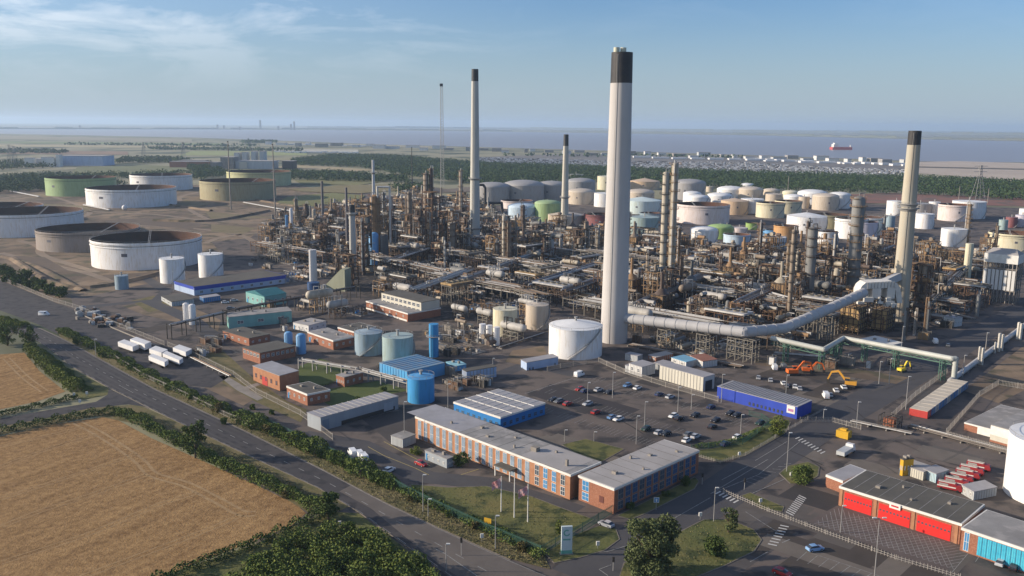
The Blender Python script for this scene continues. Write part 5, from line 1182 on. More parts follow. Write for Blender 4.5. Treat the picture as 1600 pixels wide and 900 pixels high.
# low sleeper pipe runs
for a, b, n in (((985, 540), (1160, 575), 5), ((780, 545), (850, 522), 3), ((1420, 668), (1600, 716), 4), ((1330, 660), (1425, 680), 3), ((1210, 553), (1290, 560), 3), ((1400, 470), (1520, 500), 5), ((290, 556), (360, 590), 2)):
    A, B = G(*a), G(*b); r = T('ground_pipes', 'low run of pipes close to the ground %s' % ('behind the fire station yard' if a[0] > 1300 and a[1] > 600 else rel(*a)), 'pipes', ((A+B)/2), 'low ground pipe runs'); d = (B-A).normalized(); s = Vector((-d.y, d.x, 0))
    for k in range(n): o = s*(k-(n-1)/2)*.9; MB().path([A+o+Vector((0, 0, .8)), B+o+Vector((0, 0, .8))], random.uniform(.15, .32), 8).build('pipe', random.choice(m_pipe), r)
    q = MB(); L_ = (B-A).length
    for k in range(int(L_/6)+1): p = A+d*k*6; q.box(p, .4, n*1.0, 0, .5, (d.x, d.y))
    q.build('sleeper', m_conc, r)
# the big duct from the main chimney to the arched heater
m_duct = paint('duct_grey', (0.46, 0.45, 0.44), 0.5, 0.85)
D1 = PM.copy(); z1 = hz(985, 496, PM); D2 = G(1160, 563); z2 = hz(1162, 519, D2); D3 = G(1222, 552); z3 = hz(1222, 513, D3); D4 = G(1288, 532); z4 = hz(1288, 484, D4); D5 = G(1345, 515); z5 = hz(1345, 457, D5)
r = T('flue_duct', 'fat grey bent duct on trestles from the main chimney to the arched heater', 'duct', (D2.x, D2.y, 0)); rd_ = 8.6*ppm((D2.x, D2.y, z2))
pts = [Vector((D1.x, D1.y, z1)), Vector((D2.x, D2.y, z2)), Vector((D3.x, D3.y, z3)), Vector((D4.x, D4.y, z4)), Vector((D5.x, D5.y, z5))]
q = MB().path(pts, rd_, 20)
for a, b in zip(pts[:-1], pts[1:]):
    n = int((b-a).length/5); d = (b-a).normalized()
    for k in range(1, n): p = a.lerp(b, k/n); q.tube(p-d*.15, p+d*.15, rd_+.14, rd_+.14, 20)
q.build('duct', m_duct, r)
for Dk, zk in ((D2, z2), (D3, z3), (D4, z4), (D1.lerp(D2, .42), z1*.58+z2*.42), (D1.lerp(D2, .72), z1*.28+z2*.72)):
    f, *_ = frame_mb(Vector((Dk.x, Dk.y)), Vector((gx.x, gx.y)), 12 if Dk is D2 else 5, 6, zk-rd_-.2, [(zk-rd_)*k/3-.3 for k in (1, 2, 3)], 4, .35); f.build('trestle', m_fr[4], r)
# arched white heater beside the stained chimney
ph = G(1362, 508); s = ppm(ph); zt = hz(1362, 440, ph); hw = 27*s
r = T('arched_heater', 'white arched flue over tan furnace boxes beside the stained right chimney', 'heater', (ph.x, ph.y, 0)); m_wh = paint('white_duct', (0.72, 0.69, 0.62), 0.5, 0.8)
za = zt-4; c0 = Vector((ph.x, ph.y, 0)); rr = 4.0
q = MB()
def slabv(q, pl, y0, y1):
    vs = [(c0.x+(x-1362)*s, c0.y+y0, hz(x, y, ph)) for x, y in pl]+[(c0.x+(x-1362)*s, c0.y+y1, hz(x, y, ph)) for x, y in pl]; n = len(pl)
    q.add(vs, [tuple(range(n)), tuple(range(2*n-1, n-1, -1))]+[(i, n+i, n+(i+1) % n, (i+1) % n) for i in range(n)])
slabv(q, [(1334, 456), (1334, 450), (1337, 443), (1343, 438), (1383, 438), (1391, 442), (1397, 451), (1397, 456), (1390, 456), (1389, 449), (1379, 448), (1344, 448), (1343, 456)][::-1], -4, 4)
slabv(q, [(1354, 448.2), (1354, 466), (1367, 466), (1367, 448.2)], -4, 4); slabv(q, [(1377, 448.2), (1377, 466), (1389, 470), (1389, 448.2)], -4, 4); slabv(q, [(1390.2, 456), (1399, 456), (1402, 474), (1394, 474)], -3.5, 3.5)
q.build('arched_flue', m_wh, r, smooth=False)
q = MB()
for x in range(1346, 1388, 5): slabv(q, [(x, 438.5), (x, 447.5), (x+.7, 447.5), (x+.7, 438.5)], -4.25, -4.02)
q.build('stiffener', m_rail, r, smooth=False)
MB().box((c0.x+hw*.1, c0.y+4), hw*1.6, 6, za-26, za-13, (1, 0)).build('convection_box', m_wh, r); MB().box((c0.x-hw*.2, c0.y-2), hw*1.2, 5, za-28, za-18, (1, 0)).build('convection_box', m_duct, r)
pc = G(1404, 500); MB().path([c0+Vector((hw*.2, 0, za+2)), Vector((pc.x, pc.y, hz(1404, 428, pc)))], 2.6, 4).build('chimney_link_duct', m_duct, r)
for xx, w_, yt_, yb_, mm in ((1330, 30, 478, 522, m_tan), (1377, 22, 482, 520, m_tan)):
    p = G(xx, yb_-3); h = hz(xx, yt_, p); ww = w_*ppm(p); MB().box(p, ww, 9, 1.5, h, (gx.x, gx.y)).build('furnace_box', mm, r)
    f, *_ = frame_mb(Vector((p.x, p.y)), Vector((gx.x, gx.y)), ww+1.2, 10.2, h+1, [h*k/5 for k in range(1, 6)], 2.4, .35); f.build('furnace_frame', m_fr[0], r)
f, *_ = frame_mb(Vector((c0.x, c0.y)), Vector((1, 0)), hw*2.1, 9, za-4, [(za-4)*k/5 for k in range(1, 6)], 4.5, .45); f.build('support_frame', m_fr[4], r)
q = MB()
for k in range(0): p = c0+Vector((random.uniform(-hw, hw), random.uniform(-5, -3), random.uniform(3, za-5))); q.box(p, random.uniform(1, 5), 2, p.z, p.z+random.uniform(.8, 3))
for k in range(20):
    p = c0+Vector((random.uniform(-hw, hw), random.uniform(-5, -3), random.uniform(3, za-5))); MB().box(p, random.uniform(1, 5), 2, p.z, p.z+random.uniform(.8, 3)).build('flue_box', m_wh, r)
# green pipe bridge
m_gr = paint('green_steel', (0.07, 0.155, 0.11), 0.6); m_pw = paint('pale_green_pipe', (0.48, 0.49, 0.44), 0.5)
gp = [((1203, 528), 562), ((1285, 546), 578), ((1316, 528), 556), ((1484, 560), 597)]
V = []
for (x, yt), yb in gp: p = G(x, yb); V.append(Vector((p.x, p.y, hz(x, yt, p))))
r = T('pipe_bridge', 'pale green pipe bridge stepping across the equipment yard', 'pipe bridge', (V[1].x, V[1].y, 0))
MB().path(V+[Vector((V[3].x+1.5, V[3].y, V[3].z)), Vector((V[3].x+1.5, V[3].y, 0.4))], 1.05, 12).build('pipe', m_pw, r)
q = MB()
for a, b in zip(V[:-1], V[1:]):
    dn = Vector((0, 0, -2.4)); q.bar(a+dn, b+dn, .35); n = max(2, int((b-a).length/5))
    for k in range(n): q.bar(a.lerp(b, k/n)+dn, a.lerp(b, (k+.5)/n)-Vector((0, 0, 1)), .2); q.bar(a.lerp(b, (k+.5)/n)-Vector((0, 0, 1)), a.lerp(b, (k+1)/n)+dn, .2)
    q.bar(a-Vector((0, 0, 1.1)), b-Vector((0, 0, 1.1)), .3)
q.build('truss', m_gr, r)
for a, b, t in ((0, 1, .3), (0, 1, .97), (1, 2, .5), (1, 2, .8), (2, 3, .22), (2, 3, .52), (2, 3, .93)):
    p = V[a].lerp(V[b], t); q = MB()
    for s1 in (-.9, .9):
        for s2 in (-.9, .9): q.bar((p.x+s1, p.y+s2, 0), (p.x+s1, p.y+s2, p.z-1.2), .3)
    for k in range(int(p.z/2)): q.bar((p.x-.9, p.y-.9, k*2), (p.x+.9, p.y-.9, k*2+2), .14); q.bar((p.x-.9, p.y-.9, k*2+2), (p.x-.9, p.y+.9, k*2+2), .14); q.bar((p.x+.9, p.y-.9, k*2), (p.x+.9, p.y+.9, k*2+2), .14)
    q.build('leg', m_gr, r)
# embankment pipe on the right with upright silencers
A, B = G(1484, 600), G(1620, 497); r = T('embankment_pipe', 'long grey overland pipe climbing away at the right edge', 'pipe', (A+B)/2); MB().path([A+Vector((0, 0, 1.2)), B+Vector((0, 0, 1.2))], 1.1, 14).build('pipe', m_duct, r)
q = MB(); d = (B-A)
for k in range(14): p = A+d*k/14; q.box(p, 1, 2.4, 0, .9, (d.x, d.y))
q.build('sleeper', m_conc, r)
for x, yt, yb, w in ((1529, 541, 569, 4), (1534, 543, 570, 4), (1554, 534, 552, 3), (1560, 520, 549, 5), (1565, 522, 548, 4), (1590, 503, 530, 5), (1594, 505, 531, 4)):
    upright(x, w, yt, yb, (0.58, 0.55, 0.48), 'pale upright vent cylinder beside the long overland pipe', 'vent_cylinder', 'vent', cap='dome', grp='vent cylinders on the embankment')
# dark loop pipe right of the left chimney
p = G(758, 338); zt = hz(758, 289, p); zb_ = hz(758, 317, p); s = ppm(p)
r = T('looped_flue', 'black looped pipe right of the left pale chimney', 'pipe', (p.x, p.y, 0)); MB().path([p+Vector((-9*s, 0, zt)), p+Vector((-3*s, 0, zt)), p+Vector((0, 0, zt-3)), p+Vector((0, 0, zb_)), p+Vector((26*s, 0, zb_)), p+Vector((28*s, 0, 0))], 2*s, 10).build('pipe', m_black, r)
# ------------------------------------------------------------------ vehicles
m_tyre = mat('tyre_rubber', (0.02, 0.02, 0.02), 0.9); m_cg = mat('car_glass', (0.03, 0.035, 0.045), 0.08, (0.04, 0.05, 0.06), 1, spec=0.8)
m_hub = mat('wheel_hub', (0.4, 0.4, 0.4), 0.4); m_light = mat('headlamp_glass', (0.7, 0.7, 0.68), 0.2); m_rear = mat('tail_lamp_red', (0.4, 0.02, 0.02), 0.3)
CARC = {'white': (0.78, 0.78, 0.76), 'silver': (0.45, 0.46, 0.47), 'black': (0.02, 0.02, 0.025), 'dark blue': (0.03, 0.05, 0.12), 'blue': (0.10, 0.22, 0.42), 'red': (0.36, 0.03, 0.03), 'grey': (0.15, 0.16, 0.17), 'dark green': (0.03, 0.06, 0.05), 'light blue': (0.22, 0.38, 0.6)}
def hull(secs, mb):
    """loft of (x, halfwidth, z0, z1, tophalf) sections along x"""
    vs = []; 
    for x, w, z0, z1, tw in secs: vs += [(x, -w, z0), (x, -w, (z0+z1)/2+.05), (x, -tw, z1), (x, tw, z1), (x, w, (z0+z1)/2+.05), (x, w, z0)]
    n = 6; fs = []
    for j in range(len(secs)-1):
        for i in range(n): fs.append((j*n+i, j*n+(i+1) % n, (j+1)*n+(i+1) % n, (j+1)*n+i))
    fs += [tuple(range(n))[::-1], tuple(range((len(secs)-1)*n, len(secs)*n))]; return mb.add(vs, [f[::-1] for f in fs])
def make_car(col, van=False):
    r = bpy.data.objects.new('parked_van' if van else 'parked_car', None); COL.objects.link(r)
    body = mat('car_paint_'+col, CARC[col], 0.25, tuple(x*.95 for x in CARC[col]), 1, spec=0.6)
    if van:
        hull([(-2.6, .92, .35, 2.1, .8), (-2.5, .98, .3, 2.25, .85), (1.2, .98, .3, 2.25, .85), (1.9, .97, .3, 1.4, .8), (2.5, .93, .3, 1.1, .8), (2.65, .85, .4, .8, .7)], MB()).build('body', body, r, True)
        hull([(1.15, .9, 1.3, 2.2, .82), (1.85, .88, 1.3, 1.45, .8)], MB()).build('windscreen', m_cg, r, True)
        g = MB(); g.box((1.0, 0), .9, 2.0, 1.35, 1.95); g.build('side_window', m_cg, r, True); wx = 1.7
    else:
        hull([(-2.15, .8, .4, .85, .72), (-2.05, .88, .28, .98, .8), (-1.2, .9, .25, 1.02, .84), (.9, .9, .25, .98, .82), (1.8, .87, .28, .86, .76), (2.15, .76, .38, .68, .66)], MB()).build('body', body, r, True)
        hull([(-1.85, .78, .95, 1.0, .72), (-1.35, .78, .95, 1.42, .62), (-.2, .78, .95, 1.48, .62), (.35, .78, .95, 1.40, .62), (1.15, .78, .93, .97, .72)], MB()).build('windows', m_cg, r, True)
        hull([(-1.3, .64, 1.38, 1.46, .6), (-.2, .65, 1.4, 1.51, .61), (.32, .63, 1.36, 1.43, .6)], MB()).build('roof', body, r, True); wx = 1.35
    for x in (-wx, wx*.97):
        for y in (-.85, .85):
            w = MB().tube((x, y-.12, .33), (x, y+.12, .33), .33, .33, 14).build('wheel', m_tyre, r, True)
            h = MB().tube((x, y-.13, .33), (x, y+.13, .33), .18, .18, 10).build('hub', m_hub, r, True); h.parent = w
    fx = 2.62 if van else 2.08
    for y in (-.62, .62): MB().box((fx, y), .1, .3, .6, .76).build('headlight', m_light, r, True)
    for y in (-.66, .66): MB().box((-fx, y), .12, .24, .7, .9).build('tail_light', m_rear, r, True)
    return kids(r)
PROTO = {}
def put(col, px, py, ang, label, van=False, grp='cars in the staff car park', sc=1.0):
    key = (col, van); p = G(px, py); loc = Vector((p.x, p.y, 0.03))
    if key not in PROTO:
        r = make_car(col, van); PROTO[key] = r; tag(r, label, 'van' if van else 'car', grp); r.location = loc; r.rotation_euler = (0, 0, ang)
    else:
        r = copy_tree(PROTO[key], loc, ang, label, grp)
    r['category'] = 'van' if van else 'car'
    return r
AX = math.atan2(gx.y, gx.x); AY = math.atan2(gy.y, gy.x)
CARS = [(905, 588, 'white', 1, 0), (906, 610, 'red', 0, 1), (914, 613, 'dark blue', 0, 1), (935, 611, 'silver', 0, 1), (951, 615, 'black', 0, 1), (980, 604, 'blue', 0, 1), (996, 608, 'white', 0, 1), (1030, 618, 'dark blue', 0, 1), (1047, 622, 'silver', 0, 1),
        (918, 633, 'silver', 0, 1), (864, 627, 'black', 0, 1), (873, 629, 'grey', 0, 1), (887, 633, 'red', 0, 1), (931, 646, 'red', 0, 1), (957, 654, 'blue', 0, 1), (966, 657, 'white', 0, 1), (1052, 652, 'white', 0, 1), (1061, 656, 'black', 0, 1), (1086, 651, 'black', 0, 1),
        (1111, 638, 'dark blue', 0, 1), (1141, 648, 'black', 0, 1), (1151, 651, 'black', 0, 1), (1118, 659, 'black', 0, 1), (1113, 669, 'black', 0, 1), (1187, 663, 'dark green', 0, 1), (1009, 672, 'dark green', 0, 1), (1030, 678, 'silver', 0, 1), (1040, 680, 'black', 0, 1),
        (1076, 681, 'grey', 0, 1), (1087, 684, 'silver', 0, 1), (1073, 690, 'white', 0, 1), (1153, 685, 'white', 0, 1), (1133, 696, 'dark blue', 0, 1)]
for x, y, c, van, o in CARS:
    lab = '%s %s in the staff car park %s' % (c, 'van' if van else 'car', 'near the blue annex' if x < 945 else 'in the far rows' if y < 640 else 'by the office wing' if y > 668 and x < 1095 else 'in the middle rows' if x < 1135 else 'near the gate hedge')
    put(c, x, y, AY+random.uniform(-.08, .08)+(math.pi if random.random() < .5 else 0), lab, bool(van))
YARD = [(1185, 592, 'silver', 0), (1204, 596, 'silver', 0), (1224, 601, 'white', 0), (1230, 605, 'grey', 0), (1242, 606, 'white', 0), (1249, 609, 'silver', 0), (1210, 577, 'white', 1), (1224, 576, 'grey', 1), (1318, 607, 'white', 0), (1306, 612, 'white', 0), (1290, 621, 'white', 1), (1461, 536, 'white', 1), (1459+22, 541, 'grey', 0), (1297, 619, 'silver', 0)]
for x, y, c, v in YARD: put(c, x, y, AY+.5+random.uniform(-.2, .2), '%s %s parked in the equipment yard %s' % (c, 'van' if v else 'car', 'behind the royal blue block' if x < 1260 else 'beside the yellow excavator' if x < 1400 else 'by the plant road'), bool(v), 'vehicles in the equipment yard')
for x, y, c, v, a, l in ((551, 712, 'white', 1, AY+1.2, 'white van in the row behind the hedge'), (562, 715, 'white', 1, AY+1.2, 'white van in the row behind the hedge'), (568, 719, 'white', 1, AY+1.2, 'white van in the row behind the hedge'), (608, 737, 'white', 0, AY+.2, 'white car alone behind the green fence'),
                         (658, 727, 'red', 0, AX, 'dark red car before the grey shelter'), (69, 493, 'white', 1, 0.0, 'white van driving across the empty lorry park'), (1273, 860, 'light blue', 0, 0.3, 'light blue car on the road below the zebra crossing'), (1222, 898, 'red', 0, AX, 'red car cut by the bottom edge of the picture'),
                         (1564, 882, 'silver', 0, AY, 'silver car before the cyan windows at right edge'), (1585, 889, 'black', 0, AY, 'black car before the cyan windows at right edge'), (947, 822, 'silver', 0, AX+math.pi, 'silver car by the fence corner below the office wing'), (352, 474, 'white', 0, 0.4, 'white car beside the blue-banded shed'), (366, 471, 'silver', 0, 0.4, 'silver car beside the blue-banded shed'), (360, 483, 'grey', 0, 0.2, 'grey car in the yard before the teal shed')):
    put(c, x, y, a, l, bool(v), 'vehicles about the site')
# excavators
def excavator(px, py, ang, col, label, s=1.0):
    p = G(px, py); r = T('excavator', label, 'excavator', (p.x, p.y, 0)); m = paint('digger_'+label[:6], col, 0.5)
    R = Matrix.Rotation(ang, 4, 'Z')
    def b(name, mt, fn):
        q = MB(); fn(q); q.v = [tuple(R @ (Vector(v)*s)) for v in q.v]; q.build(name, mt, r, True)
    b('track', m_dark, lambda q: q.prism([(-2.2, -1.5), (2.2, -1.5), (2.2, -.9), (-2.2, -.9)], 0, .9)); b('track', m_dark, lambda q: q.prism([(-2.2, .9), (2.2, .9), (2.2, 1.5), (-2.2, 1.5)], 0, .9))
    b('body', m, lambda q: q.prism([(-2.6, -1.3), (1.3, -1.3), (1.3, 1.3), (-2.6, 1.3)], 1.0, 2.3)); b('cab', m_cg, lambda q: q.prism([(-.2, .1), (1.4, .1), (1.4, 1.25), (-.2, 1.25)], 2.3, 3.2)); b('cab_roof', m, lambda q: q.prism([(-.3, 0), (1.5, 0), (1.5, 1.3), (-.3, 1.3)], 3.2, 3.3))
    b('boom', m, lambda q: (q.bar((1, -.3, 2), (3.6, -.3, 5.2), .7), q.bar((3.6, -.3, 5.2), (6.0, -.3, 4.6), .6))); b('stick', m, lambda q: q.bar((6, -.3, 4.8), (7.2, -.3, 1.8), .5)); b('bucket', m_dark, lambda q: q.prism([(6.4, -.9), (7.6, -.9), (7.6, .3), (6.4, .3)], .5, 1.8))
excavator(1240, 586, 0.1, (0.75, 0.16, 0.03), 'orange excavator with raised boom in the equipment yard', 1.1)
excavator(1262, 582, -0.2, (0.75, 0.16, 0.03), 'second orange excavator, folded beside the first', .9)
excavator(1326, 604, 2.7, (0.72, 0.36, 0.05), 'yellow excavator beside white pickups', 1.1)
excavator(1409, 581, 0.6, (0.8, 0.6, 0.05), 'small yellow excavator under the green pipe bridge', .8)
# fire engines parked behind the station
m_fred = paint('fire_engine_red', (0.32, 0.035, 0.04), 0.4)
for k in range(6):
    x, y = 1484+k*8.5+(k % 2)*2, 766-k*6.4; p = G(x, y); a = AX+.15; R = Matrix.Rotation(a, 4, 'Z'); r = T('fire_engine', 'red and white fire engine, %s from the front in the parked row' % ORD[k], 'fire engine', (p.x, p.y, 0), 'fire engines behind the station')
    def b(name, mt, pr):
        q = MB(); pr(q); q.v = [tuple(R @ (Vector(v)*.8)) for v in q.v]; return q.build(name, mt, r, True)
    b('body', m_fred, lambda q: q.prism([(-4, -1.2), (2, -1.2), (2, 1.2), (-4, 1.2)], .7, 2.9)); b('cab', m_fred, lambda q: hull([(2.05, 1.2, .6, 2.7, 1.1), (3.6, 1.2, .6, 2.6, 1.1), (4.0, 1.15, .6, 1.7, 1.1)], q)); b('windscreen', m_cg, lambda q: q.prism([(3.55, -1.05), (3.98, -1.05), (3.98, 1.05), (3.55, 1.05)], 1.6, 2.3))
    b('stripe', m_wtrim, lambda q: q.prism([(-4.02, -1.24), (2, -1.24), (2, 1.24), (-4.02, 1.24)], 1.4, 1.8)); b('roof', m_wtrim, lambda q: q.prism([(-3.7, -.9), (1.5, -.9), (1.5, .9), (-3.7, .9)], 2.9, 3.02)); b('locker', m_rail, lambda q: q.prism([(-3.5, -1.23), (-.5, -1.23), (-.5, 1.23), (-3.5, 1.23)], 1.9, 2.6)); b('roof_ladder', m_rail, lambda q: [q.bar((-3.8, s, 3.1), (1.8, s, 3.1), .12) for s in (-.5, 0, .5)])
    for wx in (-2.6, 2.6):
        for wy in (-1.05, 1.05): b('wheel', m_tyre, lambda q: q.tube((wx, wy-.18, .5), (wx, wy+.18, .5), .5, .5, 12))
# skip lorry near the gate
p = G(1322, 710); R = Matrix.Rotation(AY, 4, 'Z'); r = T('skip_lorry', 'grey flatbed lorry carrying a yellow tank by the gate', 'lorry', (p.x, p.y, 0))
def b_(name, mt, pr):
    q = MB(); pr(q); q.v = [tuple(R @ Vector(v)) for v in q.v]; return q.build(name, mt, r, True)
b_('bed', WALLM['palec'], lambda q: q.prism([(-4.5, -1.3), (1.8, -1.3), (1.8, 1.3), (-4.5, 1.3)], .9, 2.1)); b_('cab', m_trw, lambda q: hull([(2, 1.25, .5, 2.9, 1.1), (3.6, 1.25, .5, 2.8, 1.1), (4.1, 1.2, .5, 1.7, 1.1)], q)); b_('windscreen', m_cg, lambda q: q.prism([(3.6, -1.05), (4.05, -1.05), (4.05, 1.05), (3.6, 1.05)], 1.7, 2.5))
for wx in (-3, -1.8, 2.8):
    for wy in (-1.1, 1.1): b_('wheel', m_tyre, lambda q: q.tube((wx, wy-.18, .5), (wx, wy+.18, .5), .5, .5, 12))
p2 = G(1318, 684); rr_ = T('yellow_tank', 'yellow tank block beyond the grey lorry at the gate', 'tank', (p2.x, p2.y, 0)); MB().box(p2, 4, 3, .2, 2.6, (gx.x, gx.y)).build('body', WALLM['yellow'], rr_); MB().box(p2, 2, 1.4, 2.6, 3.2, (gx.x, gx.y)).build('hatch', WALLM['yellow'], rr_)
p2 = G(1390, 668); rr_ = T('plant_skid', 'rusty orange plant skid at left end of the ground pipes', 'skid', (p2.x, p2.y, 0)); MB().box(p2, 3.5, 3, .2, 3.4, (gx.x, gx.y)).build('body', paint('orange_rust', (0.35, 0.13, 0.07), 0.8), rr_); f, *_ = frame_mb(Vector((p2.x, p2.y)), Vector((gx.x, gx.y)), 6, 5, 4.4, [2, 4.2], 3, .2); f.build('frame', m_dark, rr_)
# ship in the estuary
ps = G(1315, 234); s = ppm(ps); L_ = 33*s; r = T('cargo_ship', 'red hulled tanker ship with white bridge on the estuary', 'ship', (ps.x, ps.y, 0.3))
MB().prism([(ps.x-L_/2, ps.y-20), (ps.x+L_*.42, ps.y-20), (ps.x+L_/2, ps.y), (ps.x+L_*.42, ps.y+20), (ps.x-L_/2, ps.y+20)], 0.3, 4.2*s).build('hull', paint('ship_red', (0.5, 0.08, 0.06), 0.6), r)
MB().box((ps.x-L_*.33, ps.y), 7*s, 30, 4.2*s, 8.5*s).box((ps.x-L_*.33, ps.y), 4*s, 24, 8.5*s, 10.5*s).build('bridge', m_wtrim, r); MB().bar((ps.x+L_*.4, ps.y, 4*s), (ps.x+L_*.4, ps.y, 7.5*s), 1.2*s).build('mast', m_wtrim, r)
# ------------------------------------------------------------------ lamp posts, masts, signs, flags, fences
def lamp(px, py, yt, label='slim lamp post', heads=1, m=None, grp='lamp posts'):
    p = G(px, py); H = hz(px, yt, p); r = T('lamp_post', label, 'lamp post', (p.x, p.y, 0), grp); k = max(1.0, ppm(p)*6)
    MB().tube((p.x, p.y, 0), (p.x, p.y, H), .12*k**.6, .07*k**.6, 8).build('pole', m or m_rail, r)
    if heads == 2: MB().bar((p.x-1.1, p.y, H), (p.x+1.1, p.y, H), .12).build('arm', m_rail, r)
    for s in ([-1.1, 1.1] if heads == 2 else [.5]): MB().box((p.x+s, p.y), .9, .4, H-.05, H+.15).build('lamp_head', m_wtrim, r)
lamp(1366, 905, 808, 'tall twin-headed lamp post before the fire station', 2)
for x, yb, yt in ((918, 628, 598), (957, 622, 582), (1059, 644, 605), (1007, 666, 628), (994, 694, 650), (1157, 678, 648), (1127, 629, 585), (1227, 630, 586)): lamp(x, yb, yt, 'slim lamp post in the staff car park')
for x, yb, yt, l in ((1115, 815, 762, 'pale lamp post on the tree lawn corner'), (1229, 737, 676, 'lamp post on the traffic island'), (1313, 832, 790, 'lamp post on the box marked forecourt'), (669, 810, 780, 'short white-capped post in the verge'), (661, 800, 742, 'thin lamp post behind the green fence'), (774, 858, 806, 'thin lamp post by the yellow sign'), (697, 893, 850, 'thin post on the field side of the road'), (1373, 600, 565, 'lamp post by the gate road'), (1389, 600, 560, 'lamp post by the gate road'),
                     (1338, 668, 628, 'lamp post beside the gate'), (1286, 660, 640, 'lamp post by the royal blue block'), (1415, 640, 588, 'lamp post along the site road'), (1540, 545, 520, 'lamp post at the plant road'), (1408, 548, 510, 'lamp post at the plant road'), (632, 690, 628, 'lamp post at left end of the office'), (700, 640, 600, 'lamp post beside the blue annex'), (770, 575, 560, 'lamp post by the grey container block'), (882, 690, 672, 'low globe lamp in the courtyard'), (928, 690, 690-15, 'low globe lamp in the courtyard'), (1504, 590, 555, 'lamp post by the overland pipe'),
                     (271, 455, 425, 'thin pole at the end of the blue-banded shed'), (150, 556, 530, 'signpost frame beside the lorry park'), (1080, 640, 617, 'small post in car park')): lamp(x, yb, yt, l)
def mast(px, py, yt, label, lattice=True, w=2.0, m=None, ball=False):
    p = G(px, py); H = hz(px, yt, p); r = T('mast', label, 'mast', (p.x, p.y, 0), 'tall masts'); q = MB()
    if lattice:
        for k in range(3):
            t = k*2.094; q.bar((p.x+w*math.cos(t), p.y+w*math.sin(t), 0), (p.x+w*.6*math.cos(t), p.y+w*.6*math.sin(t), H), .45)
        n = int(H/4)
        for k in range(n):
            for j in range(3):
                a = j*2.094; b = (j+1)*2.094; ww = w*(1-.4*k/n); q.bar((p.x+ww*math.cos(a), p.y+ww*math.sin(a), H*k/n), (p.x+ww*math.cos(b), p.y+ww*math.sin(b), H*(k+1)/n), .3)
    else: q.tube((p.x, p.y, 0), (p.x, p.y, H), w, w*.6, 8)
    q.build('mast', m or m_rail, r); MB().box(p, w*1.3, w*1.3, H, H+w*1.2).build('mast_head', m_dark, r)
mast(690.5, 292, 135, 'tallest thin lattice mast behind the left pale chimney', w=3.6)
mast(361, 327, 222, 'thin lighting mast before the olive brown tank', False, .9, m_conc); mast(430, 331, 226, 'thin lighting mast before the yellow-green tank', False, .9, m_conc); mast(644, 296, 231, 'dark slender pole behind the buff columns', False, .9, m_dark)
for x, yb, yt, l in ((1498, 312, 291, 'far white floodlight pole before the wood'), (1543, 318, 294, 'far white floodlight pole before the wood'), (1231, 300, 275, 'far white floodlight pole before the wood')): mast(x, yb, yt, l, False, .6, m_conc)
def pylon(px, py, yt, label):
    p = G(px, py); H = hz(px, yt, p); r = T('pylon', label, 'pylon', (p.x, p.y, 0), 'electricity pylons'); q = MB(); w = H*.13; n = 7; k_ = max(.5, ppm(p)*.35)
    ww = lambda z: w*(1-.85*min(1, z/(H*.75)))+.6
    for sx_, sy in ((-1, -1), (1, -1), (1, 1), (-1, 1)):
        for k in range(n): z0, z1 = H*k/n, H*(k+1)/n; q.bar((p.x+sx_*ww(z0), p.y+sy*ww(z0), z0), (p.x+sx_*ww(z1), p.y+sy*ww(z1), z1), k_); q.bar((p.x+sx_*ww(z0), p.y-ww(z0), z0), (p.x-sx_*ww(z1), p.y-ww(z1), z1), k_*.6)
    for z in (.68, .82, .96): q.bar((p.x-H*.17, p.y, H*z), (p.x+H*.17, p.y, H*z), k_)
    q.build('lattice', m_rail, r)
for a in ((1527, 318, 257, 'tall steel pylon before the wood at right'), (17, 262, 226, 'faint pylon at far left'), (24, 262, 228, 'faint pylon at far left'), (225, 248, 222, 'faint pylon beyond the white factory'), (287, 250, 222, 'faint pylon beyond the white factory')): pylon(*a)
# flagpoles
m_flag = mat('flag_cloth', (0.62, 0.5, 0.5), 0.8, (0.5, 0.12, 0.12), 0.9); m_flagw = mat('flag_white', (0.72, 0.7, 0.7), 0.8)
for x, yb, yt, m, l in ((783, 800, 744, m_flag, 'left flagpole with a limp pale red flag'), (803.5, 809, 738, None, 'middle bare flagpole on the office lawn'), (824.5, 816, 756, m_flag, 'right flagpole with a red and white flag')):
    p = G(x, yb); H = hz(x, yt, p); r = T('flagpole', l, 'flagpole', (p.x, p.y, 0), 'flagpoles on the office lawn'); MB().tube((p.x, p.y, 0), (p.x, p.y, H), .16, .1, 8).build('pole', m_wtrim, r)
    if m:
        q = MB(); n = 6
        for k in range(n):
            for j in range(3):
                f_ = lambda a, b: (p.x-.15-a*2.3/n, p.y+.25*math.sin(a*1.3+b), H-.5-b*.75-a*.22)
                q.add([f_(k, j), f_(k+1, j), f_(k+1, j+1), f_(k, j+1)], [(0, 1, 2, 3)])
        q.build('flag', m, r)
# totem sign
p = G(885, 866); H = hz(885, 822, p); r = T('totem_sign', 'tall white and green totem sign on the lawn corner', 'sign', (p.x, p.y, 0)); w = 17*ppm(p); m_tg = paint('totem_green', (0.18, 0.45, 0.36), 0.5); m_tw = paint('totem_white', (0.62, 0.70, 0.70), 0.5)
MB().box(p, w, .6, 0.3, H, (1, .12)).build('panel', m_tw, r); MB().box(p, w+.05, .66, 0.3, H*.16, (1, .12)).build('green_band', m_tg, r); MB().box(p, w+.6, 1.2, 0, .3, (1, .12)).build('plinth', m_conc, r)
q = MB(); n = 20; ux = Vector((1, .12)).normalized()
for k in range(3, n-1):
    a, b = 2*math.pi*k/n, 2*math.pi*(k+1)/n
    vs = []
    for rr_, t in ((w*.32, a), (w*.32, b), (w*.2, b), (w*.2, a)): vs.append((p.x+ux.x*rr_*math.cos(t), p.y+ux.y*rr_*math.cos(t)-.36, H*.78+rr_*math.sin(t)))
    q.add(vs, [(0, 3, 2, 1)])
q.build('ring_logo', m_tg, r)
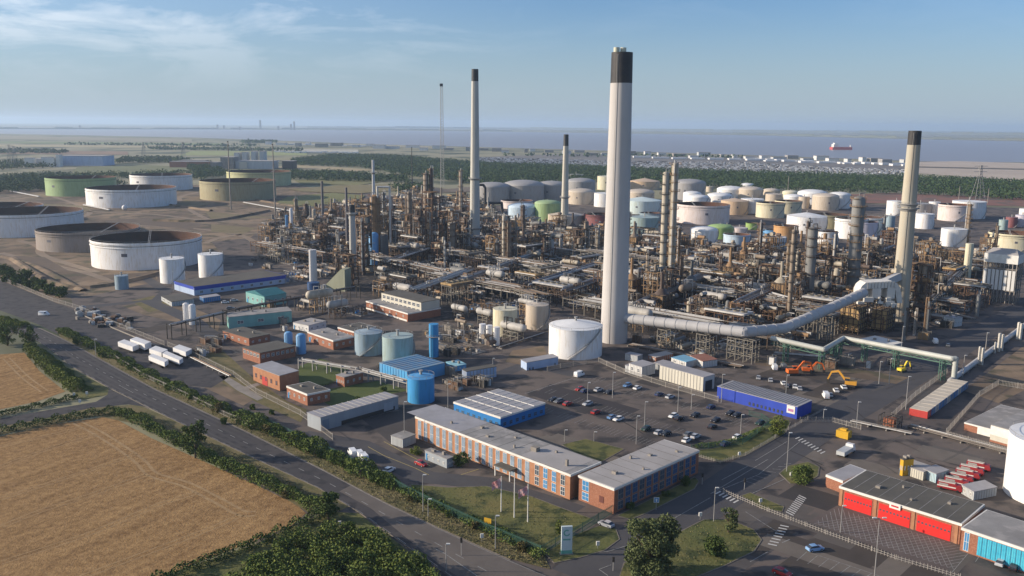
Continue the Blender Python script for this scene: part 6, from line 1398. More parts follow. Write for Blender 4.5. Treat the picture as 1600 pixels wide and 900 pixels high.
q = MB(); q.box((p.x, p.y-.34), w*.7, .04, H*.52, H*.57, (1, .12)); q.build('lettering', m_tg, r)
# pedestrian sign
p = G(1025, 797); H = hz(1025, 777, p); r = T('road_sign', 'square blue and white arrow sign before the office wing', 'sign', (p.x, p.y, 0)); MB().bar((p.x, p.y, 0), (p.x, p.y, H), .1).build('post', m_rail, r)
w = 8.5*ppm(p); MB().box((p.x, p.y-.1), w, .06, H-w, H).build('panel', m_wtrim, r); MB().box((p.x, p.y-.15), w*.8, .04, H-w*.9, H-w*.1).build('blue_field', m_bluepanel, r); MB().add([(p.x-w*.12, p.y-.19, H-w*.8), (p.x+w*.12, p.y-.19, H-w*.8), (p.x+w*.12, p.y-.19, H-w*.45), (p.x+w*.25, p.y-.19, H-w*.45), (p.x, p.y-.19, H-w*.2), (p.x-w*.25, p.y-.19, H-w*.45), (p.x-w*.12, p.y-.19, H-w*.45)], [tuple(range(7))]).build('arrow', m_wtrim, r)
# yellow board on the fence
p = G(762, 826); H = hz(762, 809, p); r = T('fence_board', 'pair of yellow boards hung on the green fence', 'sign', (p.x, p.y, 0)); MB().box((p.x, p.y-.2), 2.0, .08, H-1.4, H, (1, -.5)).build('panel', WALLM['yellow'], r); MB().box((p.x, p.y-.1), .12, .12, 0, H-1.4).build('post', m_rail, r)
# small posts, cabinets, traffic lights
def traffic(px, py, label, h=3.4):
    p = G(px, py); r = T('traffic_light', label, 'traffic light', (p.x, p.y, 0), 'traffic lights'); MB().tube((p.x, p.y, 0), (p.x, p.y, h), .09, .09, 8).build('pole', m_rail, r); MB().box(p, .5, .4, h-1.2, h).build('signal_head', m_black, r)
    for k in range(3): MB().ball((p.x, p.y-.22, h-.25-k*.35), .11, 4, 8).build('lens', m_dark, r)
traffic(721, 868, 'traffic light standing in the main road mouth', 4.5); traffic(958, 892, 'traffic light at the lower entrance corner'); traffic(1163, 765, 'traffic light in the hatched median'); traffic(1097, 757, 'traffic light beside the office wing crossing')
for x, y, l in ((753, 846, 'white bollard cabinet in the verge hedge'), (531, 826, 'white box standing at the thicket edge'), (1094, 812, 'white round-headed marker on the tree lawn'), (934, 858, 'small white marker sign on the sign lawn'), (1188, 790, 'white marker post on the fire station verge'), (1236, 748, 'white marker at the traffic island edge'), (125, 633, 'white sign at the side road junction'), (116, 622, 'white marker post by the junction hedge'), (136, 620, 'white marker post by the junction hedge'), (1155, 716, 'white litter bin on the car park verge')):
    p = G(x, y); r = T('marker_post', l, 'marker', (p.x, p.y, 0), 'white markers and boxes'); MB().tube((p.x, p.y, 0), (p.x, p.y, 1.0), .06, .06, 6).build('post', m_rail, r); MB().box(p, .8, .35, 1.0, 2.0, (1, .2)).build('plate', m_wtrim, r)
# windsock on the fire station
p = G(1432, 803); zt = hz(1432, 775, p); r = T('windsock', 'red windsock on a pole above the fire station roof', 'windsock', (p.x+1, p.y+3, 0)); MB().tube((p.x+1, p.y+3, 3), (p.x+1, p.y+3, zt), .08, .06, 6).build('pole', m_rail, r); MB().tube((p.x+1, p.y+3, zt), (p.x-2.0, p.y+2, zt-1.2), .45, .2, 10, cap=False).build('sock', WALLM['red'], r)
# fences
def fence(pxs, h, label, m, post=3.0, dens=0.45, railm=None):
    P = [G(x, y) for x, y in pxs]; c = P[len(P)//2]; r = T('fence', label, 'fence', (c.x, c.y, 0), None); q = MB(); posts = MB(); np_ = 0
    for a, b in zip(P[:-1], P[1:]):
        L_ = (b-a).length; d = (b-a).normalized(); n = max(1, int(L_/dens))
        for k in range(n): p = a+d*(k+.5)*L_/n; q.box(p, .09, .03, .05, h, (d.x, d.y))
        for z in (.4, h-.4): q.bar(a+Vector((0, 0, z)), b+Vector((0, 0, z)), .08)
        m_ = max(1, int(L_/post))
        for k in range(m_+1):
            if np_ < 100: MB().box(a+d*k*L_/m_, .12, .12, 0, h+.1, (d.x, d.y)).build('post', m, r); np_ += 1
    q.build('palings', m, r)
m_fg = paint('fence_green', (0.035, 0.10, 0.075), 0.7); m_fp = paint('fence_pale', (0.36, 0.33, 0.29), 0.7)
fence([(390, 652), (470, 690), (540, 722), (600, 752), (650, 780), (760, 832), (845, 868), (868, 855), (910, 832), (958, 802)], 2.6, 'dark green palisade fence along the verge and office lawn', m_fg, 6, .28)
fence([(855, 580), (935, 566), (975, 584), (1040, 605), (1122, 628)], 2.3, 'pale palisade fence behind the car park', m_fp, 6, .5)
fence([(0, 437), (32, 450), (82, 471), (125, 484), (175, 507), (225, 527), (257, 540)], 2.4, 'pale palisade fence above the lorry park', m_fp, 8, .6)
fence([(262, 541), (300, 556), (365, 588), (400, 615), (470, 650), (520, 688)], 2.4, 'pale palisade fence beyond the trailers and brick cluster', m_fp, 8, .6)
fence([(178, 560), (225, 590), (290, 620), (350, 650), (395, 668)], 2.0, 'chain fence between the trailers and the roadside hedge', m_fp, 8, .7)
fence([(1082, 712), (1125, 724), (1165, 712), (1232, 672), (1290, 640)], 1.2, 'low railing along the car park verge footpath', m_fp, 5, .8)
fence([(1130, 770), (1200, 800), (1290, 835), (1400, 875), (1500, 905)], 1.3, 'wire fence before the box marked forecourt', m_fp, 5, .8)
fence([(1392, 655), (1430, 620), (1480, 583)], 2.4, 'pale fence left of the container row', m_fp, 6, .5); fence([(1478, 680), (1530, 620), (1560, 602), (1620, 612)], 2.4, 'pale fence right of the container row', m_fp, 6, .5); fence([(1480, 684), (1580, 712)], 2.4, 'pale fence behind the ground pipes', m_fp, 6, .5)
fence([(1170, 650), (1190, 655), (1205, 665), (1160, 695), (1080, 705)], 2.2, 'dark green fence at end of the car park', m_fg, 5, .4)
fence([(1250, 660), (1300, 660), (1345, 672)], 2.0, 'grey gate fence between royal blue block and lorry gate', m_fp, 5, .5)
# white round posts etc. along lorry park wall
A = G(131, 494); B = G(250, 544); r = T('barrier_wall', 'low white concrete barrier wall below the pale fence', 'wall', (A+B)/2); d = (B-A); MB().box((A+B)/2, d.length, .4, 0, .6, (d.x, d.y)).build('barrier', m_conc, r)
# scrap and stores in the left yard, behind the fence
random.seed(5)
for k in range(46):
    x = random.uniform(118, 205); y = 488+ (x-118)*.28+random.uniform(-14, 12); p = G(x, y); w, d, h = random.uniform(1, 3.5), random.uniform(1, 3), random.uniform(.6, 2.4)
    cn, m = random.choice([('pale', WALLM['palec']), ('grey', m_conc), ('rusty', m_fr[1]), ('dark', m_dark), ('blue-grey', WALLM['grey'])])
    r = T('stored_crate', '%s stacked materials in the storage yard by the lorry park fence' % cn, 'crate', (p.x, p.y, 0), 'stored materials in the left yard'); a = random.uniform(0, 3); ax = (math.cos(a), math.sin(a)); MB().box(p, w, d, 0.12, h, ax).box(p, w*.8, .2, 0, .12, ax).build('load', m, r)
    if k % 2: MB().box(p, w*.6, d*.5, h, h+.5, ax).build('top_load', m_rail, r)
for k in range(70):
    x, y = random.choice([(random.uniform(300, 345), random.uniform(530, 560)), (random.uniform(420, 560), random.uniform(470, 520)), (random.uniform(660, 760), random.uniform(510, 560)), (random.uniform(520, 640), random.uniform(560, 600)), (random.uniform(980, 1130), random.uniform(530, 560)), (random.uniform(700, 760), random.uniform(585, 610)), (random.uniform(1180, 1400), random.uniform(565, 578)), (random.uniform(1420, 1500), random.uniform(495, 540)), (random.uniform(390, 480), random.uniform(395, 425))])
    p = G(x, y); w, d, h = random.uniform(1.5, 6), random.uniform(1.2, 3), random.uniform(1, 3.4); cn, m = random.choice([('pale', WALLM['palec']), ('concrete', m_conc), ('rusty', m_fr[1]), ('dark', m_dark), ('tan', m_fr[5]), ('white', WALLM['white'])])
    r = T('equipment_skid', '%s equipment skid %s' % (cn, rel(x, y)), 'skid', (p.x, p.y, 0), 'loose equipment skids'); MB().box(p, w, d, .1, h, (gx.x, gx.y)).build('body', m, r); f, *_ = frame_mb(Vector((p.x, p.y)), Vector((gx.x, gx.y)), w+.8, d+.8, h+.8, [h+.5], 3, .16); f.build('frame', m_fr[4], r)
    if random.random() < .6: MB().path([(p.x, p.y, h), (p.x, p.y, h+1.2), (p.x+random.uniform(-5, 5), p.y+1, h+1.2)], .2, 6).build('pipe', random.choice(m_pipe), r)
# ------------------------------------------------------------------ vegetation
def leafmat(key, c, c2):
    m = mat(key, c, 0.9, c2, 0.35, spec=0.1, contrast=1.3); return m
m_leaf = leafmat('hedge_leaf', (0.075, 0.11, 0.026), (0.135, 0.17, 0.048)); m_leafy = leafmat('yellow_green_leaf', (0.11, 0.14, 0.03), (0.17, 0.19, 0.05)); m_leafd = leafmat('dark_leaf', (0.05, 0.08, 0.023), (0.09, 0.12, 0.036)); m_leafb = leafmat('brown_green_leaf', (0.10, 0.09, 0.035), (0.15, 0.12, 0.05))
m_willow = leafmat('willow_leaf', (0.085, 0.105, 0.04), (0.12, 0.14, 0.06)); m_wood = mat('bark', (0.10, 0.075, 0.05), 0.95); m_pine = mat('wood_canopy', (0.036, 0.066, 0.026), 0.9, (0.066, 0.10, 0.037), 0.02, spec=0.1)
def quads(name, C, S, m, parent=None, flat=0.0):
    """one leaf-clump quad per centre, random orientation"""
    n = len(C); a = rng.normal(size=(n, 3)); a[:, 2] *= (1-flat); a /= np.linalg.norm(a, axis=1)[:, None]+1e-9
    b = rng.normal(size=(n, 3)); b -= (b*a).sum(1)[:, None]*a; b /= np.linalg.norm(b, axis=1)[:, None]+1e-9
    S = np.broadcast_to(np.asarray(S, float), (n,))[:, None]; a = a*S; b = b*S*0.75
    V = np.stack([C-a*.5-b*.3, C+a*.1-b*.5, C+a*.55+b*.1, C-a*.05+b*.5], 1).reshape(-1, 3)
    loc = np.array(parent.location) if parent is not None else np.array([C[:, 0].mean(), C[:, 1].mean(), 0])
    V = V-loc; me = bpy.data.meshes.new(name); me.vertices.add(4*n); me.vertices.foreach_set('co', V.astype(np.float32).ravel()); me.loops.add(4*n); me.loops.foreach_set('vertex_index', np.arange(4*n, dtype=np.int32)); me.polygons.add(n); me.polygons.foreach_set('loop_start', np.arange(0, 4*n, 4, dtype=np.int32)); me.update(calc_edges=True)
    me.materials.append(m); o = bpy.data.objects.new(name, me); COL.objects.link(o)
    if parent is not None: o.parent = parent
    else: o.location = loc.tolist()
    return o
def blob_pts(c, R, n, sq=(1, 1, 1)):
    d = rng.normal(size=(n, 3)); d /= np.linalg.norm(d, axis=1)[:, None]; r = R*(rng.random(n)**.35)[:, None]; return np.array(c)+d*r*np.array(sq)
def tree(px, py, yt, wpx, label, m=None, leaf=.55, dens=1.0, name='tree', grp=None, trunk=True):
    p = G(px, py); H = hz(px, yt, p); R = wpx/2*ppm(p); r = T(name, label, 'tree' if trunk else 'bush', (p.x, p.y, 0), grp)
    if trunk:
        q = MB().tube((p.x, p.y, 0), (p.x+.3, p.y, H*.45), max(.25, R*.07), max(.15, R*.045), 8)
        for k in range(7):
            t = k*.9; q.tube((p.x+.2, p.y, H*(.2+.04*k)), (p.x+R*.55*math.cos(t), p.y+R*.55*math.sin(t), H*(.5+.06*k)), R*.03+.06, .05, 5)
        q.build('trunk', m_wood, r)
    P_ = []; nl = int(16+R*2.6)
    for k in range(nl):
        t = random.uniform(0, 6.28); hh = random.uniform(.16, .9); pr = math.sin(math.pi*min(.97, max(.08, hh*.9+.02)))**.6; rr = R*.72*pr*math.sqrt(random.random()); cr_ = R*random.uniform(.2, .36)
        P_.append(blob_pts((p.x+rr*math.cos(t), p.y+rr*math.sin(t), max(cr_*.6, H*hh)), cr_, int(dens*cr_**2*26/leaf**2*.35)+20, (1, 1, .85)))
    C = np.concatenate(P_); C = C[C[:, 2] > .1]; quads('crown', C, rng.uniform(.6, 1.3, len(C))*leaf, m or m_leaf, r); return r
tree(1016, 902, 806, 104, 'large grey-green tree at the bottom beside the entrance road', m_willow, .5, 2.6)
tree(1138, 832, 790, 36, 'sparse small tree on the lawn edge right of the large tree', m_willow, .45, 1.2)
tree(1216, 680, 650, 36, 'rounded yellow-green tree at the end of the car park', m_leafy, .5, .9)
tree(305, 716, 655, 44, 'dark bushy tree in the hedge beside the wheat field', m_leafd, .6, 1.1)
tree(513, 812, 764, 46, 'dark tree where the field hedges meet', m_leafd, .55, 1.1)
tree(46, 545, 508, 34, 'tree at the road corner by the upper wheat field', m_leafd, .6)
tree(12, 540, 500, 40, 'bushy tree at the left picture edge', m_leaf, .6)
tree(543, 842, 815, 28, 'small bush tree at the thicket corner', m_leaf, .5)
tree(872, 836, 812, 16, 'small round shrub behind the totem sign', m_leafy, .4, 1, 'shrub', trunk=False)
tree(1118, 868, 836, 46, 'big rounded dark shrub on the tree lawn', m_leafd, .45, 1.2, 'shrub', trunk=False)
tree(1254, 754, 728, 46, 'rounded shrub mass on the traffic island', m_leaf, .45, 1.2, 'shrub', trunk=False)
tree(650, 710, 698, 24, 'yellowish shrub between the grey shelters', m_leafy, .4, 1, 'shrub', trunk=False)
tree(722, 728, 708, 34, 'dark shrubs before the long office front', m_leafd, .4, 1, 'shrub', trunk=False)
for x, y, yt, w in ((985, 795, 786, 20), (1040, 775, 768, 16), (1072, 758, 745, 22)): tree(x, y, yt, w, 'low shrub along the shaded side of the office wing', m_leafd, .4, .8, 'shrub', 'shrubs beside the office wing', False)
for x, y in ((15, 440), (30, 446), (48, 450), (62, 455), (78, 460), (94, 464), (8, 430), (40, 438)): tree(x, y, y-18, 30, 'dark thorny shrub above the lorry park fence', m_leafd, .9, .8, 'shrub', 'dark shrubs by the lorry park fence', False)
for x, y in ((445, 588), (470, 622), (600, 612), (560, 628), (395, 640), (425, 648)): tree(x, y, y-8, 12, 'small shrub around the brick cluster', m_leaf, .5, .8, 'shrub', 'small shrubs around the brick cluster', False)
def hedge(pxs, w, h, label, m=None, leaf=.48, dens=17, name='hedge', rough=.35):
    P = [G(x, y) for x, y in smooth_px(pxs, 4)]; C = []; c = P[len(P)//2]; r = T(name, label, 'hedge', (c.x, c.y, 0))
    for a, b in zip(P[:-1], P[1:]):
        L_ = (b-a).length; n = int(L_*w*dens); d = (b-a)/max(L_, .01); s = np.array([-d.y, d.x, 0]); t = rng.random(n)
        base = np.array(a)+np.outer(t*L_, np.array(d)); off = rng.uniform(-.5, .5, n)
        wob = 1+rough*np.sin(base[:, 0]*.9+base[:, 1]*.7)*np.sin(base[:, 0]*.23-base[:, 1]*.31); hh = h*wob*np.sqrt(np.clip(1-(off*1.9)**2, .05, 1))
        z = hh*(rng.random(n)**.45); p = base+np.outer(off*w*wob, s); p[:, 2] = np.maximum(z, .1); C.append(p)
    C = np.concatenate(C); quads('foliage', C, rng.uniform(.6, 1.4, len(C))*leaf, m or m_leaf, r)
hedge([(48, 548), (70, 572), (95, 592), (122, 612)], 5.5, 3.4, 'thick trimmed hedge right of the upper wheat field', m_leafy, .6)
hedge([(62, 548), (90, 570), (120, 596), (140, 612)], 3.5, 1.2, 'low rough hedge bank beside the main road', m_leaf)
hedge([(-60, 664), (0, 650), (70, 634), (122, 622)], 3.4, 1.8, 'low dark hedge along the upper side of the side road', m_leafd)
hedge([(-60, 690), (0, 677), (80, 661), (140, 650), (185, 645)], 3.4, 2.4, 'dark hedge along the lower side of the side road', m_leafd)
hedge([(180, 646), (215, 658), (250, 678), (300, 702), (340, 724)], 5.0, 2.8, 'thick hedge between wheat field and main road, upper part', m_leaf)
hedge([(325, 716), (380, 742), (440, 768), (490, 792), (515, 804)], 5.0, 2.6, 'hedge between wheat field and main road, lower part', m_leaf)
hedge([(505, 806), (470, 822), (420, 845), (340, 875), (240, 915)], 3.6, 2.4, 'hedge along the bottom side of the wheat field', m_leafd)
hedge([(92, 516), (140, 540), (185, 562), (240, 592), (310, 624), (370, 652)], 5.0, 2.4, 'roadside hedge below the lorry park', m_leaf, rough=.5)
hedge([(375, 655), (430, 678), (500, 708), (560, 736), (620, 764)], 6.2, 3.2, 'overgrown roadside hedge below the grey shed', m_leaf, .6, rough=.45)
hedge([(620, 764), (690, 796), (760, 828), (830, 862), (850, 874)], 3.6, 1.8, 'lower roadside hedge before the green fence', m_leaf, .5, rough=.5)
hedge([(0, 500), (22, 508), (40, 512)], 6, 3, 'leafy clump at the left end of the lorry park', m_leafy, .6)
hedge([(1085, 700), (1140, 692), (1190, 672)], 3, 1.2, 'low green planting along the car park verge', m_leaf, .4)
hedge([(470, 598), (500, 604), (530, 596)], 1.2, .8, 'thin planting at the edge of the green lawn', m_leaf, .4)
# single shrubs standing out of the roadside hedges
random.seed(71)
for k, (x, y) in enumerate(((120, 535), (160, 556), (205, 575), (262, 606), (298, 622), (340, 642), (392, 668), (418, 676), (455, 690), (482, 704), (520, 716), (548, 734), (585, 752), (640, 782), (700, 806), (742, 824), (815, 858), (235, 672), (275, 694), (352, 730), (402, 752), (448, 776), (350, 660), (500, 712))):
    w = random.uniform(12, 24); cn, m = random.choice([('dark green', m_leafd), ('yellow-green', m_leafy), ('mid green', m_leaf), ('brownish', m_leafb)])
    tree(x, y+3, y-w*.55, w, '%s shrub standing out of the roadside hedge' % cn, m, random.choice([.35, .5]), .9, 'shrub', 'shrubs in the roadside hedges', False)
# thicket at the bottom
C = []; poly = [(540, 828), (590, 848), (650, 892), (700, 930), (330, 960), (380, 890), (440, 862), (500, 838)]
TH = T('thicket', 'dense green bramble thicket at the bottom of the picture', 'thicket', G(520, 880)); 
k = 0
while k < 150:
    x, y = random.uniform(330, 700), random.uniform(826, 945)
    if inside(x, y, poly): p = G(x, y); rr = random.uniform(1.6, 3.2); C.append(blob_pts((p.x, p.y, rr*.7), rr, 420, (1, 1, .85))); k += 1
C = np.concatenate(C); C = C[C[:, 2] > .05]; nn = rng.permutation(len(C)); C = C[nn]; k_ = len(C)//3
quads('foliage', C[:2*k_], rng.uniform(.3, .75, 2*k_), m_leaf, TH); quads('foliage', C[2*k_:], rng.uniform(.3, .7, len(C)-2*k_), m_leafy, TH)
# grass tufts along the road verges
C = []
def tufts(poly, n, h=.5):
    xs = [p[0] for p in poly]; ys = [p[1] for p in poly]; k = 0
    while k < n:
        x, y = random.uniform(min(xs), max(xs)), random.uniform(min(ys), max(ys))
        if inside(x, y, poly): p = G(x, y); C.append((p.x, p.y, random.uniform(.05, h))); k += 1
tufts(GR['verge'], 5000); tufts(GR['tree_lawn'], 900, .15); tufts(GR['office_lawn'], 900, .12); tufts([(215, 640), (400, 724), (520, 790), (510, 800), (300, 712)], 2500); tufts(MAIN, 9000, .9)
C = np.array(C[:-9000]); o = quads('rough_grass', C, rng.uniform(.25, .55, len(C)), mat('tuft_grass', (0.12, 0.125, 0.045), 0.95, (0.2, 0.165, 0.08), 0.3)); tag(o, 'dry rough grass tufts along the verges and lawns', 'grass', kind='stuff')
# woods: far-off woodland reads as one mass
def wood(poly, spacing, label, name='woodland', hmin=8, hmax=13, nq=34, ls=2.4):
    P_ = [G(*p) for p in poly]; pp = [(p.x, p.y) for p in P_]; xs = [p[0] for p in pp]; ys = [p[1] for p in pp]; C = []; S = []
    nx, ny = int((max(xs)-min(xs))/spacing)+1, int((max(ys)-min(ys))/spacing)+1
    for i in range(nx):
        for j in range(ny):
            x = min(xs)+(i+rng.uniform(-.3, .8))*spacing; y = min(ys)+(j+rng.uniform(-.3, .8))*spacing
            if rng.random() < .06 or not inside(x, y, pp): continue
            h = rng.uniform(hmin, hmax); R = spacing*rng.uniform(.42, .66); d = rng.normal(size=(nq, 3)); d /= np.linalg.norm(d, axis=1)[:, None]; d *= (rng.random(nq)**.3)[:, None]
            C.append(np.array((x, y, h*.56))+d*np.array((R, R, h*.46))); S.append(rng.uniform(.7, 1.3, nq)*ls)
    C = np.concatenate(C); S = np.concatenate(S); o = quads(name, C, S, m_pine, flat=.3); tag(o, label, 'woodland', kind='stuff'); return o
wood([(455, 252), (520, 244), (620, 246), (760, 258), (900, 262), (1100, 270), (1300, 276), (1430, 280), (1660, 290), (1660, 318), (1450, 306), (1330, 302), (1240, 300), (1060, 292), (900, 284), (760, 292), (650, 278), (600, 270), (560, 262), (470, 260)], 12, 'long dark green wood belt between the tank farm and the port')
wood([(-60, 288), (0, 284), (110, 280), (150, 282), (200, 290), (70, 300), (-60, 305)], 11, 'dark tree belt left of the pale green tank', hmin=8, hmax=13)
wood([(-30, 279), (60, 276), (130, 277), (260, 273), (330, 274), (320, 282), (180, 280), (60, 284), (-30, 286)], 13, 'tree belt behind the green tanks')
wood([(180, 256), (300, 254), (270, 248), (190, 250)], 16, 'distant tree clump beyond the white factory', nq=20, ls=4); wood([(0, 256), (60, 254), (90, 262), (0, 266)], 16, 'distant tree clump at the far left', nq=20, ls=4)
wood([(440, 272), (520, 272), (640, 280), (640, 286), (540, 284), (450, 282)], 11, 'low tree line before the pale field'); wood([(610, 296), (660, 292), (672, 300), (625, 304)], 10, 'dark copse behind the buff columns')
wood([(290, 262), (330, 258), (350, 272), (440, 275), (440, 280), (310, 278)], 11, 'tree clump before the grey power plant')
wood([(-100, 237), (60, 236), (110, 238), (100, 240), (-100, 241)], 24, 'faint hedge line of trees far left', nq=12, ls=7); wood([(230, 232), (470, 235), (470, 237), (230, 234)], 26, 'faint hedge line of trees across far fields', nq=12, ls=7)
wood([(100, 226), (400, 228), (400, 229), (100, 227)], 40, 'faint tree line near the estuary shore', nq=10, ls=9); wood([(380, 221), (430, 221), (430, 224), (380, 224)], 40, 'distant dark copse near the shore', nq=10, ls=10)
wood([(780, 243), (1160, 247), (1160, 248), (780, 244)], 36, 'low dark tree line before the port', nq=10, ls=8)
# worn patches, tyre marks and tracks on the ground
random.seed(81)
pm = [mat('worn_patch_%d' % i, c, 0.9, tuple(x*.75 for x in c), 0.15) for i, c in enumerate(((0.055, 0.05, 0.048), (0.12, 0.105, 0.092), (0.17, 0.145, 0.12), (0.075, 0.062, 0.052)))]
zz = 0.0165
for k in range(70):
    x, y = random.choice([(random.uniform(600, 1250), random.uniform(560, 720)), (random.uniform(1200, 1560), random.uniform(560, 760)), (random.uniform(230, 560), random.uniform(470, 640)), (random.uniform(1150, 1500), random.uniform(780, 890))]); p = G(x, y); w, d = random.uniform(2, 16), random.uniform(1.5, 7)
    e1, e2 = (gx, gy) if random.random() < .6 else (gy, gx); e1 = Vector((e1.x, e1.y, 0)); e2 = Vector((e2.x, e2.y, 0)); z = Vector((0, 0, zz)); zz += 0.0001
    o = MB().sheet([p-e1*w-e2*d+z, p+e1*w-e2*d+z, p+e1*w+e2*d+z, p-e1*w+e2*d+z]).build('yard_patch', random.choice(pm), smooth=False); struct(o)
tm = MB(); tl = MB()
for k in range(60):
    x, y = random.choice([(random.uniform(1250, 1500), random.uniform(640, 740)), (random.uniform(900, 1250), random.uniform(560, 720)), (random.uniform(1180, 1420), random.uniform(565, 650)), (random.uniform(230, 420), random.uniform(470, 560))]); L_ = random.uniform(20, 70); a = random.choice([-.35, .45, -.3, .5])+random.uniform(-.15, .15); c = random.uniform(-12, 12)
    pts = [(x+L_*t*math.cos(a), y-L_*t*math.sin(a)+c*t*t) for t in (0, .33, .66, 1)]
    for o in (0, 2.2): ribbon(tm if k % 2 else tl, [(u+o, v+o*.3) for u, v in smooth_px(pts, 3)], .3, .0275 if k % 2 else .0285)
struct(tm.build('tyre_marks', pm[0], smooth=False)); struct(tl.build('tyre_marks', pm[1], smooth=False))
ft = MB()
for q in ([(0, 395), (60, 410), (130, 425), (200, 440), (300, 410)], [(130, 330), (240, 335), (330, 345), (420, 348), (480, 342)], [(330, 345), (300, 330), (280, 310), (310, 300)], [(0, 310), (70, 305), (140, 330), (110, 345)], [(200, 352), (290, 356), (370, 366), (400, 380)], [(320, 380), (350, 370), (420, 362)], [(30, 376), (60, 385), (70, 400), (150, 425)], [(470, 300), (560, 306), (640, 300)], [(430, 330), (520, 325), (600, 318)]): ribbon(ft, smooth_px(q, 5), 6, .034)
struct(ft.build('dirt_track', mat('pale_dirt', (0.30, 0.235, 0.17), 0.95, (0.2, 0.15, 0.11), 0.1), smooth=False))
for i, q in enumerate(([(150, 345), (230, 340), (320, 350), (300, 358), (200, 350)], [(330, 350), (400, 356), (380, 366), (330, 362)], [(20, 400), (70, 402), (110, 425), (60, 420)], [(290, 312), (330, 318), (300, 326), (276, 318)], [(440, 335), (500, 330), (530, 338), (470, 345)], [(60, 318), (140, 322), (140, 330), (70, 326)], [(160, 430), (240, 425), (248, 445), (180, 440)], [(320, 330), (360, 334), (430, 340), (330, 342)])):
    region('grass_patch', q, .0365+i*.0006, mat('patchy_grass', (0.15, 0.13, 0.06), 0.95, (0.22, 0.17, 0.10), 0.08) if i % 2 else mat('dark_earth', (0.11, 0.085, 0.065), 0.95, (0.16, 0.12, 0.085), 0.1))
# far shore: raised land beyond the water
def shore(pxs, w, h, name, m, seed):
    random.seed(seed); q = MB()
    for (x0, y0), (x1, y1) in zip(pxs[:-1], pxs[1:]):
        n = 14
        for k in range(n):
            a, b = G(x0+(x1-x0)*k/n, y0+(y1-y0)*k/n), G(x0+(x1-x0)*(k+1)/n, y0+(y1-y0)*(k+1)/n); hh = h*random.uniform(.3, 1)
            q.prism([(a.x, a.y), (b.x, b.y), (b.x*1.03, b.y*1.03), (a.x*1.03, a.y*1.03)], 0, hh)
    o = q.build(name, m, smooth=False); struct(o); o.name = name
m_fh = mat('far_shore_wood', (0.10, 0.12, 0.08), 0.95, (0.16, 0.16, 0.11), 0.001)
shore([(-200, 201), (200, 202), (480, 202), (800, 205), (1000, 208), (1200, 211), (1400, 216), (1800, 223)], 1, 22, 'far_shore', m_fh, 3)
shore([(480, 199), (800, 201), (1200, 206), (1700, 213)], 1, 40, 'far_shore', m_fh, 4)
# far towers across the water
for x, yt, yb in ((407, 188, 201), (460, 190, 202), (455, 194, 202), (340, 195, 201), (350, 196, 201), (435, 197, 202), (375, 198, 202), (125, 196, 200)):
    p = G(x, yb+1); h = hz(x, yt, p); r = T('tower_block', 'pale hazy tower block across the water on the far skyline', 'tower block', (p.x, p.y, 0), 'tower blocks on the far shore'); w = 2.4*ppm(p); MB().box(p, w, w, 0, h).build('block', m_conc, r); MB().box(p, w*.5, w*.5, h, h*1.04).build('roof_house', m_conc, r)
# port: warehouses, parked export cars as a mass
random.seed(9)
for k in range(46):
    x = 420+k*22+random.uniform(-6, 6); y = 224+(x-420)*.029+random.uniform(-1, 3.5)
    if 1290 < x: y += 1
    if x > 1425: break
    p = G(x, y+1); w = random.uniform(5, 22)*ppm(p); h = random.uniform(7, 14); cn, m = random.choice([('white', WALLM['white']), ('pale', WALLM['palec']), ('grey', m_conc), ('slate grey', m_roofg), ('white', WALLM['white'])])
    r = T('port_warehouse', 'distant %s warehouse along the port waterfront' % cn, 'warehouse', (p.x, p.y, 0), 'warehouses along the port'); MB().box(p, w, 30, 0, h).build('wall', m, r); MB().box(p, w*1.02, 31, h, h+1.2).build('roof', m_roofl, r)
for a, b in (((960, 246), (1420, 258)), ((1180, 250), (1420, 260)), ((430, 238), (560, 240)), ((440, 226), (590, 229))):
    for k in range(16):
        t = (k+.5)/16; x, y = a[0]+(b[0]-a[0])*t, a[1]+(b[1]-a[1])*t; p = G(x, y+random.uniform(-.6, .8)); w = abs(b[0]-a[0])/16*ppm(p)*random.uniform(.6, .98)
        r = T('trailer_row', 'white line of stored trailers at the distant port', 'trailers', (p.x, p.y, 0), 'white trailer lines at the port'); MB().box(p, w, 25, .8, random.uniform(4, 6)).build('trailer_boxes', m_trw, r)
V = []; Fm = []; C = []
q = MB(); qs = {0: MB(), 1: MB(), 2: MB()}
cpoly = [(745, 246), (900, 250), (960, 252), (1160, 254), (1300, 262), (1432, 266), (1430, 279), (1300, 276), (1160, 272), (960, 262), (745, 258)]
n = 0
while n < 9500:
    x, y = random.uniform(745, 1432), random.uniform(246, 279)
    if not inside(x, y, cpoly): continue
    p = G(x, y); j = random.choice([0, 0, 1, 2]); qs[j].box(p, random.uniform(3, 6), random.uniform(2, 4), .35, random.uniform(1.4, 2.2)); n += 1
for j, (nm, m) in enumerate((('pale', m_trw), ('grey', m_conc), ('dark', m_dark))):
    o = qs[j].build('distant_parked_vehicles', m); tag(o, '%s speckle of thousands of parked export vehicles at the port' % nm, 'vehicles', kind='stuff')
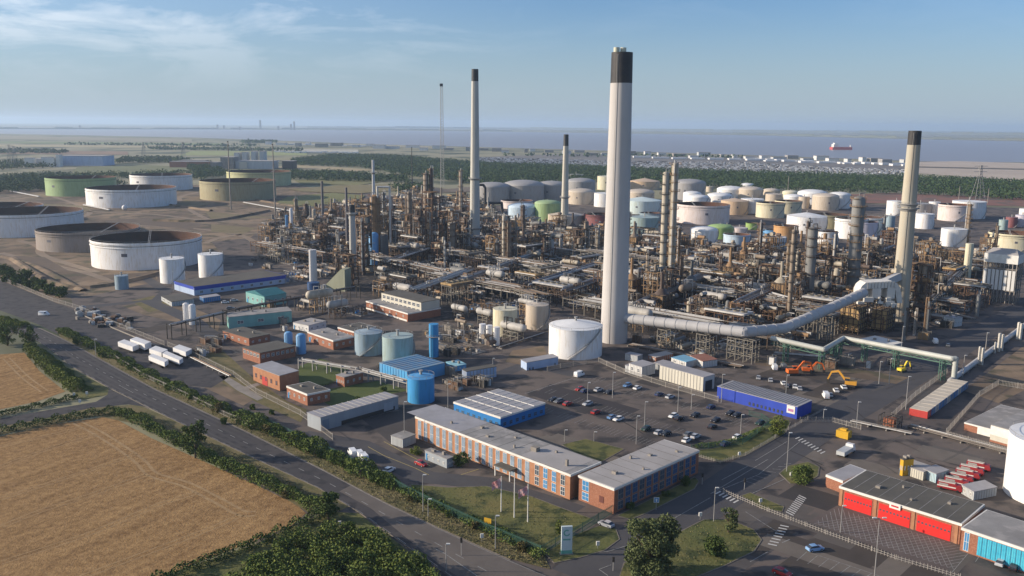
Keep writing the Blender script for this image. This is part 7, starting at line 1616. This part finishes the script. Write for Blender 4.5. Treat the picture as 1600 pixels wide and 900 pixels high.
# grey power plant and white factory, far left
def far_block(name, label, items, loc):
    p0 = G(*loc); r = T(name, label, 'factory', (p0.x, p0.y, 0))
    for nm, x, w, yt, yb, m, dp in items:
        p = G(x, yb); h = hz(x, yt, p); MB().box(p+Vector((0, dp/2, 0)), w*ppm(p), dp, 0, h).build(nm, m, r)
        MB().box(p+Vector((0, dp/2, 0)), w*ppm(p)*1.01, dp*1.01, h, h+.8).build('roof', m_roofl, r)
cl = WALLM['palec']
far_block('power_plant', 'grey blocky power plant with row of small white vents', [('hall', 355, 20, 246, 264, m_conc, 40), ('hall', 397, 58, 252, 264, cl, 50), ('hall', 380, 12, 253, 264, WALLM['cream'], 10), ('boiler_house', 370, 8, 239, 252, cl, 30), ('boiler_house', 382, 7, 238, 252, cl, 30), ('boiler_house', 396, 7, 237, 252, cl, 30), ('boiler_house', 409, 7, 237, 252, cl, 30), ('hall', 335, 12, 254, 266, m_conc, 30), ('hall', 450, 18, 252, 264, WALLM['dark'], 30)], (395, 264))
p0 = G(395, 263); 
for k in range(6): x = 388+k*9.6; p = G(x, 263); h = hz(x, 251, p); r = T('vent_cowl', 'small bright vent in the row on the power plant', 'vent', (p.x, p.y-1, h-2), 'power plant vents'); MB().box(p-Vector((0, 1.2, 0)), 2*ppm(p), 2, h-2, h+1.2).build('cowl', m_wtrim, r)
far_block('white_factory', 'white and pale blue factory far left beyond the tree belt', [('hall', 125, 72, 244, 259, WALLM['bluew'], 60), ('office', 91, 6, 242, 260.5, m_wtrim, 14), ('hall', 60, 44, 249, 260, WALLM['white'], 40), ('hall', 75, 20, 246, 260.5, m_wtrim, 16), ('hall', 46, 14, 247, 260.5, m_wtrim, 12)], (125, 259))
far_block('brick_depot', 'long low reddish depot left of the grey power plant', [('hall', 295, 60, 253, 262, m_brick, 30), ('hall', 300, 40, 251, 260, m_roofd, 30)], (295, 262))
# tank field bunds, pale pipe lines
bd = MB()
for q_, h in ((([(330, 300), (430, 318), (520, 330)]), 1.5), (([(60, 300), (140, 304), (330, 330)]), 1.8), (([(20, 405), (110, 450), (240, 430), (330, 392)]), 1.6), (([(240, 345), (330, 346), (420, 330)]), 2.0), (([(0, 400), (60, 418), (130, 455)]), 1.2)):
    P = [G(x, y) for x, y in smooth_px(q_, 4)]; l, r_ = strip_poly([(p.x, p.y) for p in P], 6); l2, r2 = strip_poly([(p.x, p.y) for p in P], 2)
    for i in range(len(l)-1): bd.add([(*l[i], 0), (*l2[i], h), (*l2[i+1], h), (*l[i+1], 0), (*r_[i], 0), (*r2[i], h), (*r2[i+1], h), (*r_[i+1], 0)], [(0, 1, 2, 3), (1, 5, 6, 2), (5, 4, 7, 6)])
struct(bd.build('earth_bund', m_earth))
for a, b in (((380, 318), (455, 332)), ((455, 332), (520, 335)), ((130, 322), (170, 330)), ((15, 300), (60, 309))):
    A, B = G(*a), G(*b); r = T('field_pipeline', 'pale pipeline crossing the far tank field', 'pipeline', (A+B)/2, 'pipelines in the far tank field')
    for k in range(3): MB().path([A+Vector((0, k*1.5, 1.5)), B+Vector((0, k*1.5, 1.5))], .5, 6).build('pipe', m_pipe[4], r)
p = G(195, 329); r = T('pressure_sphere', 'small white round vessel before the wide white tank', 'vessel', (p.x, p.y, 0)); MB().ball((p.x, p.y, 3.4), 3.0, 10, 16).build('sphere', m_trw, r); MB().box(p, 2, 2, 0, 1).build('support', m_conc, r)

# ------------------------------------------------------------------ haze: the air itself
hm = bpy.data.materials.new('haze_air'); hm.use_nodes = True; t = hm.node_tree; t.nodes.clear(); out = t.nodes.new('ShaderNodeOutputMaterial'); pv = t.nodes.new('ShaderNodeVolumePrincipled')
pv.inputs['Color'].default_value = (0.60, 0.78, 1.0, 1); pv.inputs['Density'].default_value = HAZE; pv.inputs['Anisotropy'].default_value = 0.3; t.links.new(pv.outputs[0], out.inputs['Volume'])
if HAZE > 0:
    o = MB().prism([(-26500, -900), (26500, -900), (26500, 30500), (-26500, 30500)], -1.0, 190).build('haze', hm, smooth=False); tag(o, 'thin blue evening haze over the whole plain', 'haze', kind='stuff')
uniquify()
